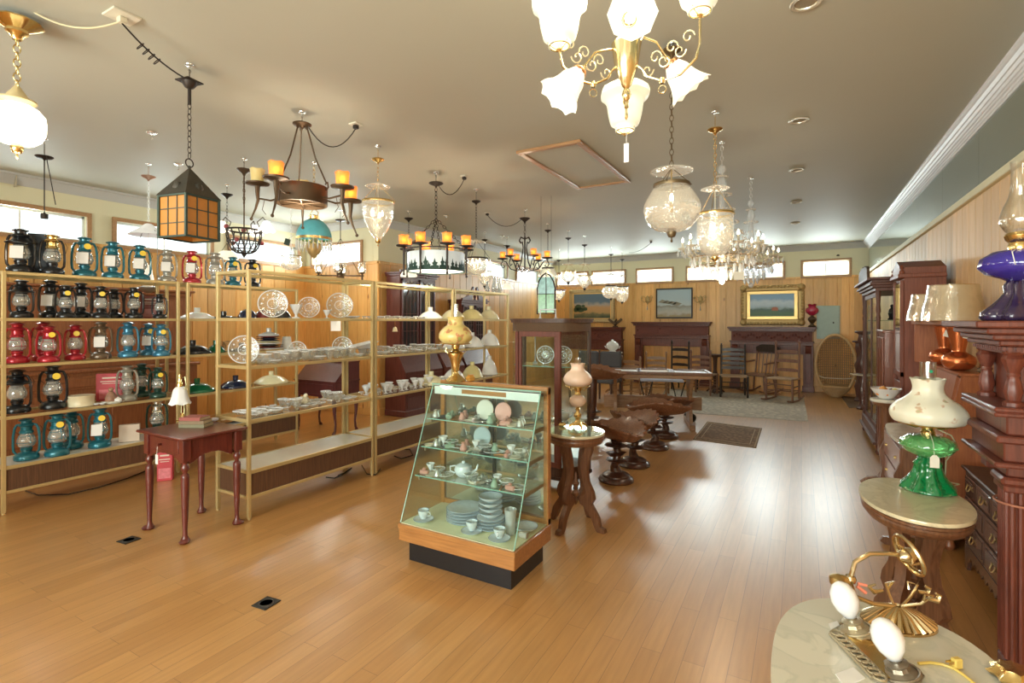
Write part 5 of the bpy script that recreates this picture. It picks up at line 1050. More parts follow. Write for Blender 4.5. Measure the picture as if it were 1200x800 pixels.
put('gv', glassvase(), cp(.745, .2, .2575), 0, 'clear glass vase standing behind the right teacup', 'vase')
SILV = mat('silver_plate', (.75,.77,.78), .18, 1)
def tray(): r = E('silver_tray'); MB().lathe([(.001, 0), (.09, .002), (.11, .01), (.115, .014), (.11, .012), (.09, .005), (.001, .004)], 28, sx=1.4).build('tray', SILV, r); MB().ring(0, 0, .013, .112, .003, 28, 6, sx=1.4).build('rim', SILV, r); return r
def teapot():
    r = E('teapot'); MB().lathe([(.04, 0), (.06, .02), (.07, .05), (.06, .08), (.035, .095), (.012, .1), (.012, .115), (.001, .118)], 22).build('body', BLUEC, r); MB().tube([(.06, 0, .03), (.1, 0, .05), (.11, 0, .09)], [.012, .009, .006], 8).build('spout', BLUEC, r); MB().tube([(-.06, 0, .08), (-.1, 0, .075), (-.1, 0, .04), (-.065, 0, .025)], .006, 6).build('handle', BLUEC, r); return r
def trinket(m, k):
    def f():
        r = E('trinket')
        if k == 0: MB().lathe([(.02, 0), (.026, .01), (.02, .03), (.012, .045), (.016, .055), (.001, .06)], 14).build('figure', m, r)
        elif k == 1: MB().lathe([(.001, 0), (.035, .002), (.04, .01), (.036, .008), (.001, .005)], 18).build('dish', m, r)
        elif k == 2: MB().box(-.035, .035, -.012, .012, 0, .03, .006).lathe([(.01, .03), (.015, .04), (.001, .05)], 10).build('box', m, r)
        else: MB().tube([(-.04, 0, .006), (0, .01, .006), (.045, -.004, .006)], [.005, .008, .004], 8).build('spoon', m, r)
        return r
    return f
TM = [mat('trinket_'+n, c, .3, mt) for n, c, mt in (('silver', (.7,.72,.72), .9), ('cream', (.75,.7,.55), 0), ('rose', (.6,.3,.25), 0), ('copper', (.5,.25,.12), .8), ('jade', (.3,.42,.32), 0), ('dark', (.08,.08,.09), 0))]
CN = ('silver', 'cream', 'pink', 'copper', 'green', 'dark'); KN = ('figurine', 'dish', 'trinket box', 'spoon'); SN_ = ('top', 'middle', 'lowest')
for s_, (z, y0) in enumerate(((.905, .275), (.72, .21), (.535, .145))):
    n = 13; 
    for i in range(n*2):
        if s_ and i % 5 == 4: continue
        a, row = i % n, i//n; ci, ki = (i*5+s_) % 6, (i*3+s_) % 4; x = .07+(.74)*(a+.5*row)/n; y = y0+.035+row*.08
        if s_ == 2 and .2 < x < .45: continue
        put('tr%d%d' % (ci, ki), trinket(TM[ci], ki), cp(x, y, z+.0068), i*1.3, 'small %s %s on the %s glass shelf of the display case' % (CN[ci], KN[ki], SN_[s_]), KN[ki].split()[-1], '%s %ss on the %s case shelf' % (CN[ci], KN[ki], SN_[s_]))
put('stray', tray, cp(.38, .35, .9118), 0, 'oval silver tray on the top glass shelf of the display case', 'tray', None, .8); put('teapot', teapot, cp(.33, .28, .5418), .5, 'blue and white teapot on the lowest glass shelf of the case', 'teapot', None, .9)
put('cup', cup, cp(.22, .25, .7268), .5, 'blue and white teacup on the middle glass shelf of the case', 'teacup') if False else None
for i in range(22):
    k = i % 11; z, y0 = ((.535, .19), (.72, .25))[i//11]; kd = ('goblet', 'salt', 'dish', 'bowl')[(i*3) % 4]
    if i//11 == 0 and k in (3, 4): continue
    put(kd, BLD[kd], cp(.09+k*.068, y0+.035, z+.007), i*.9, 'clear crystal %s among the small pieces on the %s case shelf' % (CATL[kd], ('lowest', 'middle')[i//11]), CATL[kd], 'crystal %ss, %s case shelf' % (CATL[kd], ('lowest', 'middle')[i//11]), .62)
def fan_plate(m, R):
    def f(): r = E('round_plaque'); b = MB().at(0, 0, R+.004, rx=PI/2-.15); b.lathe([(.001, 0), (R*.9, 0), (R, .006), (R*.9, .012), (.001, .008)], 28).build('disc', m, r) ; MB().tube([(-.02, 0, .004), (-.02, .04, .004), (.02, .04, .004), (.02, 0, .004)], .003, 5).build('stand', BRASS, r); return r
    return f
put('fp1', fan_plate(mat('pearl_plaque', (.7,.68,.6), .3), .07), cp(.43, .4, .9118), 0, 'round pearly plaque standing on the top glass shelf', 'plaque'); put('fp2', fan_plate(mat('salmon_plaque', (.7,.35,.3), .4), .065), cp(.57, .41, .9118), 0, 'round salmon pink plaque beside the pearly one', 'plaque'); put('fp3', fan_plate(mat('grey_cushion', (.4,.48,.5), .5), .07), cp(.42, .38, .7268), 0, 'round grey blue plaque on the middle glass shelf', 'plaque')
# lamps ------------------------------------------------------------------
def squat_shade(z, s, m, r, name='glass_shade', floral=None):
    b = MB(); b.open_lathe([(.1*s, 0), (.12*s, .005), (.15*s, .035*s), (.158*s, .065*s), (.15*s, .1*s), (.115*s, .145*s), (.085*s, .165*s), (.072*s, .19*s), (.072*s, .22*s), (.085*s, .245*s)], 36, t=.004, cz=z, lobes=12, amp=.008, ruffle=.003*s); return b.build(name, m, r)
def floral_glass(name, base, f1, f2, amt=.56):
    m, n, l, o = nt(name); p = n.new('ShaderNodeBsdfPrincipled'); l.new(p.outputs[0], o.inputs[0]); p.inputs['Roughness'].default_value = .3; p.inputs['Subsurface Weight'].default_value = .15; p.inputs['Subsurface Radius'].default_value = (.03,.03,.02)
    tc = n.new('ShaderNodeTexCoord'); nz = n.new('ShaderNodeTexNoise'); nz.inputs['Scale'].default_value = 16; nz.inputs['Detail'].default_value = 2; l.new(tc.outputs['Object'], nz.inputs['Vector'])
    cr = n.new('ShaderNodeValToRGB'); e = cr.color_ramp.elements; e[0].position = amt; e[0].color = (*base, 1); e[1].position = amt+.04; e[1].color = (*f1, 1); x = cr.color_ramp.elements.new(amt+.1); x.color = (*f2, 1)
    l.new(nz.outputs['Fac'], cr.inputs[0]); l.new(cr.outputs[0], p.inputs['Base Color']); return m
def case_lamp():
    r = E('brass_parlour_lamp')
    MB().lathe([(.07, 0), (.073, .008), (.06, .02), (.045, .035), (.025, .05), (.02, .06), (.016, .07)], 24, lobes=4, amp=.05).build('base', BRASS, r)
    MB().lathe([(.016, .068), (.026, .08), (.032, .12), (.045, .165), (.058, .19), (.06, .205), (.05, .215), (.03, .22), (.02, .235), (.028, .25), (.028, .262), (.001, .264)], 24).build('font', BRASS, r)
    MB().ring(0, 0, .275, .11, .003, 28, 6).tube([(-.11, 0, .275), (0, 0, .262), (.11, 0, .275)], .003, 5).tube([(0, -.11, .275), (0, 0, .262), (0, .11, .275)], .003, 5).build('shade_ring', BRASS, r)
    squat_shade(.276, .78, floral_glass('yellow_rose_glass', (.72,.58,.22), (.6,.2,.1), (.35,.36,.1)), r)
    MB().open_lathe([(.022, .27), (.03, .3), (.02, .36), (.019, .56)], 16, t=.0015).build('chimney', CHIM, r)
    for s in (-1, 1): MB().tube([(s*.058, 0, .2), (s*.08, 0, .22), (s*.07, 0, .24)], .003, 5).build('side_scroll', BRASS, r)
    return r
put('case_lamp', case_lamp, cp(.15, .44, CZ+.0125), .3, 'brass oil lamp with yellow floral globe standing on the display case', 'lamp')
tag(MB().lathe([(.015, 0), (.03, .01), (.034, .03), (.02, .045), (.022, .05), (.001, .05)], 16, lobes=5, amp=.1).build('amber_ornament', mat('amber_brass_lump', (.7,.35,.08), .3, .6), loc=cp(.26, .47, CZ+.0125)), 'small amber ornament beside the brass lamp on the case', 'ornament')
# ================================================================== round marble-top stand with pink lamp
def flatleg(pts, t): return pts
def scroll_leg(a, R0, H, r, m, W_=.03):
    """sawn S-shaped plank leg standing radially: outline in (radius, height)"""
    out = [(R0*.62, H), (R0*.62, H*.93), (R0*.5, H*.8), (R0*.44, H*.68), (R0*.5, H*.55), (R0*.66, H*.44), (R0*.7, H*.36), (R0*.6, H*.3), (R0*.72, H*.24), (R0*.86, H*.16), (R0*.92, H*.06), (R0*1.06, H*.05), (R0*1.1, H*.01), (R0*1.02, 0), (R0*.82, 0), (R0*.72, H*.05), (R0*.62, H*.14), (R0*.46, H*.22), (R0*.34, H*.26), (R0*.2, H*.28), (R0*.14, H*.34), (R0*.4, H*.42), (R0*.36, H*.5), (R0*.26, H*.62), (R0*.24, H*.74), (R0*.3, H*.85), (R0*.4, H*.95), (R0*.4, H)]
    b = MB(); b.M = Matrix.Rotation(a, 4, 'Z'); b.prism(out, -W_/2, W_/2, 'y'); return b.build('leg', m, r, 30)
def oval_table(name, sx, sy, H, legR, m, marb, nleg=4, a0=PI/4, pw=2, glasstop=True, sc=1):
    r = E(name); e = [(0, 0)]
    def ov(z0, z1, k, mm, nm, bev=.006, inner=0):
        MB().lathe([(.001, z0), (k-.03, z0), (k-.01, z0+.004), (k, z0+bev), (k, z1-bev), (k-bev, z1), (.001, z1)], 56, sx=sx, sy=sy, pw=pw).build(nm, mm, r)
    ov(H-.022, H, 1, marb, 'marble_top'); MB().lathe([(.001, H-.085), (.9, H-.085), (.93, H-.075), (.97, H-.065), (.985, H-.05), (.97, H-.042), (1.0, H-.034), (1.0, H-.0225), (.001, H-.0225)], 56, sx=sx*.985, sy=sy*.985, pw=pw).build('moulded_apron', m, r)
    for k in range(nleg):
        a = a0+k*2*PI/nleg; R = legR*(1 if nleg == 4 else 1); scroll_leg(math.atan2(math.sin(a)*sy, math.cos(a)*sx) if sx != sy else a, R, H-.085, r, m, .038*sc)
    b = MB().lathe([(.001, .16), (.012, .18), (.02, .2), (.01, .22), (.028, .24), (.03, .26), (.012, .28), (.012, .3), (.02, .31), (.03, .33), (.012, .36), (.008, .4), (.001, .42)], 16); b.build('turned_finial', m, r)
    MB().lathe([(.05, .2), (.09, .21), (.09, .225), (.03, .235)], 20, cz=.0).build('stretcher_boss', m, r) if False else None
    return r
s1 = at_z(679, 505, .74)
sR = .2; st1 = oval_table('marble_top_stand', .225, .225, .74, .24, WAL, MARB); st1.location = (s1.x-.03, s1.y, 0); st1.rotation_euler = (0, 0, .62); tag(st1, 'round marble-top walnut stand right of the display case', 'table')
MB().lathe([(.001, .7405), (.212, .7405), (.214, .744), (.001, .745)], 48).build('glass_cover', glass('cover_glass', (.9,.96,.93), .1), st1)
def pink_lamp():
    r = E('pink_parlour_lamp'); PK = mat('pink_opal_glass', (.85,.62,.47), .3, sss=.2)
    b = MB().lathe([(.03, .035), (.05, .03), (.035, .045), (.022, .06), (.016, .075), (.022, .085), (.03, .1), (.028, .12), (.014, .135), (.012, .15), (.02, .16), (.012, .17), (.018, .18)], 20, lobes=8, amp=.05)
    for k in range(4): a = k*PI/2+.5; b.tube([(.035*math.cos(a), .035*math.sin(a), .04), (.07*math.cos(a), .07*math.sin(a), .028), (.08*math.cos(a), .08*math.sin(a), .008)], [.014, .011, .008], 8)
    b.build('footed_base', BRASS, r); MB().lathe([(.018, .178), (.05, .19), (.068, .22), (.064, .25), (.04, .27), (.02, .275)], 24, lobes=10, amp=.02).build('glass_font', PK, r)
    b = MB().lathe([(.02, .274), (.028, .28), (.02, .3), (.03, .31), (.032, .335), (.02, .345)], 18).ring(0, 0, .35, .1, .003, 28, 6)
    for k in range(4): a = k*PI/2; b.tube([(.03*math.cos(a), .03*math.sin(a), .33), (.055*math.cos(a), .055*math.sin(a), .31), (.07*math.cos(a), .07*math.sin(a), .335), (.1*math.cos(a), .1*math.sin(a), .35)], .0028, 5)
    b.build('gallery', BRASS, r); squat_shade(.352, .74, PK, r); MB().open_lathe([(.022, .345), (.028, .37), (.026, .42), (.026, .58)], 16, t=.0015).build('chimney', CHIM, r); return r
p = at_z(677, 502, .745); put('pink', pink_lamp, (p.x, p.y, .7458), .3, 'brass lamp with pink opal globe on the round marble stand', 'lamp', None, .97)
p = at_z(659, 499, .745); 
def glasses():
    r = E('brass_trinket'); MB().lathe([(.02, 0), (.03, .01), (.02, .025), (.001, .03)], 12, lobes=5, amp=.2).build('leafy_body', BRASS, r); MB().tube([(-.02+.018*math.cos(t), 0, .04+.018*math.sin(t)) for t in [i*PI/5 for i in range(10)]], .002, 5, closed=True).tube([(-.02, 0, .022), (-.01, 0, .012)], .002, 5).build('wire_loops', IRON, r); return r
put('gls', glasses, (p.x-.0, p.y+.0, .7458), .3, 'little gilt leaf ornament with wire loops left of the pink lamp', 'ornament')
# ================================================================== curved glass curio cabinet
def curio():
    # corners measured from the photo: front left and front right of the front
    r = E('curio_cabinet', (-1.67, 4.24, 0)); H = 1.62; hw = .5; D = .42
    # plan outline with bowed sides, front faces -y
    fr = [(-.28, -.2), (.28, -.2)]
    side = [(.28, -.2), (.36, -.17), (.42, -.1), (.46, .0), (.47, .12), (.47, .22)]
    plan = side+[(-x, y) for x, y in reversed(side)]
    def sc(k): return [(x*k, y*k if y < 0 else y) for x, y in plan]
    MB().prism(sc(1.05), H-.035, H, 'z').prism(sc(1.08), H-.012, H+.004, 'z').build('cornice', DKW, r)
    MB().prism(sc(1.0), H-.12, H-.0355, 'z').build('frieze', mat('carved_oak', (.12,.07,.04), .6, bump=1, scale=70, spec=.2), r)
    MB().prism(sc(1.0), .1, .22, 'z').prism(sc(1.03), .1, .13, 'z').build('base', DKW, r)
    for (x, y) in ((-.42, -.08), (.42, -.08), (-.42, .18), (.42, .18)): MB().lathe([(.025, 0), (.03, .02), (.02, .05), (.035, .08), (.035, .1)], 12, x, y).build('foot', DKW, r)
    for x in (-.28, .28): MB().box(x-.022, x+.022, -.225, -.19, .22, H-.12, .004).build('corner_post', MAH, r)
    for x in (-.455, .455): MB().box(x-.018, x+.018, .18, .22, .22, H-.12, .004).build('back_post', DKW, r)
    f = MB().box(-.258, .258, -.215, -.195, H-.17, H-.12, .002).box(-.258, .258, -.215, -.195, .22, .27, .002).box(-.258, -.218, -.215, -.195, .27, H-.17, .002).box(.218, .258, -.215, -.195, .27, H-.17, .002); f.build('door', MAH, r)
    MB().box(-.218, .218, -.207, -.203, .27, H-.17).build('door_pane', PANE, r, 0)
    for s in (1, -1):
        V = [(s*x, y, z) for z in (.22, H-.12) for x, y in side]; n = len(side)
        MB().add(V, [(i, i+1, n+i+1, n+i) for i in range(n-1)]).build('curved_side_pane', PANE, r, 60)
    MB().box(-.44, .44, .2, .206, .22, H-.12).build('glass_back', PANE, r, 0)
    EG = mat('green_glass_edge', ())
    for z in (.62, 1.2-.04):
        k = .96; MB().prism([(x*k, y*k if y < 0 else y*.88) for x, y in plan], z, z+.007, 'z').build('glass_shelf', glass('greenish_shelf', ()), r, 0)
        MB().tube([(x*k, y*k, z+.0035) for x, y in reversed(plan[:3])][::-1] if False else [(-x*k, y*k, z+.0035) for x, y in reversed(side[:4])]+[(x*k, y*k, z+.0035) for x, y in side[:4]], .004, 5).build('shelf_edge', EG, r)
    return tag(r, 'dark oak curio cabinet with curved glass behind the display case', 'curio cabinet')
cu = curio(); c0 = at_z(650, 372, 1.62) if False else None
cu.location = (-2.2, 4.6, 0); cu.scale = (.8, 1, 1)
def in_curio(x, y, z): q = Vector((x*.8, y, 0)); return (cu.location.x+q.x, cu.location.y+q.y, z)
put('platestand', standplate(.09), in_curio(-.05, .05, 1.168), .2, 'upper glass plate standing in the curio cabinet', 'plate', 'plates in the curio cabinet'); put('platestand', standplate(.09), in_curio(.17, .08, 1.168), .4, 'right glass plate standing in the curio cabinet', 'plate', 'plates in the curio cabinet')
put('stray', tray, in_curio(.0, -.03, .628), .2, 'oval silver tray on the lower shelf of the curio cabinet', 'tray', None, .8)
put('teapot', teapot, in_curio(.2, .02, .628), .5, 'blue and white teapot in the curio cabinet', 'teapot', None, .9); put('gv', glassvase(), in_curio(-.2, .0, .628), 0, 'clear vase in the curio cabinet', 'vase', None, 1.2)
def gun_rack():
    r = E('white_display_easel'); M = mat('white_plastic', (.8,.8,.8), .4); MB().tube([(-.08, 0, 0), (-.08, 0, .09), (.08, 0, .09), (.08, 0, 0)], .008, 8).build('frame', M, r); MB().tube([(-.08, -.04, .004), (-.08, .05, .004)], .006, 6).tube([(.08, -.04, .004), (.08, .05, .004)], .006, 6).build('feet', M, r); return r
put('ease', gun_rack, in_curio(-.02, .05, 1.6248), .2, 'small white wire stand on top of the curio cabinet', 'stand')
# ================================================================== carved leaf pedestal stands
def leaf_stand(seed=1, H=.5):
    def f():
        r = E('carved_leaf_stand'); rn = random.Random(seed); CM = wood('dark_carved_walnut', (.10,.035,.018), (.045,.016,.01), .3, coat=.4); CL = wood('carved_leaf_top', (.27,.12,.06), (.14,.055,.03), .35, axis=1)
        MB().lathe([(.17, 0), (.175, .015), (.165, .035), (.14, .05), (.135, .065), (.11, .08), (.07, .09), (.05, .1), (.001, .1)], 28).build('round_base', CM, r)
        b = MB(); P = [(0, 0, .08), (.015, .01, .14), (-.015, .02, .2), (-.02, -.01, .26), (.01, -.02, .32), (.0, 0, H-.08)]; b.tube(P, [.06, .042, .036, .034, .038, .06], 12)
        for k, zz in enumerate((.2, .27, .35)):
            b.at(0, 0, zz, rz=k*1.9).lathe([(.03, -.02), (.09, -.008), (.12, .008), (.1, .014), (.02, .02)], 18, sy=.75, lobes=5, amp=.12)
        b.build('carved_stem', CM, r)
        n = 40; V = []; F = []   # leaf: pointed oval with serrated, upturned rim
        for ring, (k, z) in enumerate(((.02, H-.055), (.5, H-.045), (.85, H-.01), (1.08, H+.06), (1.1, H+.05), (.87, H-.035), (.5, H-.075), (.02, H-.085))):
            for i in range(n):
                a = 2*PI*i/n; L = .3*(1+.35*max(0, math.cos(a))**6); w = .21; q = k*(1+(.07 if i % 2 else -.04)*(1 if ring in (3, 4) else 0)); cu_ = .06*math.cos(2*a)*k*k
                V.append((L*q*math.cos(a), w*q*math.sin(a), z+cu_*-.6+(.012 if i % 2 and ring == 3 else 0)))
        for j in range(7):
            for i in range(n): F.append((j*n+i, j*n+(i+1) % n, (j+1)*n+(i+1) % n, (j+1)*n+i))
        F.append(tuple(range(n-1, -1, -1))); F.append(tuple(7*n+i for i in range(n)))
        lf = MB().add(V, F).build('leaf_top', CL, r, 35)
        v = MB().tube([(-.24, 0, H-.018), (0, 0, H-.032), (.27, 0, H-.01), (.4, 0, H-.0)], [.004, .007, .008, .012], 6)
        for k in range(-3, 4):
            for s in (-1, 1): v.tube([(k*.06, 0, H-.03), (k*.06+.05, s*.07, H-.03), (k*.06+.075, s*.12, H-.012)], .003, 5)
        v.build('leaf_veins', CM, lf); return r
    return f
q = at_z(722, 572, 0)
for i, (u, v, H, rz, lab) in enumerate(((722, 563, .5, 2.6, 'nearest carved leaf stand beside the round marble stand'), (743, 545, .5, 2.3, 'second carved leaf stand, just behind the nearest'), (767, 525, .5, .45, 'carved leaf stand at right in front of the trestle table'), (780, 512, .46, .9, 'round carved base stand behind the right leaf stand'), (695, 512, .88, .1, 'tall carved leaf stand behind the curio cabinet edge'))):
    p = at_z(u, v, .0); put('leaf%.2f' % H, leaf_stand(i+1, H), (p.x, p.y, .001), rz, lab, 'stand', 'carved leaf stands')
# ================================================================== right side, near to far
FT = (.2, 1.53)
def top_table(name, c, sx, sy, H, leg, lab, pw, a0=PI/4, sc=1.25):
    t = oval_table(name, sx, sy, H, leg, WAL, MARB if name == 'oval_marble_table' else MARBW, pw=pw, a0=a0, sc=sc); t.location = (c[0], c[1], 0); return tag(t, lab, 'table')
top_table('turtle_marble_table', (.2, 1.52), .27, .42, .72, .33, 'marble-top walnut table in the bottom right corner with sconces on it', 2.5)
MTC = (.485, 3.2); top_table('oval_marble_table', MTC, .225, .36, .72, .27, 'oval cream marble-top walnut table under the green glass lamp', 2.1)
# green glass lamp
def gl(p, n, l, o, c, tr):
    p.inputs['Base Color'].default_value = c; p.inputs['Roughness'].default_value = .06; p.inputs['Transmission Weight'].default_value = tr; p.inputs['IOR'].default_value = 1.4; p.inputs['Coat Weight'].default_value = 1; l.new(p.outputs[0], o.inputs[0])
    z = n.new('ShaderNodeTexNoise'); z.inputs['Scale'].default_value = 22; tc = n.new('ShaderNodeTexCoord'); l.new(tc.outputs['Object'], z.inputs['Vector']); b = n.new('ShaderNodeBump'); b.inputs['Strength'].default_value = .9; b.inputs['Distance'].default_value = .012; l.new(z.outputs['Fac'], b.inputs['Height']); l.new(b.outputs[0], p.inputs['Normal']); l.new(b.outputs[0], p.inputs['Coat Normal'])
def green_lamp():
    r = E('green_glass_lamp'); G = glass('green_pressed_glass', (.1,.72,.25), .3, ribs=35, milk=0, rough=.1)
    m, n, l, o = nt('emerald_moulded_glass'); p = n.new('ShaderNodeBsdfPrincipled'); gl(p, n, l, o, (.005,.3,.08,1), .45)
    m2, n, l, o = nt('light_green_moulded_glass'); p = n.new('ShaderNodeBsdfPrincipled'); gl(p, n, l, o, (.2,.7,.22,1), .6)
    MB().lathe([(.1, 0), (.115, .008), (.11, .025), (.085, .055), (.065, .09), (.055, .13), (.06, .145), (.045, .16), (.04, .175), (.001, .178)], 48, lobes=8, amp=.13).ring(0, 0, .008, .108, .008, 40, 6).build('fluted_foot', m, r, 60)
    MB().lathe([(.04, .176), (.06, .185), (.1, .205), (.122, .235), (.118, .262), (.085, .285), (.04, .295), (.001, .296)], 40, lobes=20, amp=.012).build('oil_font', m2, r, 60)
    b = MB().ring(0, 0, .235, .123, .003, 36, 5)
    for k in range(10): a = k*PI/5; b.tube([(.124*math.cos(a)+.0*0, .124*math.sin(a), .235), (.11*math.cos(a+.2), .11*math.sin(a+.2), .262), (.07*math.cos(a+.35), .07*math.sin(a+.35), .286)], .0035, 5)
    b.build('moulded_swirls', m2, r)
    b = MB().lathe([(.03, .294), (.032, .31), (.026, .318), (.03, .33), (.034, .345), (.02, .35), (.001, .352)], 20).ring(0, 0, .355, .13, .004, 32, 6)
    for k in range(4): a = k*PI/2+.4; b.tube([(.03*math.cos(a), .03*math.sin(a), .34), (.07*math.cos(a), .07*math.sin(a), .335), (.13*math.cos(a), .13*math.sin(a), .355)], .004, 6)
    b.build('burner_and_gallery', BRASS, r)
    MB().open_lathe([(.13, .357), (.15, .362), (.166, .39), (.165, .42), (.14, .455), (.1, .485), (.075, .51), (.066, .54), (.072, .575), (.078, .59)], 48, t=.004, lobes=10, amp=.012, ruffle=.002).build('painted_shade', floral_glass('cream_floral_opal', (.84,.81,.66), (.65,.45,.3), (.45,.5,.28), .6), r)
    MB().open_lathe([(.034, .35), (.037, .37), (.037, .5), (.036, .675)], 20, t=.0018, ruffle=.002).build('chimney', CHIM, r); MB().at(.0, -.038, .63, rx=PI/2).lathe([(.001, 0), (.008, 0), (.008, .001), (.001, .001)], 10).build('green_sticker', mat('green_sticker', (.02,.4,.2), .5), r)
    MB().tube([(.03, -.02, .33), (.09, -.03, .3), (.13, -.0, .24), (.1, .05, .15), (.09, .04, .02), (.15, .1, .004), (.2, .15, .004), (.15, .2, .004)], .0035, 6).build('electric_cord', mat('olive_cord', (.45,.42,.25), .5), r)
    MB().tube([(-.01, -.035, .33), (-.02, -.115, .27), (-.02, -.125, .21)], .001, 4).at(-.02, -.128, .18).prism([(-.02, -.03), (.02, -.03), (.02, .02), (.008, .034), (-.008, .034), (-.02, .02)], -.001, .001, 'y').build('price_tag', TAGM, r)
    return r
p = at_z(1091, 574, .72); put('green', green_lamp, (p.x-.015, p.y-.01, .7205), .2, 'tall green glass lamp with cream floral shade on the oval marble table', 'lamp', None, .985)
# brass sconce on shell base, egg bulbs fixture, cord
BR2 = mat('antique_polished_brass', (.6,.47,.27), .25, 1)
def sconce():
    r = E('brass_wall_sconce')
    n = 26; V = []; F = []
    b = MB()
    for k in range(n):
        a = 2*PI*k/n; b.tube([(.01*math.cos(a), .01*math.sin(a), .05), (.05*math.cos(a), .035*math.sin(a), .035), (.095*math.cos(a), .062*math.sin(a), .006)], [.004, .007, .009], 6)
    b.lathe([(.001, .045), (.05, .034), (.09, .006), (.1, .006), (.102, 0), (.001, 0)][::-1], 40, sy=.66); b.build('fluted_backplate', BR2, r)
    P = [(-.01, 0, .05), (-.07, 0, .055), (-.12, 0, .075), (-.135, 0, .12), (-.12, 0, .175), (-.08, 0, .2), (-.03, 0, .202), (.0, 0, .2)]
    S_ = []
    for i in range(len(P)-1):
        for t in (0, .5): S_.append(Vector(P[i]).lerp(Vector(P[i+1]), t))
    MB().tube(S_+[P[-1]], .0065, 8).lathe([(.012, -.01), (.016, 0), (.012, .01)], 12, -.133, 0, .125).build('curved_arm', BR2, r)
    b = MB().at(.03, 0, .2, ry=PI/2-.35); b.tube([(.055*math.cos(t), .055*math.sin(t), 0) for t in [i*2*PI/28 for i in range(28)]], .006, 6, closed=True).tube([(.048*math.cos(t), .048*math.sin(t), .006) for t in [i*2*PI/28 for i in range(28)]], .003, 5, closed=True)
    b.lathe([(.008, -.03), (.018, -.02), (.022, 0), (.016, .014), (.001, .016)], 14)
    for k in range(3): t = k*2.09+.5; b.tube([(.016*math.cos(t), .016*math.sin(t), 0), (.035*math.cos(t+.3), .035*math.sin(t+.3), -.015), (.053*math.cos(t), .053*math.sin(t), 0)], .004, 6)
    b.build('shade_ring', BR2, r)
    b = MB().at(0, 0, .05)
    for s, q in ((1, 1), (1, -1), (-1, 1)): b.tube([(.01*s, 0, .0), (.03*s+.02, .02*q, .02), (.045*s+.03, .03*q, .05), (.02*s+.03, .035*q, .055), (.03*s+.02, .03*q, .035)], .004, 6).tube([(.05*s+.02, .02*q, .035), (.075*s+.02, .02*q, .03), (.085*s+.015, .02*q, .045), (.07*s+.02, .02*q, .052)], [.005, .008, .007, .003], 6)
    b.build('acanthus_scrolls', BR2, r); MB().tube([(-.14, 0, .12), (-.165, .0, .125)], .014, 10).lathe([(.001, 0), (.02, .01), (.02, .03), (.001, .04)], 10, -.17, 0, .1).build('key_switch', ABRASS, r)
    MB().tube([(-.12, -.01, .11), (-.1, -.02, .095)], .005, 6).tube([(-.118, -.01, .118), (-.095, -.015, .115)], .004, 6).build('wire_nut', mat('coral_wire_nut', (.85,.25,.15), .5), r); return r
p = at_z(1053, 733, .72); put('sconce', sconce, (p.x+.0, p.y+.012, .7205), .45, 'brass wall sconce with curved arm lying on the front marble table', 'sconce', None, 1.0)
def bulb_fix(m):
    def f():
        r = E('egg_bulb_light'); b = MB().lathe([(.05, 0), (.052, .006), (.04, .014), (.028, .02), (.026, .03), (.03, .036), (.018, .04), (.001, .041)], 24, lobes=9, amp=.06).ring(0, 0, .012, .048, .004, 20, 5); b.build('ornate_socket', m, r)
        MB().lathe([(.014, .036), (.016, .046), (.02, .05)], 16).build('screw_base', mat('silver_plate', ()), r)
        MB().lathe([(.014, .048), (.022, .056), (.034, .075), (.04, .1), (.036, .125), (.024, .145), (.01, .153), (.001, .155)], 24).build('opal_bulb', mat('opal_egg_glass', (.88,.86,.86), .12, coat=.5), r); return r
    return f
p = at_z(1003, 741, .72); a = put('egg1', bulb_fix(mat('tarnished_gilt', (.5,.42,.28), .4, .7)), (p.x, p.y, .7205), 0, 'milk glass egg bulb in gilt socket, left of the pair', 'light bulb', 'pair of egg bulb fittings', .9); a.rotation_euler = (.0, -.3, 0)
p = at_z(1056, 793, .72); a = put('egg2', bulb_fix(mat('dark_gilt', (.28,.23,.17), .4, .7)), (p.x, p.y, .7205), 0, 'milk glass egg bulb in dark socket, right of the pair', 'light bulb', 'pair of egg bulb fittings', .9); a.rotation_euler = (.0, -.3, 0)
def filigree_bar():
    r = E('filigree_light_bar'); p0, p1 = at_z(990, 745, .72), at_z(1042, 797, .72); D = (p1-p0); 
    b = MB(); n = 9
    for i in range(n):
        c = D*(i/(n-1)); b.tube([(c.x+.014*math.cos(t), c.y+.014*math.sin(t), .006) for t in [j*PI/4 for j in range(8)]], .0035, 5, closed=True)
    nrm = Vector((-D.y, D.x, 0)).normalized()*.018
    for s in (-1, 1): b.tube([nrm*s+Vector((0, 0, .004)), D+nrm*s+Vector((0, 0, .004))], .004, 6)
    b.build('pierced_edge', mat('tarnished_gilt', ()), r); b = MB(); q = nrm*4.2
    b.add([tuple(x) for x in (nrm, D+nrm, D+q, q, nrm+Vector((0,0,.006)), D+nrm+Vector((0,0,.006)), D+q+Vector((0,0,.006)), q+Vector((0,0,.006)))], [(0,1,2,3), (7,6,5,4), (0,4,5,1), (1,5,6,2), (2,6,7,3), (3,7,4,0)]); b.build('gilt_plate', BRASS, r); r.location = (p0.x-.02, p0.y-.01, .7206); return tag(r, 'pierced gilt light bar lying between the two egg bulbs', 'light fixture')
filigree_bar()
def flat(pts, name, m, lab, cat, z=.7206, t=.002):
    P = [at_z(u, v, z) for u, v in pts]; c = sum(P, Vector())/len(P); return tag(MB().prism([(q.x-c.x, q.y-c.y) for q in P], 0, t, 'z').build(name, m, loc=(c.x, c.y, z)), lab, cat)
flat([(979, 790), (1000, 782), (1014, 795), (990, 806)], 'blank_card', PAPER, 'blank white card on the front edge of the marble table', 'card')
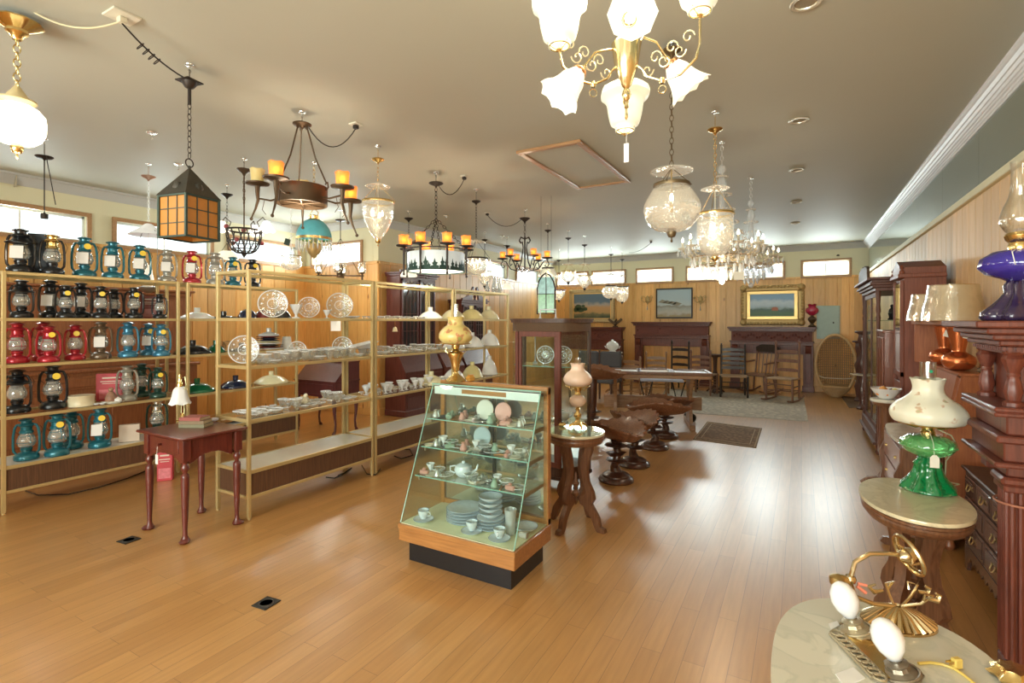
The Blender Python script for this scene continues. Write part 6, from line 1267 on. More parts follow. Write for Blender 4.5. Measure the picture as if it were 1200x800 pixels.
flat([(971, 731), (981, 728), (984, 733), (974, 738)], 'paper_tag', PAPER, 'small white tag beside the left egg bulb', 'tag', .721)
def tcord(P, m, lab, rr=.0035): return tag(MB().tube([Vector(at_z(u, v, .724))+Vector((0, 0, dz)) for u, v, dz in P], rr, 8).build('amber_cable', m), lab, 'cord')
tcord([(1076, 777, 0), (1090, 776, 0), (1104, 778, 0), (1118, 783, 0), (1130, 791, 0), (1145, 803, 0)], mat('amber_cord', (.7,.5,.12), .4), 'amber plastic cord curving over the front marble table')
def plug(): r = E('amber_plug'); MB().box(-.012, .012, -.008, .008, 0, .026, .003).build('body', mat('amber_cord', ()), r); MB().box(-.028, -.012, -.005, -.004, .014, .02).box(-.028, -.012, .004, .005, .014, .02).build('prongs', BRASS, r); return r
p = at_z(1121, 783, .72); put('plug', plug, (p.x, p.y, .721), .7, 'amber plastic plug standing on the front marble table', 'plug')
p = at_z(1192, 800, .72)
def ornate(): r = E('gilt_ornament'); MB().lathe([(.04, 0), (.05, .01), (.035, .02), (.03, .03), (.001, .032)], 24, lobes=8, amp=.15).build('rosette', BRASS, r); return r
put('orn', ornate, (p.x+.0, p.y+.01, .7205), 0, 'gilt rosette ornament cut off at the bottom right corner', 'ornament')
# ================================================================== tall carved mantelpiece standing out from the right wall
def mantel_right():
    X0, X1, Y0, Y1 = .75, 1.25, 2.9, 3.34; r = E('carved_mantelpiece', (X0, Y0, 0)); w, d = X1-X0, Y1-Y0     # near left corner at the origin, faces -y
    for x in (0, w-.12):
        b = MB().box(x, x+.12, .0, .12, 0, .16, .006).box(x+.01, x+.11, .012, .11, .16, .9, .004)
        for k in range(4): b.tube([(x+.022+k*.026, .01, .17), (x+.022+k*.026, .01, .88)], .011, 8)
        for k in range(4): b.tube([(x+.008, .025+k*.026, .17), (x+.008, .025+k*.026, .88)], .011, 8)
        b.box(x-.01, x+.13, -.01, .13, .88, .91, .006).box(x-.02, x+.14, -.02, .14, .91, .945, .01); b.build('fluted_column', MAH, r)
        MB().ring(x+.06, .06, .83, .088, .005, 20, 6, sx=.95).build('turned_collar', mat('pinkish_varnish_edge', (.4,.16,.1), .3), r)
    MB().box(.02, w, d-.09, d, .9, .95, .004).build('rear_upright', MAH, r)
    b = MB()
    for z0, z1, o in ((.945, .99, .0), (.99, 1.01, .05), (1.01, 1.09, .012), (1.09, 1.12, .04), (1.12, 1.2, .0), (1.2, 1.22, .05), (1.22, 1.24, .05)): b.box(-o, w, -o, d+min(o, .03), z0, z1, .006)
    b.build('stepped_ledges', MAH, r)
    MB().box(.06, w, .07, d-.03, 1.24, 1.46, .004).box(.1, w-.06, .055, .07, 1.27, 1.44, .01).build('upper_panel', MAH, r)
    for x, y in ((.03, .03), (.03, d-.05)): MB().lathe([(.034, 1.24), (.034, 1.255), (.022, 1.265), (.03, 1.3), (.024, 1.34), (.018, 1.36), (.022, 1.37), (.018, 1.38), (.03, 1.41), (.038, 1.44), (.028, 1.455), (.036, 1.47)], 18, x, y, lobes=8, amp=.07).build('carved_column', MAH, r)
    b = MB()
    for z0, z1, o in ((1.46, 1.495, .0), (1.495, 1.52, .03), (1.52, 1.545, .055), (1.545, 1.572, .08), (1.572, 1.6, .125)): b.box(-o, w, -o, d+o*.4, z0, z1, .006)
    k = .0
    while k < w: b.box(k, k+.014, -.012, 0, 1.475, 1.49); k += .028
    k = .0
    while k < d: b.box(-.012, 0, k, k+.014, 1.475, 1.49); k += .028
    b.build('top_shelf_cornice', MAH, r); return tag(r, 'tall dark carved mantelpiece at the right edge under the purple lamp', 'mantelpiece')
mantel_right()
def purple_lamp():
    r = E('purple_glass_lamp')
    m = mat('cobalt_purple_glass', (.045,.03,.3), .1, coat=.6, bump=.6, scale=35); dk = mat('dark_amethyst_glass', (.035,.02,.06), .1, coat=.6, bump=.6, scale=60)
    MB().lathe([(.09, 0), (.1, .01), (.095, .03), (.07, .055), (.05, .08), (.038, .1), (.04, .125), (.032, .14), (.001, .142)], 48, lobes=8, amp=.13).build('footed_base', dk, r, 60)
    MB().lathe([(.034, .14), (.05, .15), (.09, .165), (.112, .19), (.105, .22), (.07, .245), (.03, .252), (.001, .253)], 40, lobes=18, amp=.03).build('oil_font', m, r, 60)
    MB().lathe([(.03, .25), (.032, .265), (.028, .275), (.038, .285), (.042, .3), (.034, .31), (.02, .312)], 24).build('burner', BRASS, r)
    MB().open_lathe([(.034, .31), (.05, .335), (.055, .36), (.045, .4), (.03, .44), (.024, .5), (.026, .56)], 28, t=.002).build('chimney', CHIM, r)
    MB().tube([(-.03, -.035, .25), (-.07, -.075, .235), (-.07, -.09, .19)], .0015, 5).build('tag_string', PAPER, r); return r
ZM = 1.6005; put('purp', purple_lamp, (.80, 2.93, ZM), .3, 'purple blue glass oil lamp with chimney on the right mantel shelf', 'lamp', None, 1.2)
def amber_base_lamp():
    r = E('amber_quilted_lamp'); m = mat('olive_amber_glass', (.25,.2,.07), .15, coat=.5, bump=.8, scale=50)
    MB().lathe([(.07, 0), (.075, .01), (.05, .03), (.03, .05), (.025, .065)], 24, lobes=6, amp=.06).build('base', mat('dark_amethyst_glass', ()), r); MB().lathe([(.022, .065), (.024, .08), (.02, .09)], 16).build('collar', BRASS, r)
    MB().lathe([(.02, .088), (.05, .1), (.07, .13), (.065, .16), (.04, .18), (.001, .185)], 28, lobes=14, amp=.02).build('font', m, r); return r
put('amb', amber_base_lamp, (.93, 3.29, ZM), .3, 'olive amber glass lamp font behind the purple lamp', 'lamp')
# ================================================================== low chest with drop handles
CH = mat('bluish_lacquer_chest', (.16,.10,.09), .18, coat=.8)
def low_chest():
    r = E('drop_handle_chest'); L, D, H = .86, .24, .66   # faces -x, origin at near front foot
    MB().box(0, D, 0, L, .14, H-.02, .003).build('carcass', DKW, r); MB().box(-.02, D, -.02, L+.02, H-.02, H, .006).build('top', DKW, r)
    ap = [(0, .16), (L, .16), (L, .0), (L-.05, .0), (L-.07, .05)]
    k = 8
    for i in range(k): a = L-.1-(L-.2)*i/k; ap += [(a, .07), (a-(L-.2)/k*.5, .11)]
    ap += [(.1, .07), (.07, .05), (.05, 0), (0, 0)]; MB().prism(ap, -.004, .016, 'x').build('scalloped_apron', CH, r)
    for j, (z0, z1) in enumerate(((.5, .61), (.34, .48), (.18, .32))):
        n = 3 if j == 0 else 2
        for i in range(n):
            y0, y1 = .03+i*(L-.06)/n+.01, .03+(i+1)*(L-.06)/n-.01; d = MB().box(-.012, 0, y0, y1, z0, z1, .004).box(-.016, -.012, y0+.02, y1-.02, z0+.02, z1-.02, .002).build('drawer', CH, r)
            b = MB(); c = (y0+y1)/2
            b.tube([(-.018, c-.03, (z0+z1)/2+.01), (-.028, c-.025, (z0+z1)/2-.015), (-.03, c, (z0+z1)/2-.022), (-.028, c+.025, (z0+z1)/2-.015), (-.018, c+.03, (z0+z1)/2+.01)], .004, 6)
            for s in (-1, 1): b.at(-.018, c+s*.03, (z0+z1)/2+.01, ry=-PI/2).lathe([(.001, 0), (.009, 0), (.009, .003), (.001, .005)], 12); b.at()
            b.build('drop_handle', ABRASS, d)
    return r
put('lowchest', low_chest, (.93, 3.5, 0), 0, 'low dark chest with drop handles and scalloped apron beside the mantel', 'chest')
# drawer chest with marble top and scroll leg behind the green lamp
def washstand():
    r = E('marble_washstand'); M = mat('reddish_brown_drawer', (.32,.15,.1), .3, coat=.4); L, D, H = .85, .2, .74
    MB().lathe([(.001, H-.025), (.99, H-.025), (1, H-.015), (1, H-.005), (.99, H), (.001, H)], 48, D/2, L/2, sx=D/2+.03, sy=L/2+.03, pw=3).build('marble_top', MARBW, r)
    MB().box(0, D, 0, L, .08, H-.026, .004).build('carcass', WAL, r)
    for j, (z0, z1) in enumerate(((.5, .68), (.3, .48), (.1, .28))):
        d = MB().box(-.014, 0, .03, L-.03, z0, z1, .004).build('drawer', M, r)
        for y in (.2, L-.2): MB().lathe([(.001, 0), (.012, .0), (.01, .012), (.001, .014)], 12).build('knob', ABRASS, d, loc=(-.014, y, (z0+z1)/2)).rotation_euler = (0, -PI/2, 0)
    for y in (.01, L-.04): MB().prism([(-.01, .7), (.03, .7), (.03, .1), (.03, 0), (-.1, 0), (-.13, .02), (-.11, .05), (-.05, .06), (-.02, .12), (-.05, .22), (-.03, .35), (-.05, .5), (-.01, .6)], y, y+.03, 'y').build('scroll_leg', WAL, r)
    return r
put('wash', washstand, (.62, 4.5, 0), 0, 'marble-topped washstand with brown drawers seen behind the green lamp', 'washstand')
# slant desk with copper vases, tall carcass with wrapped shades
def desk(L=.95, D=.48, name='slant_front_desk', m=None, H=1.12, cab=False):
    m = m or MAH
    def f():
        r = E(name)      # faces -x; outline in (x,z)
        ol = [(0, .1), (D, .1), (D, H), (D-.22, H), (0, .74)]; MB().prism(ol, 0, L, 'y').build('carcass', m, r, 20)
        MB().box(D-.24, D+.005, -.012, L+.012, H, H+.02, .004).build('top', m, r); MB().prism([(-.012, .72), (-.012, .75), (D-.24, H-.0), (D-.22, H-.02), (.01, .72)], .03, L-.03, 'y').build('slant_lid', m, r, 20)
        for j, (z0, z1) in enumerate(((.56, .68), (.4, .54), (.24, .38), (.12, .22))):
            d = MB().box(-.014, 0, .03, L-.03, z0, z1, .003).build('drawer', m, r); b = MB()
            for y in (L*.28, L*.72): b.tube([(-.016, y-.03, (z0+z1)/2), (-.03, y, (z0+z1)/2-.015), (-.016, y+.03, (z0+z1)/2)], .004, 6)
            b.build('bail_pull', ABRASS, d)
        for x in (.03, D-.03):
            for y in (.03, L-.03): MB().lathe([(.02, 0), (.035, .03), (.025, .06), (.03, .1)], 12, x, y).build('foot', m, r)
        return r
    return f
put('rdesk', desk(1.1, .31, m=wood('red_oak_desk', (.42,.15,.06), (.28,.09,.04), .35, coat=.15), H=1.22), (.87, 4.6, 0), 0, 'reddish slant-front desk against the right wall under the copper vases', 'desk')
def hutch():
    r = E('open_shelf_hutch'); M = wood('red_oak_desk', ()); MB().box(0, .34, 0, 1.15, .331, .361, .004).build('shelf', M, r); MB().box(.02, .33, 1.1, 1.14, 0, .3295, .004).build('side_panel', M, r); MB().box(.28, .32, .01, .05, 0, .3295, .004).build('rear_post', M, r); return r
put('hutch', hutch, (.85, 4.58, 1.2405), 0, 'open reddish shelf over the copper vases carrying the wrapped lampshades', 'shelf')
def cvase():
    r = E('copper_vase'); CO = mat('hammered_copper', (.78,.24,.09), .25, .85, var=.15, scale=9, bump=.2)
    MB().open_lathe([(.03, 0), (.07, .01), (.1, .04), (.108, .075), (.095, .11), (.05, .14), (.042, .155), (.05, .2), (.07, .3), (.075, .33), (.082, .34)], 32, t=.003, lobes=0).build('body', CO, r); MB().ring(0, 0, .075, .108, .002, 32, 5).build('seam_band', CO, r)
    MB().tube([(.0, -.08, .335), (.0, -.09, .3)], .001, 4).at(.0, -.088, .28, rz=-.5, rx=-.2, ry=.3).box(-.02, .02, -.001, .001, -.03, .025).build('price_tag', TAGM, r); return r
p = at_x(1119, 433, .84); put('cv', cvase, (1.0, 4.87, 1.2405), .4, 'nearer copper vase with flared neck on the red slant desk', 'vase', 'copper vases', .93)
put('cv', cvase, (1.02, 5.4, 1.2405), 0, 'farther copper vase, partly hidden behind the nearer one', 'vase', 'copper vases', .93)
tag(MB().lathe([(.02, 0), (.035, .01), (.03, .03), (.012, .04), (.02, .055), (.001, .06)], 14, lobes=6, amp=.12).build('dark_scroll_ornament', BRONZE, loc=(1.1, 4.7, 1.2405)), 'small dark ornament right of the copper vases', 'ornament')
def tallbox():
    r = E('plain_wardrobe'); L, D, H = .45, .4, 1.5; M = wood('brown_wardrobe', (.26,.09,.045), (.17,.05,.025), .35)
    MB().box(0, D, 0, L, .06, H-.03, .003).build('carcass', M, r); MB().box(-.02, D, -.02, L+.01, H-.03, H, .006).build('top', M, r); MB().box(.02, D, .02, L-.02, 0, .06).build('plinth', M, r)
    for y in (.04, L/2+.01): d = MB().box(-.018, 0, y, y+L/2-.05, .1, H-.08, .004).build('door', M, r); MB().box(-.024, -.018, y+.07, y+L/2-.12, .2, H-.2, .006).build('raised_panel', M, d)
    return r
put('tallbox', tallbox, (.78, 6.82, 0), 0, 'plain brown cabinet between the mirror wardrobe and glazed cabinet', 'cabinet')
def wrapped():
    r = E('wrapped_drum'); MB().open_lathe([(.2, 0), (.15, .27)], 32, t=.003).build('parchment', mat('parchment_shade', (.72,.55,.33), .25, var=.15, scale=14, coat=1), r); MB().open_lathe([(.205, -.0), (.197, .05), (.186, .1), (.175, .15), (.166, .2), (.155, .275)], 32, t=.0, lobes=11, amp=.012).build('cellophane', glass('cellophane', (1,1,1), .3, ribs=14, rough=.12), r); MB().ring(0, 0, 0, .2, .003, 32, 5).ring(0, 0, .27, .15, .003, 32, 5).build('wire_rings', BRASS, r); return r
put('wr', wrapped, (.96, 4.82, 1.602), 0, 'right, larger cellophane wrapped lampshade on the shelf over the copper vases', 'lampshade', 'wrapped lampshades', .95)
put('wr', wrapped, (.93, 5.42, 1.602), 0, 'left cellophane wrapped lampshade on the shelf over the copper vases', 'lampshade', 'wrapped lampshades', .8)
# tall mirror-fronted cabinet
def tallclock():
    r = E('mirror_front_wardrobe'); L, D, H = .5, .34, 2.2; M = wood('clock_mahogany', (.24,.07,.035), (.15,.04,.02), .5, coat=0)
    MB().box(.02, D, 0, L, 0, H-.16, .003).build('carcass', M, r); MB().prism([(-.0, H-.16), (L, H-.16), (L, H-.08), (L*.5, H), (0, H-.08)], -.01, D, 'x').box(-.03, D, -.03, L+.03, H-.18, H-.14, .006).build('pediment', M, r)
    MB().box(.0, .02, .06, L-.06, 1.1, H-.22).build('mirror', mat('clear_mirror', (.75,.78,.76), .04, 1), r); MB().box(-.008, .02, .03, .06, .1, H-.2, .003).box(-.008, .02, L-.06, L-.03, .1, H-.2, .003).box(-.008, .02, .03, L-.03, 1.05, 1.1, .003).build('frame', M, r)
    for y in (0, L): MB().lathe([(.02, 0), (.025, .02), (.01, .04), (.02, .06), (.001, .09)], 12, .0, y, H-.14).build('finial', M, r)
    MB().box(-.006, .02, .07, L-.07, .15, 1.0, .005).build('door_panel', M, r); return r
put('tclk', tallclock, (.85, 6.22, 0), 0, 'tall mahogany wardrobe with mirror front and small finials', 'wardrobe')
# glazed display cabinet with turned columns
def bookcase():
    r = E('glazed_hall_cabinet'); L, D, H = 1.6, .42, 2.12; M = wood('dark_cabinet_oak', (.17,.06,.035), (.09,.03,.018), .5, coat=0)
    MB().box(0, D, 0, L, .14, .26, .005).box(-.03, D, -.03, L+.03, .12, .15, .005).build('base', M, r); 
    b = MB()
    for k, (z0, z1, o) in enumerate(((H-.16, H-.12, 0), (H-.12, H-.09, .03), (H-.09, H-.06, .06), (H-.06, H-.03, .04), (H-.03, H, .09))): b.box(-o, D, -o, L+o, z0, z1, .004)
    b.build('cornice', M, r); MB().box(D-.02, D, .02, L-.02, .26, H-.16).build('mirror_back', mat('grey_mirror', ()), r)
    for x in (.03, D-.03):
        for y in (.03, L-.03):
            pr = [(.02, .26), (.028, .28), (.018, .3), (.024, .34)]
            for k in range(8): z = .36+k*.03; pr += [(.026, z), (.018, z+.015)]
            pr += [(.026, .62), (.02, .66), (.02, 1.6), (.026, 1.64), (.018, 1.68), (.026, 1.72), (.02, 1.8), (.028, H-.2), (.028, H-.16)]
            MB().lathe(pr, 14, x, y).build('turned_column', M, r); MB().lathe([(.02, 0), (.03, .03), (.02, .06), (.03, .1), (.03, .14)], 12, x, y).build('foot', M, r)
    f = MB()
    for y in (.08, L/2-.02, L/2+.0, L-.11): f.box(.03, .05, y, y+.03, .26, H-.16, .003)
    f.box(.03, .05, .08, L-.08, .26, .32).box(.03, .05, .08, L-.08, H-.22, H-.16); f.build('door_frames', M, r); MB().box(.038, .041, .11, L-.11, .32, H-.22).build('door_pane', PANE, r, 0)
    MB().box(.05, D-.05, .04, .046, .3, H-.2).build('side_pane', PANE, r, 0)
    for z in (.75, 1.2, 1.6): MB().box(.06, D-.03, .06, L-.06, z, z+.012).build('shelf', glass('greenish_shelf', ()), r, 0)
    cr = [(.15*L, 0)]+[(L*t, .04+.13*math.sin(PI*t)**.6+(.03 if i % 2 else 0)) for i, t in enumerate([.18, .24, .3, .36, .42, .5, .58, .64, .7, .76, .82])]+[(.85*L, 0)]
    MB().prism([(y, H+z) for y, z in cr], .0-.06, -.03, 'x').build('carved_crest', mat('carved_oak', ()), r)
    return r
BC = (.77, 7.48); put('bkc', bookcase, (*BC, 0), 0, 'tall glazed oak cabinet with turned columns and carved crest', 'cabinet')
def figs(m, nm):
    def f(): r = E(nm); MB().lathe([(.04, 0), (.045, .01), (.03, .03), (.04, .08), (.03, .13), (.015, .15), (.001, .155)], 14, lobes=4, amp=.1).build('body', m, r); MB().ball(0, 0, .17, .022, 10).build('head', m, r); return r
    return f
for i, (y, z, m, lab) in enumerate(((.25, 1.213, KG, 'black figurine on the middle shelf of the glazed oak cabinet'), (.5, 1.213, WHITE, 'white figurine on the middle shelf of the glazed oak cabinet'), (.3, 1.613, KG, 'black figurine on the top shelf of the glazed oak cabinet'))): put('fg%d' % i, figs(m, 'figurine'), (BC[0]+.2, BC[1]+y, z), 0, lab, 'figurine')
put('bigvase', figs(mat('blue_white_vase', (.5,.56,.62), .25, var=.3, scale=30), 'porcelain_vase'), (BC[0]+.2, BC[1]+.25, .764), 0, 'large blue and white porcelain piece low in the glazed oak cabinet', 'vase', None, 2)
# fruit bowl on white-topped pedestal
def pedestal(H, R, m, nm='pedestal_stand', top=None):
    def f():
        r = E(nm); MB().lathe([(.001, H-.03), (R-.01, H-.03), (R, H-.02), (R, H-.008), (R-.008, H), (.001, H)], 32).build('top', top or MARBW, r)
        MB().lathe([(R*.8, H-.06), (R*.85, H-.05), (R*.9, H-.0305), (.02, H-.0305)], 24).build('apron', m, r)
        MB().lathe([(.1, .0), (.11, .03), (.06, .05), (.05, .08), (.07, .12), (.04, .17), (.03, .25), (.05, .35), (.055, .42), (.035, .5), (.045, H-.1), (.06, H-.06)], 20, lobes=8, amp=.04).build('turned_column', m, r)
        for k in range(3): a = k*2.09+.6; MB().tube([(.05*math.cos(a), .05*math.sin(a), .09), (.15*math.cos(a), .15*math.sin(a), .07), (.21*math.cos(a), .21*math.sin(a), .018)], [.025, .02, .018], 8).build('leg', m, r)
        return r
    return f
PD = (.7, 6.0); put('ped', pedestal(.86, .13, WAL), (*PD, 0), 0, 'white-topped pedestal holding the fruit bowl near the oak cabinet', 'stand')
def fbowl(): r = E('fruit_bowl'); MB().open_lathe([(.04, 0), (.06, .01), (.1, .06), (.125, .1)], 28, t=.004, lobes=14, amp=.02).lathe([(.001, .001), (.05, .002), (.001, .012)], 16).build('bowl', WHITE, r); return r
put('fbowl', fbowl, (*PD, .861), 0, 'white basket bowl of fruit on the pedestal', 'bowl')
for i, (dx, dy, dz, c, nm, lab) in enumerate(((-.055, -.03, .06, (.85,.3,.06), 'orange', 'orange at the left in the fruit bowl'), (.0, -.06, .062, (.85,.33,.08), 'orange', 'orange at the front in the fruit bowl'), (.045, .035, .062, (.12,.03,.08), 'plum', 'dark plum at the back of the fruit bowl'), (.065, -.02, .07, (.8,.7,.2), 'lemon', 'yellow lemon at the right in the fruit bowl'), (-.02, .04, .08, (.8,.4,.12), 'peach', 'peach at the back left in the fruit bowl'))):
    tag(MB().ball(0, 0, .034, .034, 14).tube([(0, 0, .064), (0.004, 0, .074)], .002, 5).build(nm, mat('skin_'+nm, c, .45), loc=(PD[0]+dx, PD[1]+dy, .861+dz-.034)), lab, nm)
# carved dark pieces in the far right corner
def newel():
    r = E('carved_hall_stand'); M = mat('carved_dark_walnut', (.09,.035,.025), .35, bump=1, scale=40, coat=.3)
    MB().lathe([(.1, 0), (.11, .03), (.08, .06), (.06, .12), (.08, .25), (.1, .35), (.07, .45), (.05, .6), (.08, .75), (.1, .85), (.06, .95), (.05, 1.1), (.09, 1.25), (.07, 1.35), (.1, 1.38)], 20, lobes=6, amp=.09).build('carved_post', M, r)
    MB().lathe([(.001, 1.38), (.13, 1.38), (.14, 1.4), (.13, 1.42), (.001, 1.42)], 24, lobes=0).build('top', M, r); MB().lathe([(.001, .62), (.19, .62), (.2, .64), (.001, .65)], 28).build('marble_ledge', MARBW, r); return r
put('newel', newel, (.98, 11.2, 0), 0, 'dark carved hall stand with marble ledge in the far right corner', 'stand')
put('newel', newel, (1.0, 12.3, 0), .4, 'second dark carved stand right behind in the far right corner', 'stand', None, .85)
# ================================================================== back wall: mantels, pictures, chairs
CARV = mat('carved_mahogany', (.16,.04,.025), .55, bump=1.2, scale=45)
def mantel(W_, H, D=.3, style=0):
    def f():
        r = E('fireplace_mantel')     # faces -y, origin centre of back on the floor
        h = W_/2; q = .2
        for s in (-1, 1):
            b = MB().box(s*(h-q/2)-q/2, s*(h-q/2)+q/2, -D*.6, 0, .001, H-.42, .004).box(s*(h-q/2)-q/2-.02, s*(h-q/2)+q/2+.02, -D*.68, 0, 0, .12, .005).box(s*(h-q/2)-q/2+.04, s*(h-q/2)+q/2-.04, -D*.65, -D*.6, .2, H-.55, .01)
            b.prism([(-.001, H-.42), (-D*.62, H-.42), (-D*.8, H-.46), (-D*.74, H-.56), (-D*.6, H-.62), (0, H-.62)], s*(h-q/2)-.06, s*(h-q/2)+.06, 'x'); b.build('pilaster', MAH, r)
        MB().box(-h, h, -D*.66, 0, H-.42, H-.36, .005).box(-h-.02, h+.02, -D*.74, 0, H-.36, H-.33, .006).build('architrave', MAH, r)
        MB().box(-h+.02, h-.02, -D*.62, 0, H-.33, H-.1).build('carved_frieze', CARV, r)
        b = MB()
        for k in range(3): a = -h+.05+k*(2*h-.1)/3; b.box(a+.02, a+(2*h-.1)/3-.02, -D*.64, -D*.62, H-.3, H-.13, .008)
        for k in range(26 if style == 0 else 3): a = -h+.06+k*(2*h-.12)/(26 if style == 0 else 3); b.ball(a+.02, -D*.645, H-.215+.04*math.sin(k*1.3), .024, 8, 1.2)
        b.build('carved_panels', CARV, r)
        b = MB().box(-h-.02, h+.02, -D*.78, 0, H-.1, H-.06, .005).box(-h-.06, h+.06, -D, 0, H-.035, H, .006).box(-h-.04, h+.04, -D*.9, 0, H-.06, H-.035, .004)
        k = -h
        while k < h: b.box(k, k+.02, -D*.86, -D*.78, H-.09, H-.065); k += .045
        b.build('shelf_and_dentils', MAH, r); MB().box(-h+q, h-q, -D*.5, -.0, H-.62, H-.42, .004).build('lintel', MAH, r)
        return r
    return f
def bx(u): return at_y(u, 376, YB-.02).x
for i, (u0, u1, vt, lab) in enumerate(((857, 953, 383, 'right mahogany mantel on the back wall below the gold framed landscape'), (746, 832, 377, 'middle carved mantel on the back wall below the black framed seascape'), (655, 731, 383, 'left mantel on the back wall below the large gold framed painting'))):
    x0, x1 = bx(u0), bx(u1); y = YB-.032; H = at_y((u0+u1)/2, vt, YB-.3).z; put('mant%d' % i, mantel(x1-x0, H, .3, i % 2), ((x0+x1)/2, y, 0), 0, lab, 'mantel', None)
# pictures
def scene_mat(name, kind):
    m, n, l, o = nt(name); p = n.new('ShaderNodeBsdfPrincipled'); l.new(p.outputs[0], o.inputs[0]); p.inputs['Roughness'].default_value = .4
    tc = n.new('ShaderNodeTexCoord'); sp = n.new('ShaderNodeSeparateXYZ'); l.new(tc.outputs['Generated'], sp.inputs[0])
    nz = n.new('ShaderNodeTexNoise'); nz.inputs['Scale'].default_value = 5; nz.inputs['Detail'].default_value = 6; l.new(tc.outputs['Generated'], nz.inputs['Vector'])
    def ramp(src, st_): c = n.new('ShaderNodeValToRGB'); c.color_ramp.elements[0].position = st_[0][0]; c.color_ramp.elements[0].color = (*st_[0][1], 1); c.color_ramp.elements[1].position = st_[-1][0]; c.color_ramp.elements[1].color = (*st_[-1][1], 1); [setattr(c.color_ramp.elements.new(q), 'color', (*k, 1)) for q, k in st_[1:-1]]; l.new(src, c.inputs[0]); return c
    ma = n.new('ShaderNodeMath'); ma.operation = 'MULTIPLY_ADD'; ma.inputs[1].default_value = .3; l.new(nz.outputs['Fac'], ma.inputs[0]); l.new(sp.outputs[2], ma.inputs[2])
    st_ = {'valley': [(.2, (.03,.09,.03)), (.45, (.05,.14,.04)), (.6, (.04,.1,.07)), (.68, (.25,.35,.35)), (.75, (.4,.52,.62)), (.95, (.55,.66,.75)), (1.1, (.25,.42,.62))],
           'sea': [(.25, (.35,.27,.14)), (.4, (.5,.48,.42)), (.55, (.4,.42,.38)), (.68, (.28,.27,.22)), (.75, (.5,.58,.6)), (1.0, (.42,.54,.6))],
           'autumn': [(.25, (.05,.07,.04)), (.42, (.16,.15,.07)), (.5, (.5,.3,.12)), (.75, (.55,.3,.12)), (.9, (.4,.35,.3)), (1.0, (.12,.18,.24)), (1.15, (.1,.16,.22))]}[kind]
    c = ramp(ma.outputs[0], [(min(1, q*.8), k) for q, k in st_]); l.new(c.outputs[0], p.inputs['Base Color']); return m
def picture(w, h, fw, fd, fm, kind, liner=None):
    def f():
        r = E('framed_painting'); b = MB()      # faces -y, origin centre of the back
        for (x0, x1, z0, z1) in ((-w/2, w/2, h/2-fw, h/2), (-w/2, w/2, -h/2, -h/2+fw), (-w/2, -w/2+fw, -h/2+fw, h/2-fw), (w/2-fw, w/2, -h/2+fw, h/2-fw)): b.box(x0, x1, -fd, 0, z0, z1, min(fw, fd)*.3)
        if fw > .08:
            for k in range(int(w/.07)): b.ball(-w/2+.03+k*.07, -fd, h/2-fw*.3, fw*.22, 8, 1); b.ball(-w/2+.03+k*.07, -fd, -h/2+fw*.3, fw*.22, 8, 1)
            for k in range(int(h/.07)): b.ball(-w/2+fw*.3, -fd, -h/2+.03+k*.07, fw*.22, 8, 1); b.ball(w/2-fw*.3, -fd, -h/2+.03+k*.07, fw*.22, 8, 1)
            for s in (-1, 1):
                for q in (-1, 1): b.ball(s*(w/2-fw*.45), -fd, q*(h/2-fw*.45), fw*.55, 10, 1, sy=.6)
        b.build('frame', fm, r); iw, ih = w/2-fw, h/2-fw
        if liner:
            L = MB(); t = liner
            for (x0, x1, z0, z1) in ((-iw, iw, ih-t, ih), (-iw, iw, -ih, -ih+t), (-iw, -iw+t, -ih+t, ih-t), (iw-t, iw, -ih+t, ih-t)): L.box(x0, x1, -fd*.6, 0, z0, z1, .004)
            L.build('liner', mat('gold_liner', (.72,.48,.18), .35, .6), r)
        cv = MB().box(-iw, iw, -.02, -.005, -ih, ih).build('canvas', scene_mat('painted_'+kind, kind), r, 0)
        t = liner or 0
        if kind == 'valley':
            MB().box(.0, .13, -.022, -.02, -.13, -.08).prism([(-.02, -.08), (.15, -.08), (.1, -.045), (.03, -.045)], -.022, -.02, 'y').build('painted_barn', mat('painted_red_barn', (.5,.2,.12), .6), cv)
        if kind == 'autumn':
            b = MB()
            for (x, z, q) in ((-.4, -.02, .09), (-.33, -.1, .1), (-.46, -.1, .09), (-.2, -.08, .07), (-.25, -.0, .05)): b.prism([(x+q*math.cos(i*PI/5)*(1+.25*(i % 2)), z+q*.75*math.sin(i*PI/5)) for i in range(10)], -.022, -.02, 'y')
            b.build('painted_trees', mat('painted_tree_green', (.05,.08,.03), .6), cv)
        if kind == 'sea':
            b = MB()
            for k in range(4): x = -.3+k*.12; b.prism([(x-.1, .03-k*.02), (x, .1-k*.02), (x+.14, .05-k*.02), (x+.05, .0-k*.02)], -.022, -.02, 'y')
            b.build('painted_dunes', mat('painted_dune', (.3,.27,.2), .6), cv)
        return r
    return f
def hangpic(key, u0, v0, u1, v1, fw, fd, fm, kind, lab, liner=None, cat='painting'):
    a, b = at_y(u0, (v0+v1)/2, YB), at_y(u1, (v0+v1)/2, YB); um = (u0+u1)/2; zt, zb = at_y(um, v0, YB).z, at_y(um, v1, YB).z
    put(key, picture(b.x-a.x, zt-zb, fw, fd, fm, kind, liner), ((a.x+b.x)/2, YB-.014, (zt+zb)/2), 0, lab, cat)
hangpic('pic1', 868, 334, 943, 381, .14, .06, GOLDP, 'valley', 'green valley landscape in an ornate gold frame on the back wall', .07)
hangpic('pic2', 769, 337.5, 812, 373, .035, .04, mat('black_frame', (.03,.025,.025), .3), 'sea', 'pale seascape in a black frame on the back wall')
hangpic('pic3', 668, 339, 721, 378, .1, .05, mat('pale_gilt_frame', (.5,.38,.2), .45, .5, bump=.4, scale=50), 'autumn', 'golden autumn landscape in a wide gilt frame at left on the back wall', .03)
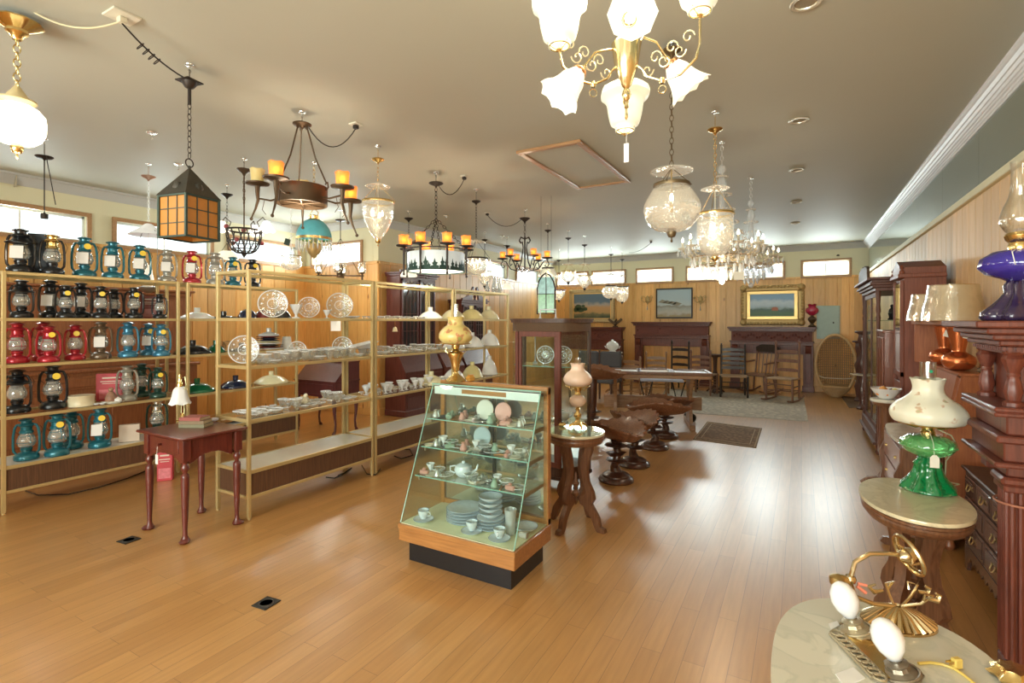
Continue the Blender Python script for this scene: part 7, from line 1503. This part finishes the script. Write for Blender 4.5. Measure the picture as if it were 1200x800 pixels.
def wsconce():
    r = E('gilt_wall_sconce'); b = MB().lathe([(.001, -.12), (.02, -.08), (.05, -.02), (.06, .04), (.03, .1), (.001, .13)], 16, 0, -.02, 0, sy=.3, lobes=5, amp=.15)
    b.build('backplate', GOLDP, r); b = MB()
    for s in (-1, 1):
        b.tube([(0, -.03, -.02), (s*.07, -.08, -.05), (s*.13, -.09, .0), (s*.13, -.09, .05)], .01, 6).lathe([(.01, .05), (.03, .06), (.028, .075), (.01, .07), (.01, .12), (.001, .12)], 12, s*.13, -.09, 0)
        b.tube([(s*.03, -.03, .05), (s*.1, -.04, .12), (s*.15, -.05, .09)], .008, 6)
    b.build('candle_arms', GOLDP, r); MB().lathe([(.001, -.26), (.02, -.24), (.012, -.2), (.003, -.12)], 10, 0, -.03).build('drop', CRY, r); return r
for u, lab in ((759, 'gilt wall sconce left of the seascape'), (821, 'gilt wall sconce right of the seascape')): p = at_y(u, 352, YB); put('ws', wsconce, (p.x, YB-.013, p.z), 0, lab, 'sconce', 'gilt wall sconces')
def epanel():
    r = E('electrical_panel'); MB().box(-.24, .24, -.02, 0, -.4, .4, .004).build('box', mat('sage_grey_metal', (.32,.4,.35), .45, .2), r); MB().box(-.22, .22, -.028, -.02, -.38, .38, .003).build('cover', mat('sage_grey_metal', ()), r); MB().box(.09, .12, -.038, -.028, -.03, .01, .002).build('latch', IRON, r); return r
p = at_y(970.5, 377.5, YB); put('ep', epanel, (p.x, YB-.013, p.z), 0, 'sage grey electrical panel on the back wall right of the mantel', 'electrical panel', None, (.6*1.0, 1, .97) if False else .93)
tag(MB().lathe([(.03, 0), (.034, .01), (.02, .03), (.001, .035)], 12).build('motion_sensor', BLACK, loc=(at_y(982, 300, YB).x, YB-.035, at_y(982, 300, YB).z)), 'small black sensor above the last back window', 'sensor')
# cranberry lamp on right mantel, bronze eagle on left mantel
def cran():
    r = E('cranberry_lamp'); MB().lathe([(.07, 0), (.08, .02), (.04, .05), (.03, .08), (.06, .12), (.085, .17), (.07, .21), (.03, .24), (.03, .26)], 20, lobes=8, amp=.03).build('bronze_body', BRONZE, r)
    MB().open_lathe([(.04, .26), (.1, .31), (.125, .37), (.11, .42), (.07, .45), (.08, .49), (.1, .51)], 24, t=.004, lobes=6, amp=.04, ruffle=.01).build('ruffled_shade', mat('cranberry_glass', (.45,.02,.07), .12, coat=.6), r); return r
p = at_y(951, 383, YB-.18); put('cran', cran, (p.x+.01, YB-.2, at_y(905, 383, YB-.3).z+.002), 0, 'cranberry glass lamp with bronze body on the right mantel', 'lamp', None, 1.0)
def eagle():
    r = E('bronze_eagle'); MB().box(-.06, .06, -.05, .05, 0, .03, .005).build('plinth', BRONZE, r); b = MB().lathe([(.02, .03), (.05, .07), (.045, .13), (.02, .17), (.001, .18)], 14).ball(.03, 0, .19, .028, 10)
    for s in (-1, 1): b.prism([(0, .1), (s*.06, .16), (s*.16, .24), (s*.2, .2), (s*.15, .14), (s*.07, .08)], -.01, .01, 'y')
    b.build('bird', BRONZE, r); return r
p = at_y(723, 372, YB-.2); put('eag', eagle, (p.x-.05, YB-.2, at_y(693, 383, YB-.3).z+.002), 0, 'small dark bronze eagle on the left mantel', 'figurine')
# chairs
def ladder_chair(m, H=1.05, slats=4, rocker=False, w=.46, seat=.43):
    def f():
        r = E('ladderback_chair'); h = w/2; d = .4
        for s in (-1, 1):
            MB().lathe([(.016, .0), (.022, .02), (.022, seat-.02), (.026, seat), (.022, seat+.05), (.02, H-.08), (.026, H-.05), (.014, H-.03), (.02, H-.01), (.001, H)], 12, s*h*.9, d).build('back_post', m, r)
            MB().lathe([(.016, .0), (.022, .02), (.02, .15), (.026, .2), (.022, seat-.02), (.026, seat+.02), (.001, seat+.03)], 12, s*h, 0).build('leg', m, r)
            if rocker: MB().tube([(s*h, -.22, .03), (s*h, 0, .0), (s*h, .3, -.0), (s*h*.95, .6, .06)], .018, 8).build('rocker', m, r)
            MB().tube([(s*h, 0, .14), (s*h*.9, d, .16)], .01, 6).tube([(s*h, 0, .27), (s*h*.9, d, .28)], .01, 6).build('side_rung', m, r)
        MB().tube([(-h, 0, .2), (h, 0, .2)], .012, 6).tube([(-h, 0, .32), (h, 0, .32)], .012, 6).build('front_rung', m, r)
        MB().tube([(-h*.9, d, .18), (h*.9, d, .18)], .01, 6).build('rear_rung', m, r)
        MB().box(-h-.01, h+.01, -.02, d+.01, seat-.01, seat+.022, .01).build('seat', mat('rush_seat', (.42,.27,.16), .6, bump=.8, scale=60), r)
        for k in range(slats):
            z = seat+.16+k*(H-seat-.2)/slats; P = [(-h*.86, 0), (-h*.5, .02), (h*.5, .02), (h*.86, 0)]
            MB().prism([(-h*.88, z-.03), (h*.88, z-.03), (h*.88, z+.02), (h*.4, z+.038), (-h*.4, z+.038), (-h*.88, z+.02)], d-.008, d+.008, 'y').build('slat', m, r)
        return r
    return f
BCH = wood('black_chair_paint', (.05,.035,.03), (.025,.018,.015), .3); RCH = wood('worn_red_chair', (.3,.15,.1), (.18,.09,.06), .4)
p = at_z(862, 466, 0); put('ch1', ladder_chair(BCH, 1.12, 5, w=.52), (p.x-.03, p.y, 0), .15, 'dark ladderback chair left of the group on the rug', 'chair', None)
p = at_z(912, 469, 0); put('ch2', ladder_chair(RCH, 1.18, 3, True, w=.5, seat=.42), (p.x+.02, p.y-.15, .02), -.35, 'tall brown ladderback rocker at the right of the rug', 'rocking chair', None)
def arm_rocker():
    r = E('child_rocker'); m = RCH; h = .2; seat = .3
    MB().box(-h-.02, h+.02, -.2, .2, seat-.02, seat+.01, .01).build('seat', m, r)
    for s in (-1, 1):
        for y in (-.16, .16): MB().tube([(s*h*.8, y*.8, seat), (s*h, y, .03)], .014, 8).build('leg', m, r)
        MB().tube([(s*h, -.3, .06), (s*h, -.1, .012), (s*h, .15, .012), (s*h, .36, .06)], .014, 8).build('rocker', m, r)
        MB().tube([(s*h, -.14, seat), (s*h*1.1, -.14, seat+.18)], .011, 6).tube([(s*h*1.1, -.2, seat+.19), (s*h*1.05, .2, seat+.21)], .014, 8).build('armrest', m, r)
        MB().tube([(s*h*.9, .18, seat), (s*h*.95, .26, seat+.42)], .013, 8).build('back_post', m, r)
    MB().prism([(-h, seat+.36), (h, seat+.36), (h*1.05, seat+.44), (h*.5, seat+.49), (-h*.5, seat+.49), (-h*1.05, seat+.44)], .24, .265, 'y').build('crest_rail', BCH, r)
    for k in range(5): x = -h*.7+k*h*.35; MB().tube([(x*.9, .18, seat), (x, .25, seat+.37)], .007, 6).build('spindle', m, r)
    return r
p = at_z(888, 462, 0); put('ch3', arm_rocker, (p.x-.0, p.y+.35, 0), -.5, 'small armed rocking chair between the two ladderbacks', 'rocking chair', None, 1.35)
p = at_z(838, 460, 0); put('torch', pedestal(.86, .13, DKW, 'candle_stand', DKW), (p.x, p.y, 0), 0, 'small dark candle stand left of the ladderback chairs', 'stand')
for i, (u, v, m, H, lab, rz) in enumerate(((801, 458, BCH, 1.15, 'black tall chair behind the trestle table before the middle mantel', 2.9), (768, 462, PINE, .95, 'brown chair behind the middle of the trestle table', 3.3), (826, 462, RCH, .98, 'brown chair at the right end of the trestle table', 3.0), (748, 468, PINE, .9, 'brown chair behind the trestle table left of the middle mantel', 2.9))):
    p = at_z(u, v, 0); put('tch%d' % i, ladder_chair(m, H, 3), (p.x, p.y+(.2 if i else .5), 0), rz, lab, 'chair', 'chairs behind the trestle table')
# wicker egg chair
def egg():
    r = E('wicker_egg_chair'); W_ = mat('wicker_cane', (.58,.38,.19), .5, var=.2, scale=40); a, c = .36, .66     # half width, half height; leans on wall, open to -y
    def P(t, w, dpt): return (a*w*math.cos(t), dpt, c+c*w*math.sin(t)*.99)
    MB().tube([(a*math.cos(t)*(1-.12*max(0, -math.sin(t))), -.02+.0*t, c+c*math.sin(t)*.98) for t in [i*2*PI/40 for i in range(40)]], .028, 8, closed=True).build('rim', W_, r)
    ribs = MB()
    for k in range(-9, 10):
        x = k*a/10; zr = c*math.sqrt(1-(x/a)**2); ribs.tube([(x*(1-.3*(1-abs(t))*0), .0+.36*math.sqrt(max(0, 1-(t*.98)**2))*math.sqrt(max(.02, 1-(x/a)**2)), c+zr*t*.97) for t in [-1+i/6 for i in range(13)]], .011, 5)
    for k in range(-12, 13):
        z = k*c/13; xr = a*math.sqrt(1-(z/c)**2); ribs.tube([(xr*t, .0+.36*math.sqrt(max(0, 1-t*t))*math.sqrt(max(.02, 1-(z/c)**2)), c+z) for t in [-1+i/6 for i in range(13)]], .007, 5)
    ribs.build('woven_shell', mat('shaded_cane', (.4,.25,.12), .6), r)
    fb = MB()
    for k in range(9):
        z = .03+k*.022; q = a*math.sqrt(max(.05, 1-((z-c)/c)**2)); fb.tube([(q*math.cos(t), -.02-.16*math.sin(t)*max(.05, math.sin(PI*(k+1)/13+.3))**.5, z) for t in [i*PI/14 for i in range(15)]], .009, 5)
    fb.build('front_basket', W_, r)
    MB().lathe([(.001, .2), (.24, .2), (.27, .215), (.27, .235), (.24, .245), (.001, .24)], 24, 0, .08, 0, sx=1.05, sy=.8).build('seat', W_, r)
    MB().tube([(-a*.88, -.02, .44), (-.2, -.06, .4), (.15, -.06, .4), (a*.88, -.02, .42)], .01, 6).tube([(a*.88, -.02, .42), (a+.03, -.04, .3)], .008, 6).build('rope', mat('cream_rope', (.75,.65,.48), .7), r); return r
p = at_z(973, 463, 0); put('egg', egg, (.62, 12.72, .0), -.1, 'wicker egg-shaped swing chair leaning by the back wall', 'chair', None, 1.0)
# rugs
def rug(pts, m, lab, border=None, z=.006):
    P = [at_z(u, v, 0) for u, v in pts]; c = sum(P, Vector())/4; r = E('area_rug', (c.x, c.y, 0)); MB().prism([(q.x-c.x, q.y-c.y) for q in P], .0005, z, 'z').build('pile', m, r, 0)
    if border:
        for k, (s0, s1) in enumerate(((.97, .93), (.8, .77))): 
            V = [((q.x-c.x)*s, (q.y-c.y)*s, z+.0006) for s in (s0, s1) for q in P]; MB().add(V, [(i, (i+1) % 4, 4+(i+1) % 4, 4+i) for i in range(4)]).build('border_stripe', border, r, 0)
    return tag(r, lab, 'rug')
def rugm(name, a, b, sc): 
    m, n, l, o = nt(name); p = n.new('ShaderNodeBsdfPrincipled'); l.new(p.outputs[0], o.inputs[0]); p.inputs['Roughness'].default_value = .95
    tc = n.new('ShaderNodeTexCoord'); v = n.new('ShaderNodeTexVoronoi'); v.inputs['Scale'].default_value = sc; v.feature = 'DISTANCE_TO_EDGE'; l.new(tc.outputs['Object'], v.inputs['Vector'])
    nz = n.new('ShaderNodeTexNoise'); nz.inputs['Scale'].default_value = sc*1.7; nz.inputs['Detail'].default_value = 5; l.new(tc.outputs['Object'], nz.inputs['Vector']); ad = n.new('ShaderNodeMath'); ad.operation = 'MULTIPLY'; l.new(v.outputs[0], ad.inputs[0]); l.new(nz.outputs['Fac'], ad.inputs[1])
    c = n.new('ShaderNodeValToRGB'); c.color_ramp.elements[0].position = .03; c.color_ramp.elements[0].color = (*b, 1); c.color_ramp.elements[1].position = .14; c.color_ramp.elements[1].color = (*a, 1); l.new(ad.outputs[0], c.inputs[0]); l.new(c.outputs[0], p.inputs['Base Color']); return m
rug([(768, 481), (947, 494), (942, 466), (780, 455)], rugm('cream_grey_rug_pile', (.62,.55,.45), (.42,.37,.31), 9), 'large faded cream rug under the chairs before the back wall', mat('rug_grey_stripe', (.45,.4,.34), .9))
rug([(812, 515), (886, 525), (893, 502), (829, 494)], rugm('brown_rug_pile', (.33,.2,.11), (.2,.12,.07), 12), 'small brown rug in the middle of the floor', mat('rug_tan_stripe', (.45,.33,.2), .9))
rug([(995, 478), (1010, 477), (1010, 466), (985, 464)], mat('dark_mat', (.2,.13,.08), .9), 'small dark mat at the right by the glazed cabinet')
# trestle table and what lies on it
def trestle():
    r = E('trestle_table'); L, Wd, H = 2.0, .8, .8
    MB().box(0, L, 0, Wd, H-.05, H, .006).build('tabletop', PINE, r)
    for x in (.32, L-.32):
        MB().prism([(.16, .08), (Wd-.16, .08), (Wd-.2, .2), (Wd-.26, .35), (Wd-.22, .55), (Wd-.1, H-.1), (Wd-.08, H-.051), (.08, H-.051), (.1, H-.1), (.22, .55), (.26, .35), (.2, .2)], x-.03, x+.03, 'x').build('trestle_end', PINE, r)
        MB().box(x-.05, x+.05, .0, Wd, 0, .08, .01).build('foot', PINE, r)
    MB().box(.1, L-.1, Wd/2-.02, Wd/2+.02, .24, .44, .004).build('stretcher', PINE, r); return r
A, B2_ = at_z(700, 438, .8), at_z(834, 441, .8)
ang = math.atan2(B2_.y-A.y, B2_.x-A.x); TT = put('trestle', trestle, (A.x, A.y, 0), ang, 'long pine trestle table in the middle, bed trays and frames on top', 'table'); TL_ = (B2_-A).length; TT.scale = (TL_/2.0, 1, 1)
def onT(x, y, z=.801): q = Matrix.Rotation(ang, 4, 'Z') @ Vector((x*TL_/2.0, y, 0)); return (A.x+q.x, A.y+q.y, z)
def tray_(w, d, m):
    def f():
        r = E('framed_board'); b = MB()
        for (x0, x1, y0, y1) in ((0, w, 0, .05), (0, w, d-.05, d), (0, .05, .05, d-.05), (w-.05, w, .05, d-.05)): b.box(x0, x1, y0, y1, 0, .04, .004)
        b.build('frame', WAL, r); MB().box(.05, w-.05, .05, d-.05, .008, .022).build('panel', m, r, 0); return r
    return f
WP = mat('white_panel', (.75,.77,.8), .3)
put('fp_1', tray_(.62, .6, WP), onT(.02, .06), ang, 'left wooden framed white panel lying on the trestle table', 'framed board'); put('fp_2', tray_(.5, .6, mat('tan_board', (.6,.42,.22), .5)), onT(.74, .08), ang, 'middle wooden framed tan panel lying on the trestle table', 'framed board'); put('fp_3', tray_(.56, .6, WP), onT(1.34, .04), ang, 'right wooden framed white panel lying on the trestle table', 'framed board')
tag(MB().box(0, .3, 0, .2, 0, .012, .002).build('black_folder', mat('black_folder', (.04,.045,.06), .2), loc=onT(1.5, .66)), 'black glossy folder at the far edge of the trestle table', 'folder')
# piano-bench like blue bench under the table, pot belly objects
def bench():
    r = E('folding_bench'); MB().box(-.4, .4, -.16, .16, .44, .48, .01).build('seat', mat('pale_blue_vinyl', (.45,.5,.65), .3), r)
    for x in (-.3, .3): MB().tube([(x, -.14, 0), (x+.14, 0, .44)], .012, 8).tube([(x, .14, 0), (x-.1, 0, .44)], .012, 8).build('folding_leg', BLACK, r)
    return r
p = at_z(780, 470, 0); put('bench', bench, (p.x, p.y-.35, 0), ang, 'pale blue folding bench with black legs behind the trestle table', 'bench')
def telescope(): r = E('black_canister'); MB().at(0, 0, .07, rx=PI/2).lathe([(.06, 0), (.07, .01), (.07, .2), (.05, .22), (.001, .22)], 20).build('body', BLACK, r); MB().tube([(-.05, -.1, 0.005), (0, -.1, .03)], .006, 6).build('foot', BLACK, r); return r
p = at_z(806, 492, 0); put('tele', telescope, (p.x, p.y, 0), .5, 'black round canister lying under the trestle table', 'canister')
# stool with tureen
p = at_z(716, 462, 0); put('tstand', pedestal(.92, .22, PINE, 'round_side_table', MARBW), (p.x, p.y+.1, 0), 0, 'round white-topped side table behind the trestle table', 'table')
def tureen(): r = E('soup_tureen'); MB().lathe([(.06, 0), (.08, .01), (.06, .03), (.12, .08), (.14, .13), (.135, .15), (.001, .15)], 24, lobes=8, amp=.03).build('body', WHITE, r); MB().lathe([(.14, .15), (.12, .19), (.06, .23), (.02, .24), (.03, .26), (.001, .28)], 24, lobes=8, amp=.03).build('lid', WHITE, r); [MB().tube([(s*.13, 0, .12), (s*.18, 0, .13), (s*.14, 0, .08)], .01, 6).build('handle', WHITE, r) for s in (-1, 1)]; return r
put('tur', tureen, (p.x, p.y+.1, .9205), 0, 'white lidded soup tureen on the round side table', 'tureen')
def cushion_chair():
    r = E('dark_cushioned_settee'); M = mat('charcoal_cushion', (.09,.09,.1), .7)
    MB().box(-.5, .5, -.25, .25, .38, .46, .02).build('seat', M, r)
    for s in (-1, 1): MB().box(s*.25-.23, s*.25+.23, .2, .27, .66, .98, .03).build('back_cushion', M, r)
    for x in (-.45, 0, .45):
        MB().lathe([(.018, 0), (.025, .1), (.02, .25), (.028, .38)], 10, x, -.2).build('leg', DKW, r); MB().lathe([(.018, 0), (.025, .2), (.02, .6), (.02, 1.0)], 10, x, .24).build('back_post', DKW, r)
        MB().lathe([(.012, .46), (.03, .5), (.015, .55), (.03, .6), (.012, .66)], 10, x+.2*(x < .4), .235).build('turned_spindle', DKW, r) if x < .4 else None
    MB().tube([(-.47, .24, .64), (.47, .24, .64)], .015, 8).build('rail', DKW, r); return r
p = at_z(700, 470, 0); put('settee', cushion_chair, (p.x-.1, p.y+.1, 0), -.1, 'dark cushioned settee with turned spindles behind the trestle table', 'settee')
# ================================================================== left: secretaries, desks, sideboard
def secretary(W_, H, broken=True):
    def f():
        r = E('secretary_bookcase'); D = .45; M = wood('secretary_mahogany', (.15,.04,.03), (.08,.02,.015), .3)   # faces -y, origin centre back
        h = W_/2; MB().box(-h, h, -.3, 0, 1.02, H-.14, .004).build('upper_case', M, r); MB().box(-h-.03, h+.03, -.33, 0, H-.16, H-.12, .006).box(-h-.05, h+.05, -.36, 0, H-.12, H-.09, .006).build('cornice', M, r)
        MB().prism([(0, .1), (-D, .1), (-D, .74), (-.3, 1.02), (0, 1.02)], -h-.03, h+.03, 'x').box(-h-.05, h+.05, -D-.02, 0, 0, .1, .01).build('desk_base', M, r, 20)
        for s in (-1, 1):
            pr = [(s*h*1.02, 0), (s*h*1.02, .03)]+[(s*(h-(h-.1)*t), .03+.2*t**2.2) for t in (.2, .4, .6, .8, .92)]+[(s*.08, .27), (s*.04, .25), (s*.05, .2), (s*.09, .17), (s*.12, 0)]
            MB().prism([(x, H-.09+z) for x, z in pr], -.34, -.3, 'y').build('swan_neck_crest', M, r)
        MB().lathe([(.03, 0), (.02, .03), (.035, .07), (.015, .12), (.001, .16)], 12, 0, -.32, H-.09).build('urn_finial', M, r)
        for s in (-1, 1):
            x0, x1 = (.02, h-.03) if s > 0 else (-h+.03, -.02); z0, z1 = 1.08, H-.2
            f_ = MB().box(x0, x0+.03, -.325, -.3, z0, z1).box(x1-.03, x1, -.325, -.3, z0, z1).box(x0, x1, -.325, -.3, z0, z0+.04).box(x0, x1, -.325, -.3, z1-.04, z1); dd = f_.build('door', M, r)
            MB().box(x0+.03, x1-.03, -.312, -.308, z0+.04, z1-.04).build('door_glass', mat('dark_bookcase_glass', (.05,.045,.05), .08, coat=.8), dd)
            mu = MB(); c = (x0+x1)/2; w = (x1-x0)/2-.03
            for q in (-1, 0, 1): mu.tube([(c+q*w*.5, -.32, z0+.04), (c+q*w*.5, -.32, z1-.3)], .005, 5)
            for q in (-1, 1): mu.tube([(c+q*w, -.32, z1-.3), (c+q*w*.9, -.32, z1-.15), (c, -.32, z1-.04)], .005, 5).tube([(c-q*w*.5, -.32, z1-.3), (c, -.32, z1-.12), (c+q*w*.6, -.32, z1-.04)], .005, 5)
            for t in (.35, .65): zz = z0+(z1-z0)*t*.8; mu.tube([(x0+.03, -.32, zz), (x1-.03, -.32, zz)], .004, 5)
            mu.build('gothic_muntins', M, dd)
        for j in range(3): d = MB().box(-h, h, -D-.012, -D, .14+j*.19, .31+j*.19, .004).build('drawer', M, r)
        return r
    return f
xx = XN+.04
def sidewall(u, y=None): return yx(u, xx)
put('sec1', secretary(.95, 2.52), (XN+.04, (yx(473, XN+.4)+yx(512, XN+.4))/2, 0), PI/2, 'tall mahogany secretary with broken pediment by the left wall corner', 'secretary')
put('sec2', secretary(.9, 2.12), (XN+.04, yx(556, XN+.35), 0), PI/2, 'second mahogany secretary with scrolled crest farther along the wall', 'secretary')
put('sec2b', desk(.64, .4, 'open_bureau', m=MAH, H=1.0), (XN+.5, 8.21, 0), PI, 'low dark bureau with open lid between the two secretaries', 'bureau') 
# queen-anne slant desk with cabriole legs
def qa_desk():
    r = E('cabriole_slant_desk'); M = wood('plum_mahogany', (.13,.03,.03), (.075,.018,.018), .3, coat=.4); L, D = .85, .45    # faces -x ... side seen from +y
    MB().prism([(0, .52), (D, .52), (D, 1.0), (D-.2, 1.0), (0, .74)], 0, L, 'y').build('carcass', M, r, 20); MB().box(-.01, D+.01, -.01, L+.01, .73, .75, .004).build('moulding', M, r); MB().box(D-.22, D+.01, -.01, L+.01, 1.0, 1.018, .004).build('top', M, r)
    for x in (.04, D-.04):
        for y in (.04, L-.04):
            s = -1 if x < .2 else 1; MB().tube([(x, y, .54), (x+s*.02, y, .46), (x+s*.015, y, .3), (x-s*.005, y, .14), (x+s*.005, y, .05), (x+s*.03, y, .012)], [.035, .034, .022, .015, .016, .022], 10).lathe([(.02, 0), (.03, .008), (.02, .02)], 12, x+s*.025, y).build('cabriole_leg', M, r)
    MB().box(-.006, 0, .04, L-.04, .56, .7, .003).build('drawer', M, r); return r
p = at_z(397, 508, 0); print('QA', p)
put('qa', qa_desk, (p.x+.06, p.y-.12, 0), PI/2+.0, 'plum mahogany slant desk on cabriole legs behind the crystal shelves', 'desk')
rug([(395, 470), (440, 482), (452, 474), (420, 463)], mat('grey_green_mat', (.15,.15,.1), .9), 'small grey green mat on the floor behind the crystal shelves')
tag(MB().lathe([(.18, 0), (.2, .02), (.16, .05), (.06, .08), (.04, .12), (.001, .12)], 24).build('iron_lamp_base', IRON, loc=tuple(at_z(459, 481, 0)+Vector((0, 0, .001)))), 'round black iron base on the floor before the tall secretary', 'lamp base')  # iron base of a lamp, standing loose on the floor
# carved sideboard behind the lanterns
def sideboard():
    r = E('carved_sideboard'); M = wood('sideboard_oak', (.36,.13,.05), (.24,.08,.03), .35); L, D = 2.2, .5          # faces +x, origin back near corner
    MB().box(0, D, 0, L, .08, .98, .004).build('base_cabinet', M, r); MB().box(0, D+.03, -.03, L+.03, .98, 1.02, .008).build('counter', M, r); MB().box(0, .3, .05, L-.05, 1.02, 1.95, .004).build('hutch', M, r); MB().box(0, .36, -.0, L, 1.95, 2.0, .01).box(0, .4, -.03, L+.03, 2.0, 2.03, .008).build('cornice', M, r)
    for k in range(4):
        y0 = .05+k*(L-.1)/4; y1 = y0+(L-.1)/4-.03
        d = MB().box(D, D+.015, y0, y1, .78, .94, .004).build('drawer', M, r); MB().box(D+.015, D+.025, y0+.03, y1-.03, .81, .91, .008).build('raised_panel', M, d)
        d = MB().box(D, D+.015, y0, y1, .12, .74, .004).build('door', M, r); MB().box(D+.015, D+.03, y0+.05, y1-.05, .2, .66, .012).build('raised_panel', M, d)
        MB().box(.3, .315, y0+.04, y1-.02, 1.1, 1.9, .004).build('hutch_panel', M, r)
    MB().box(.03, D-.03, .03, L-.03, 0, .08).build('plinth', M, r); return r
put('sideb', sideboard, (XL+.04, 1.95, 0), 0, 'large brown carved sideboard standing behind the lantern shelves', 'sideboard')
# stained glass arched screens, on the left far wall
def arch():
    r = E('stained_glass_arch')
    def ol(w, h): return [(-w, 0), (w, 0), (w, h*.62), (w*.8, h*.8), (w*.45, h*.93), (0, h), (-w*.45, h*.93), (-w*.8, h*.8), (-w, h*.62)]
    o = ol(.14, .62); MB().tube([(x, 0, z) for x, z in o], .012, 6, closed=True).tube([(-.0, 0, 0), (0, 0, .6)], .008, 6).tube([(-.14, 0, .3), (.14, 0, .3)], .006, 6).build('lead_frame', IRON, r)
    for i, (z0, z1, c) in enumerate(((.01, .3, (.1,.35,.1)), (.3, .56, (.25,.5,.5)))): MB().box(-.125, -.005, -.003, .003, z0+.004, z1-.004).box(.005, .125, -.003, .003, z0+.004, z1-.004).build('coloured_pane', mat('stained_%d' % i, c, .2, var=.6, scale=18), r)
    return r
p = pt(640, 375, 7.0); ar = put('arch', arch, (p.x, p.y, 1.7), .2, 'narrow arched stained glass panel hanging over the curio cabinet', 'stained glass', None, .9); 
MB().tube([(-.08, 0, .6), (-.08, 0, 1.79)], .002, 4).tube([(.08, 0, .6), (.08, 0, 1.79)], .002, 4).build('hanging_wire', IRON, ar)
tag(MB().lathe([(.022, 0), (.024, .01), (.006, .03), (.005, .3), (.02, .32), (.001, .34)], 14).build('crystal_candlestick', CRY, loc=in_curio(-.2, .05, 1.168)), 'slim glass candlestick in the curio cabinet', 'candlestick')
tag(MB().box(-.06, .06, -.005, .005, -.055, .055, .003).lathe([(.02, -.005), (.001, -.005)], 8).build('wall_speaker', mat('beige_box', (.5,.45,.35), .6), loc=tuple(at_x(17, 208, XL+.02))), 'beige box on the left wall under the cornice at far left', 'speaker').scale = (1, 1, 2)
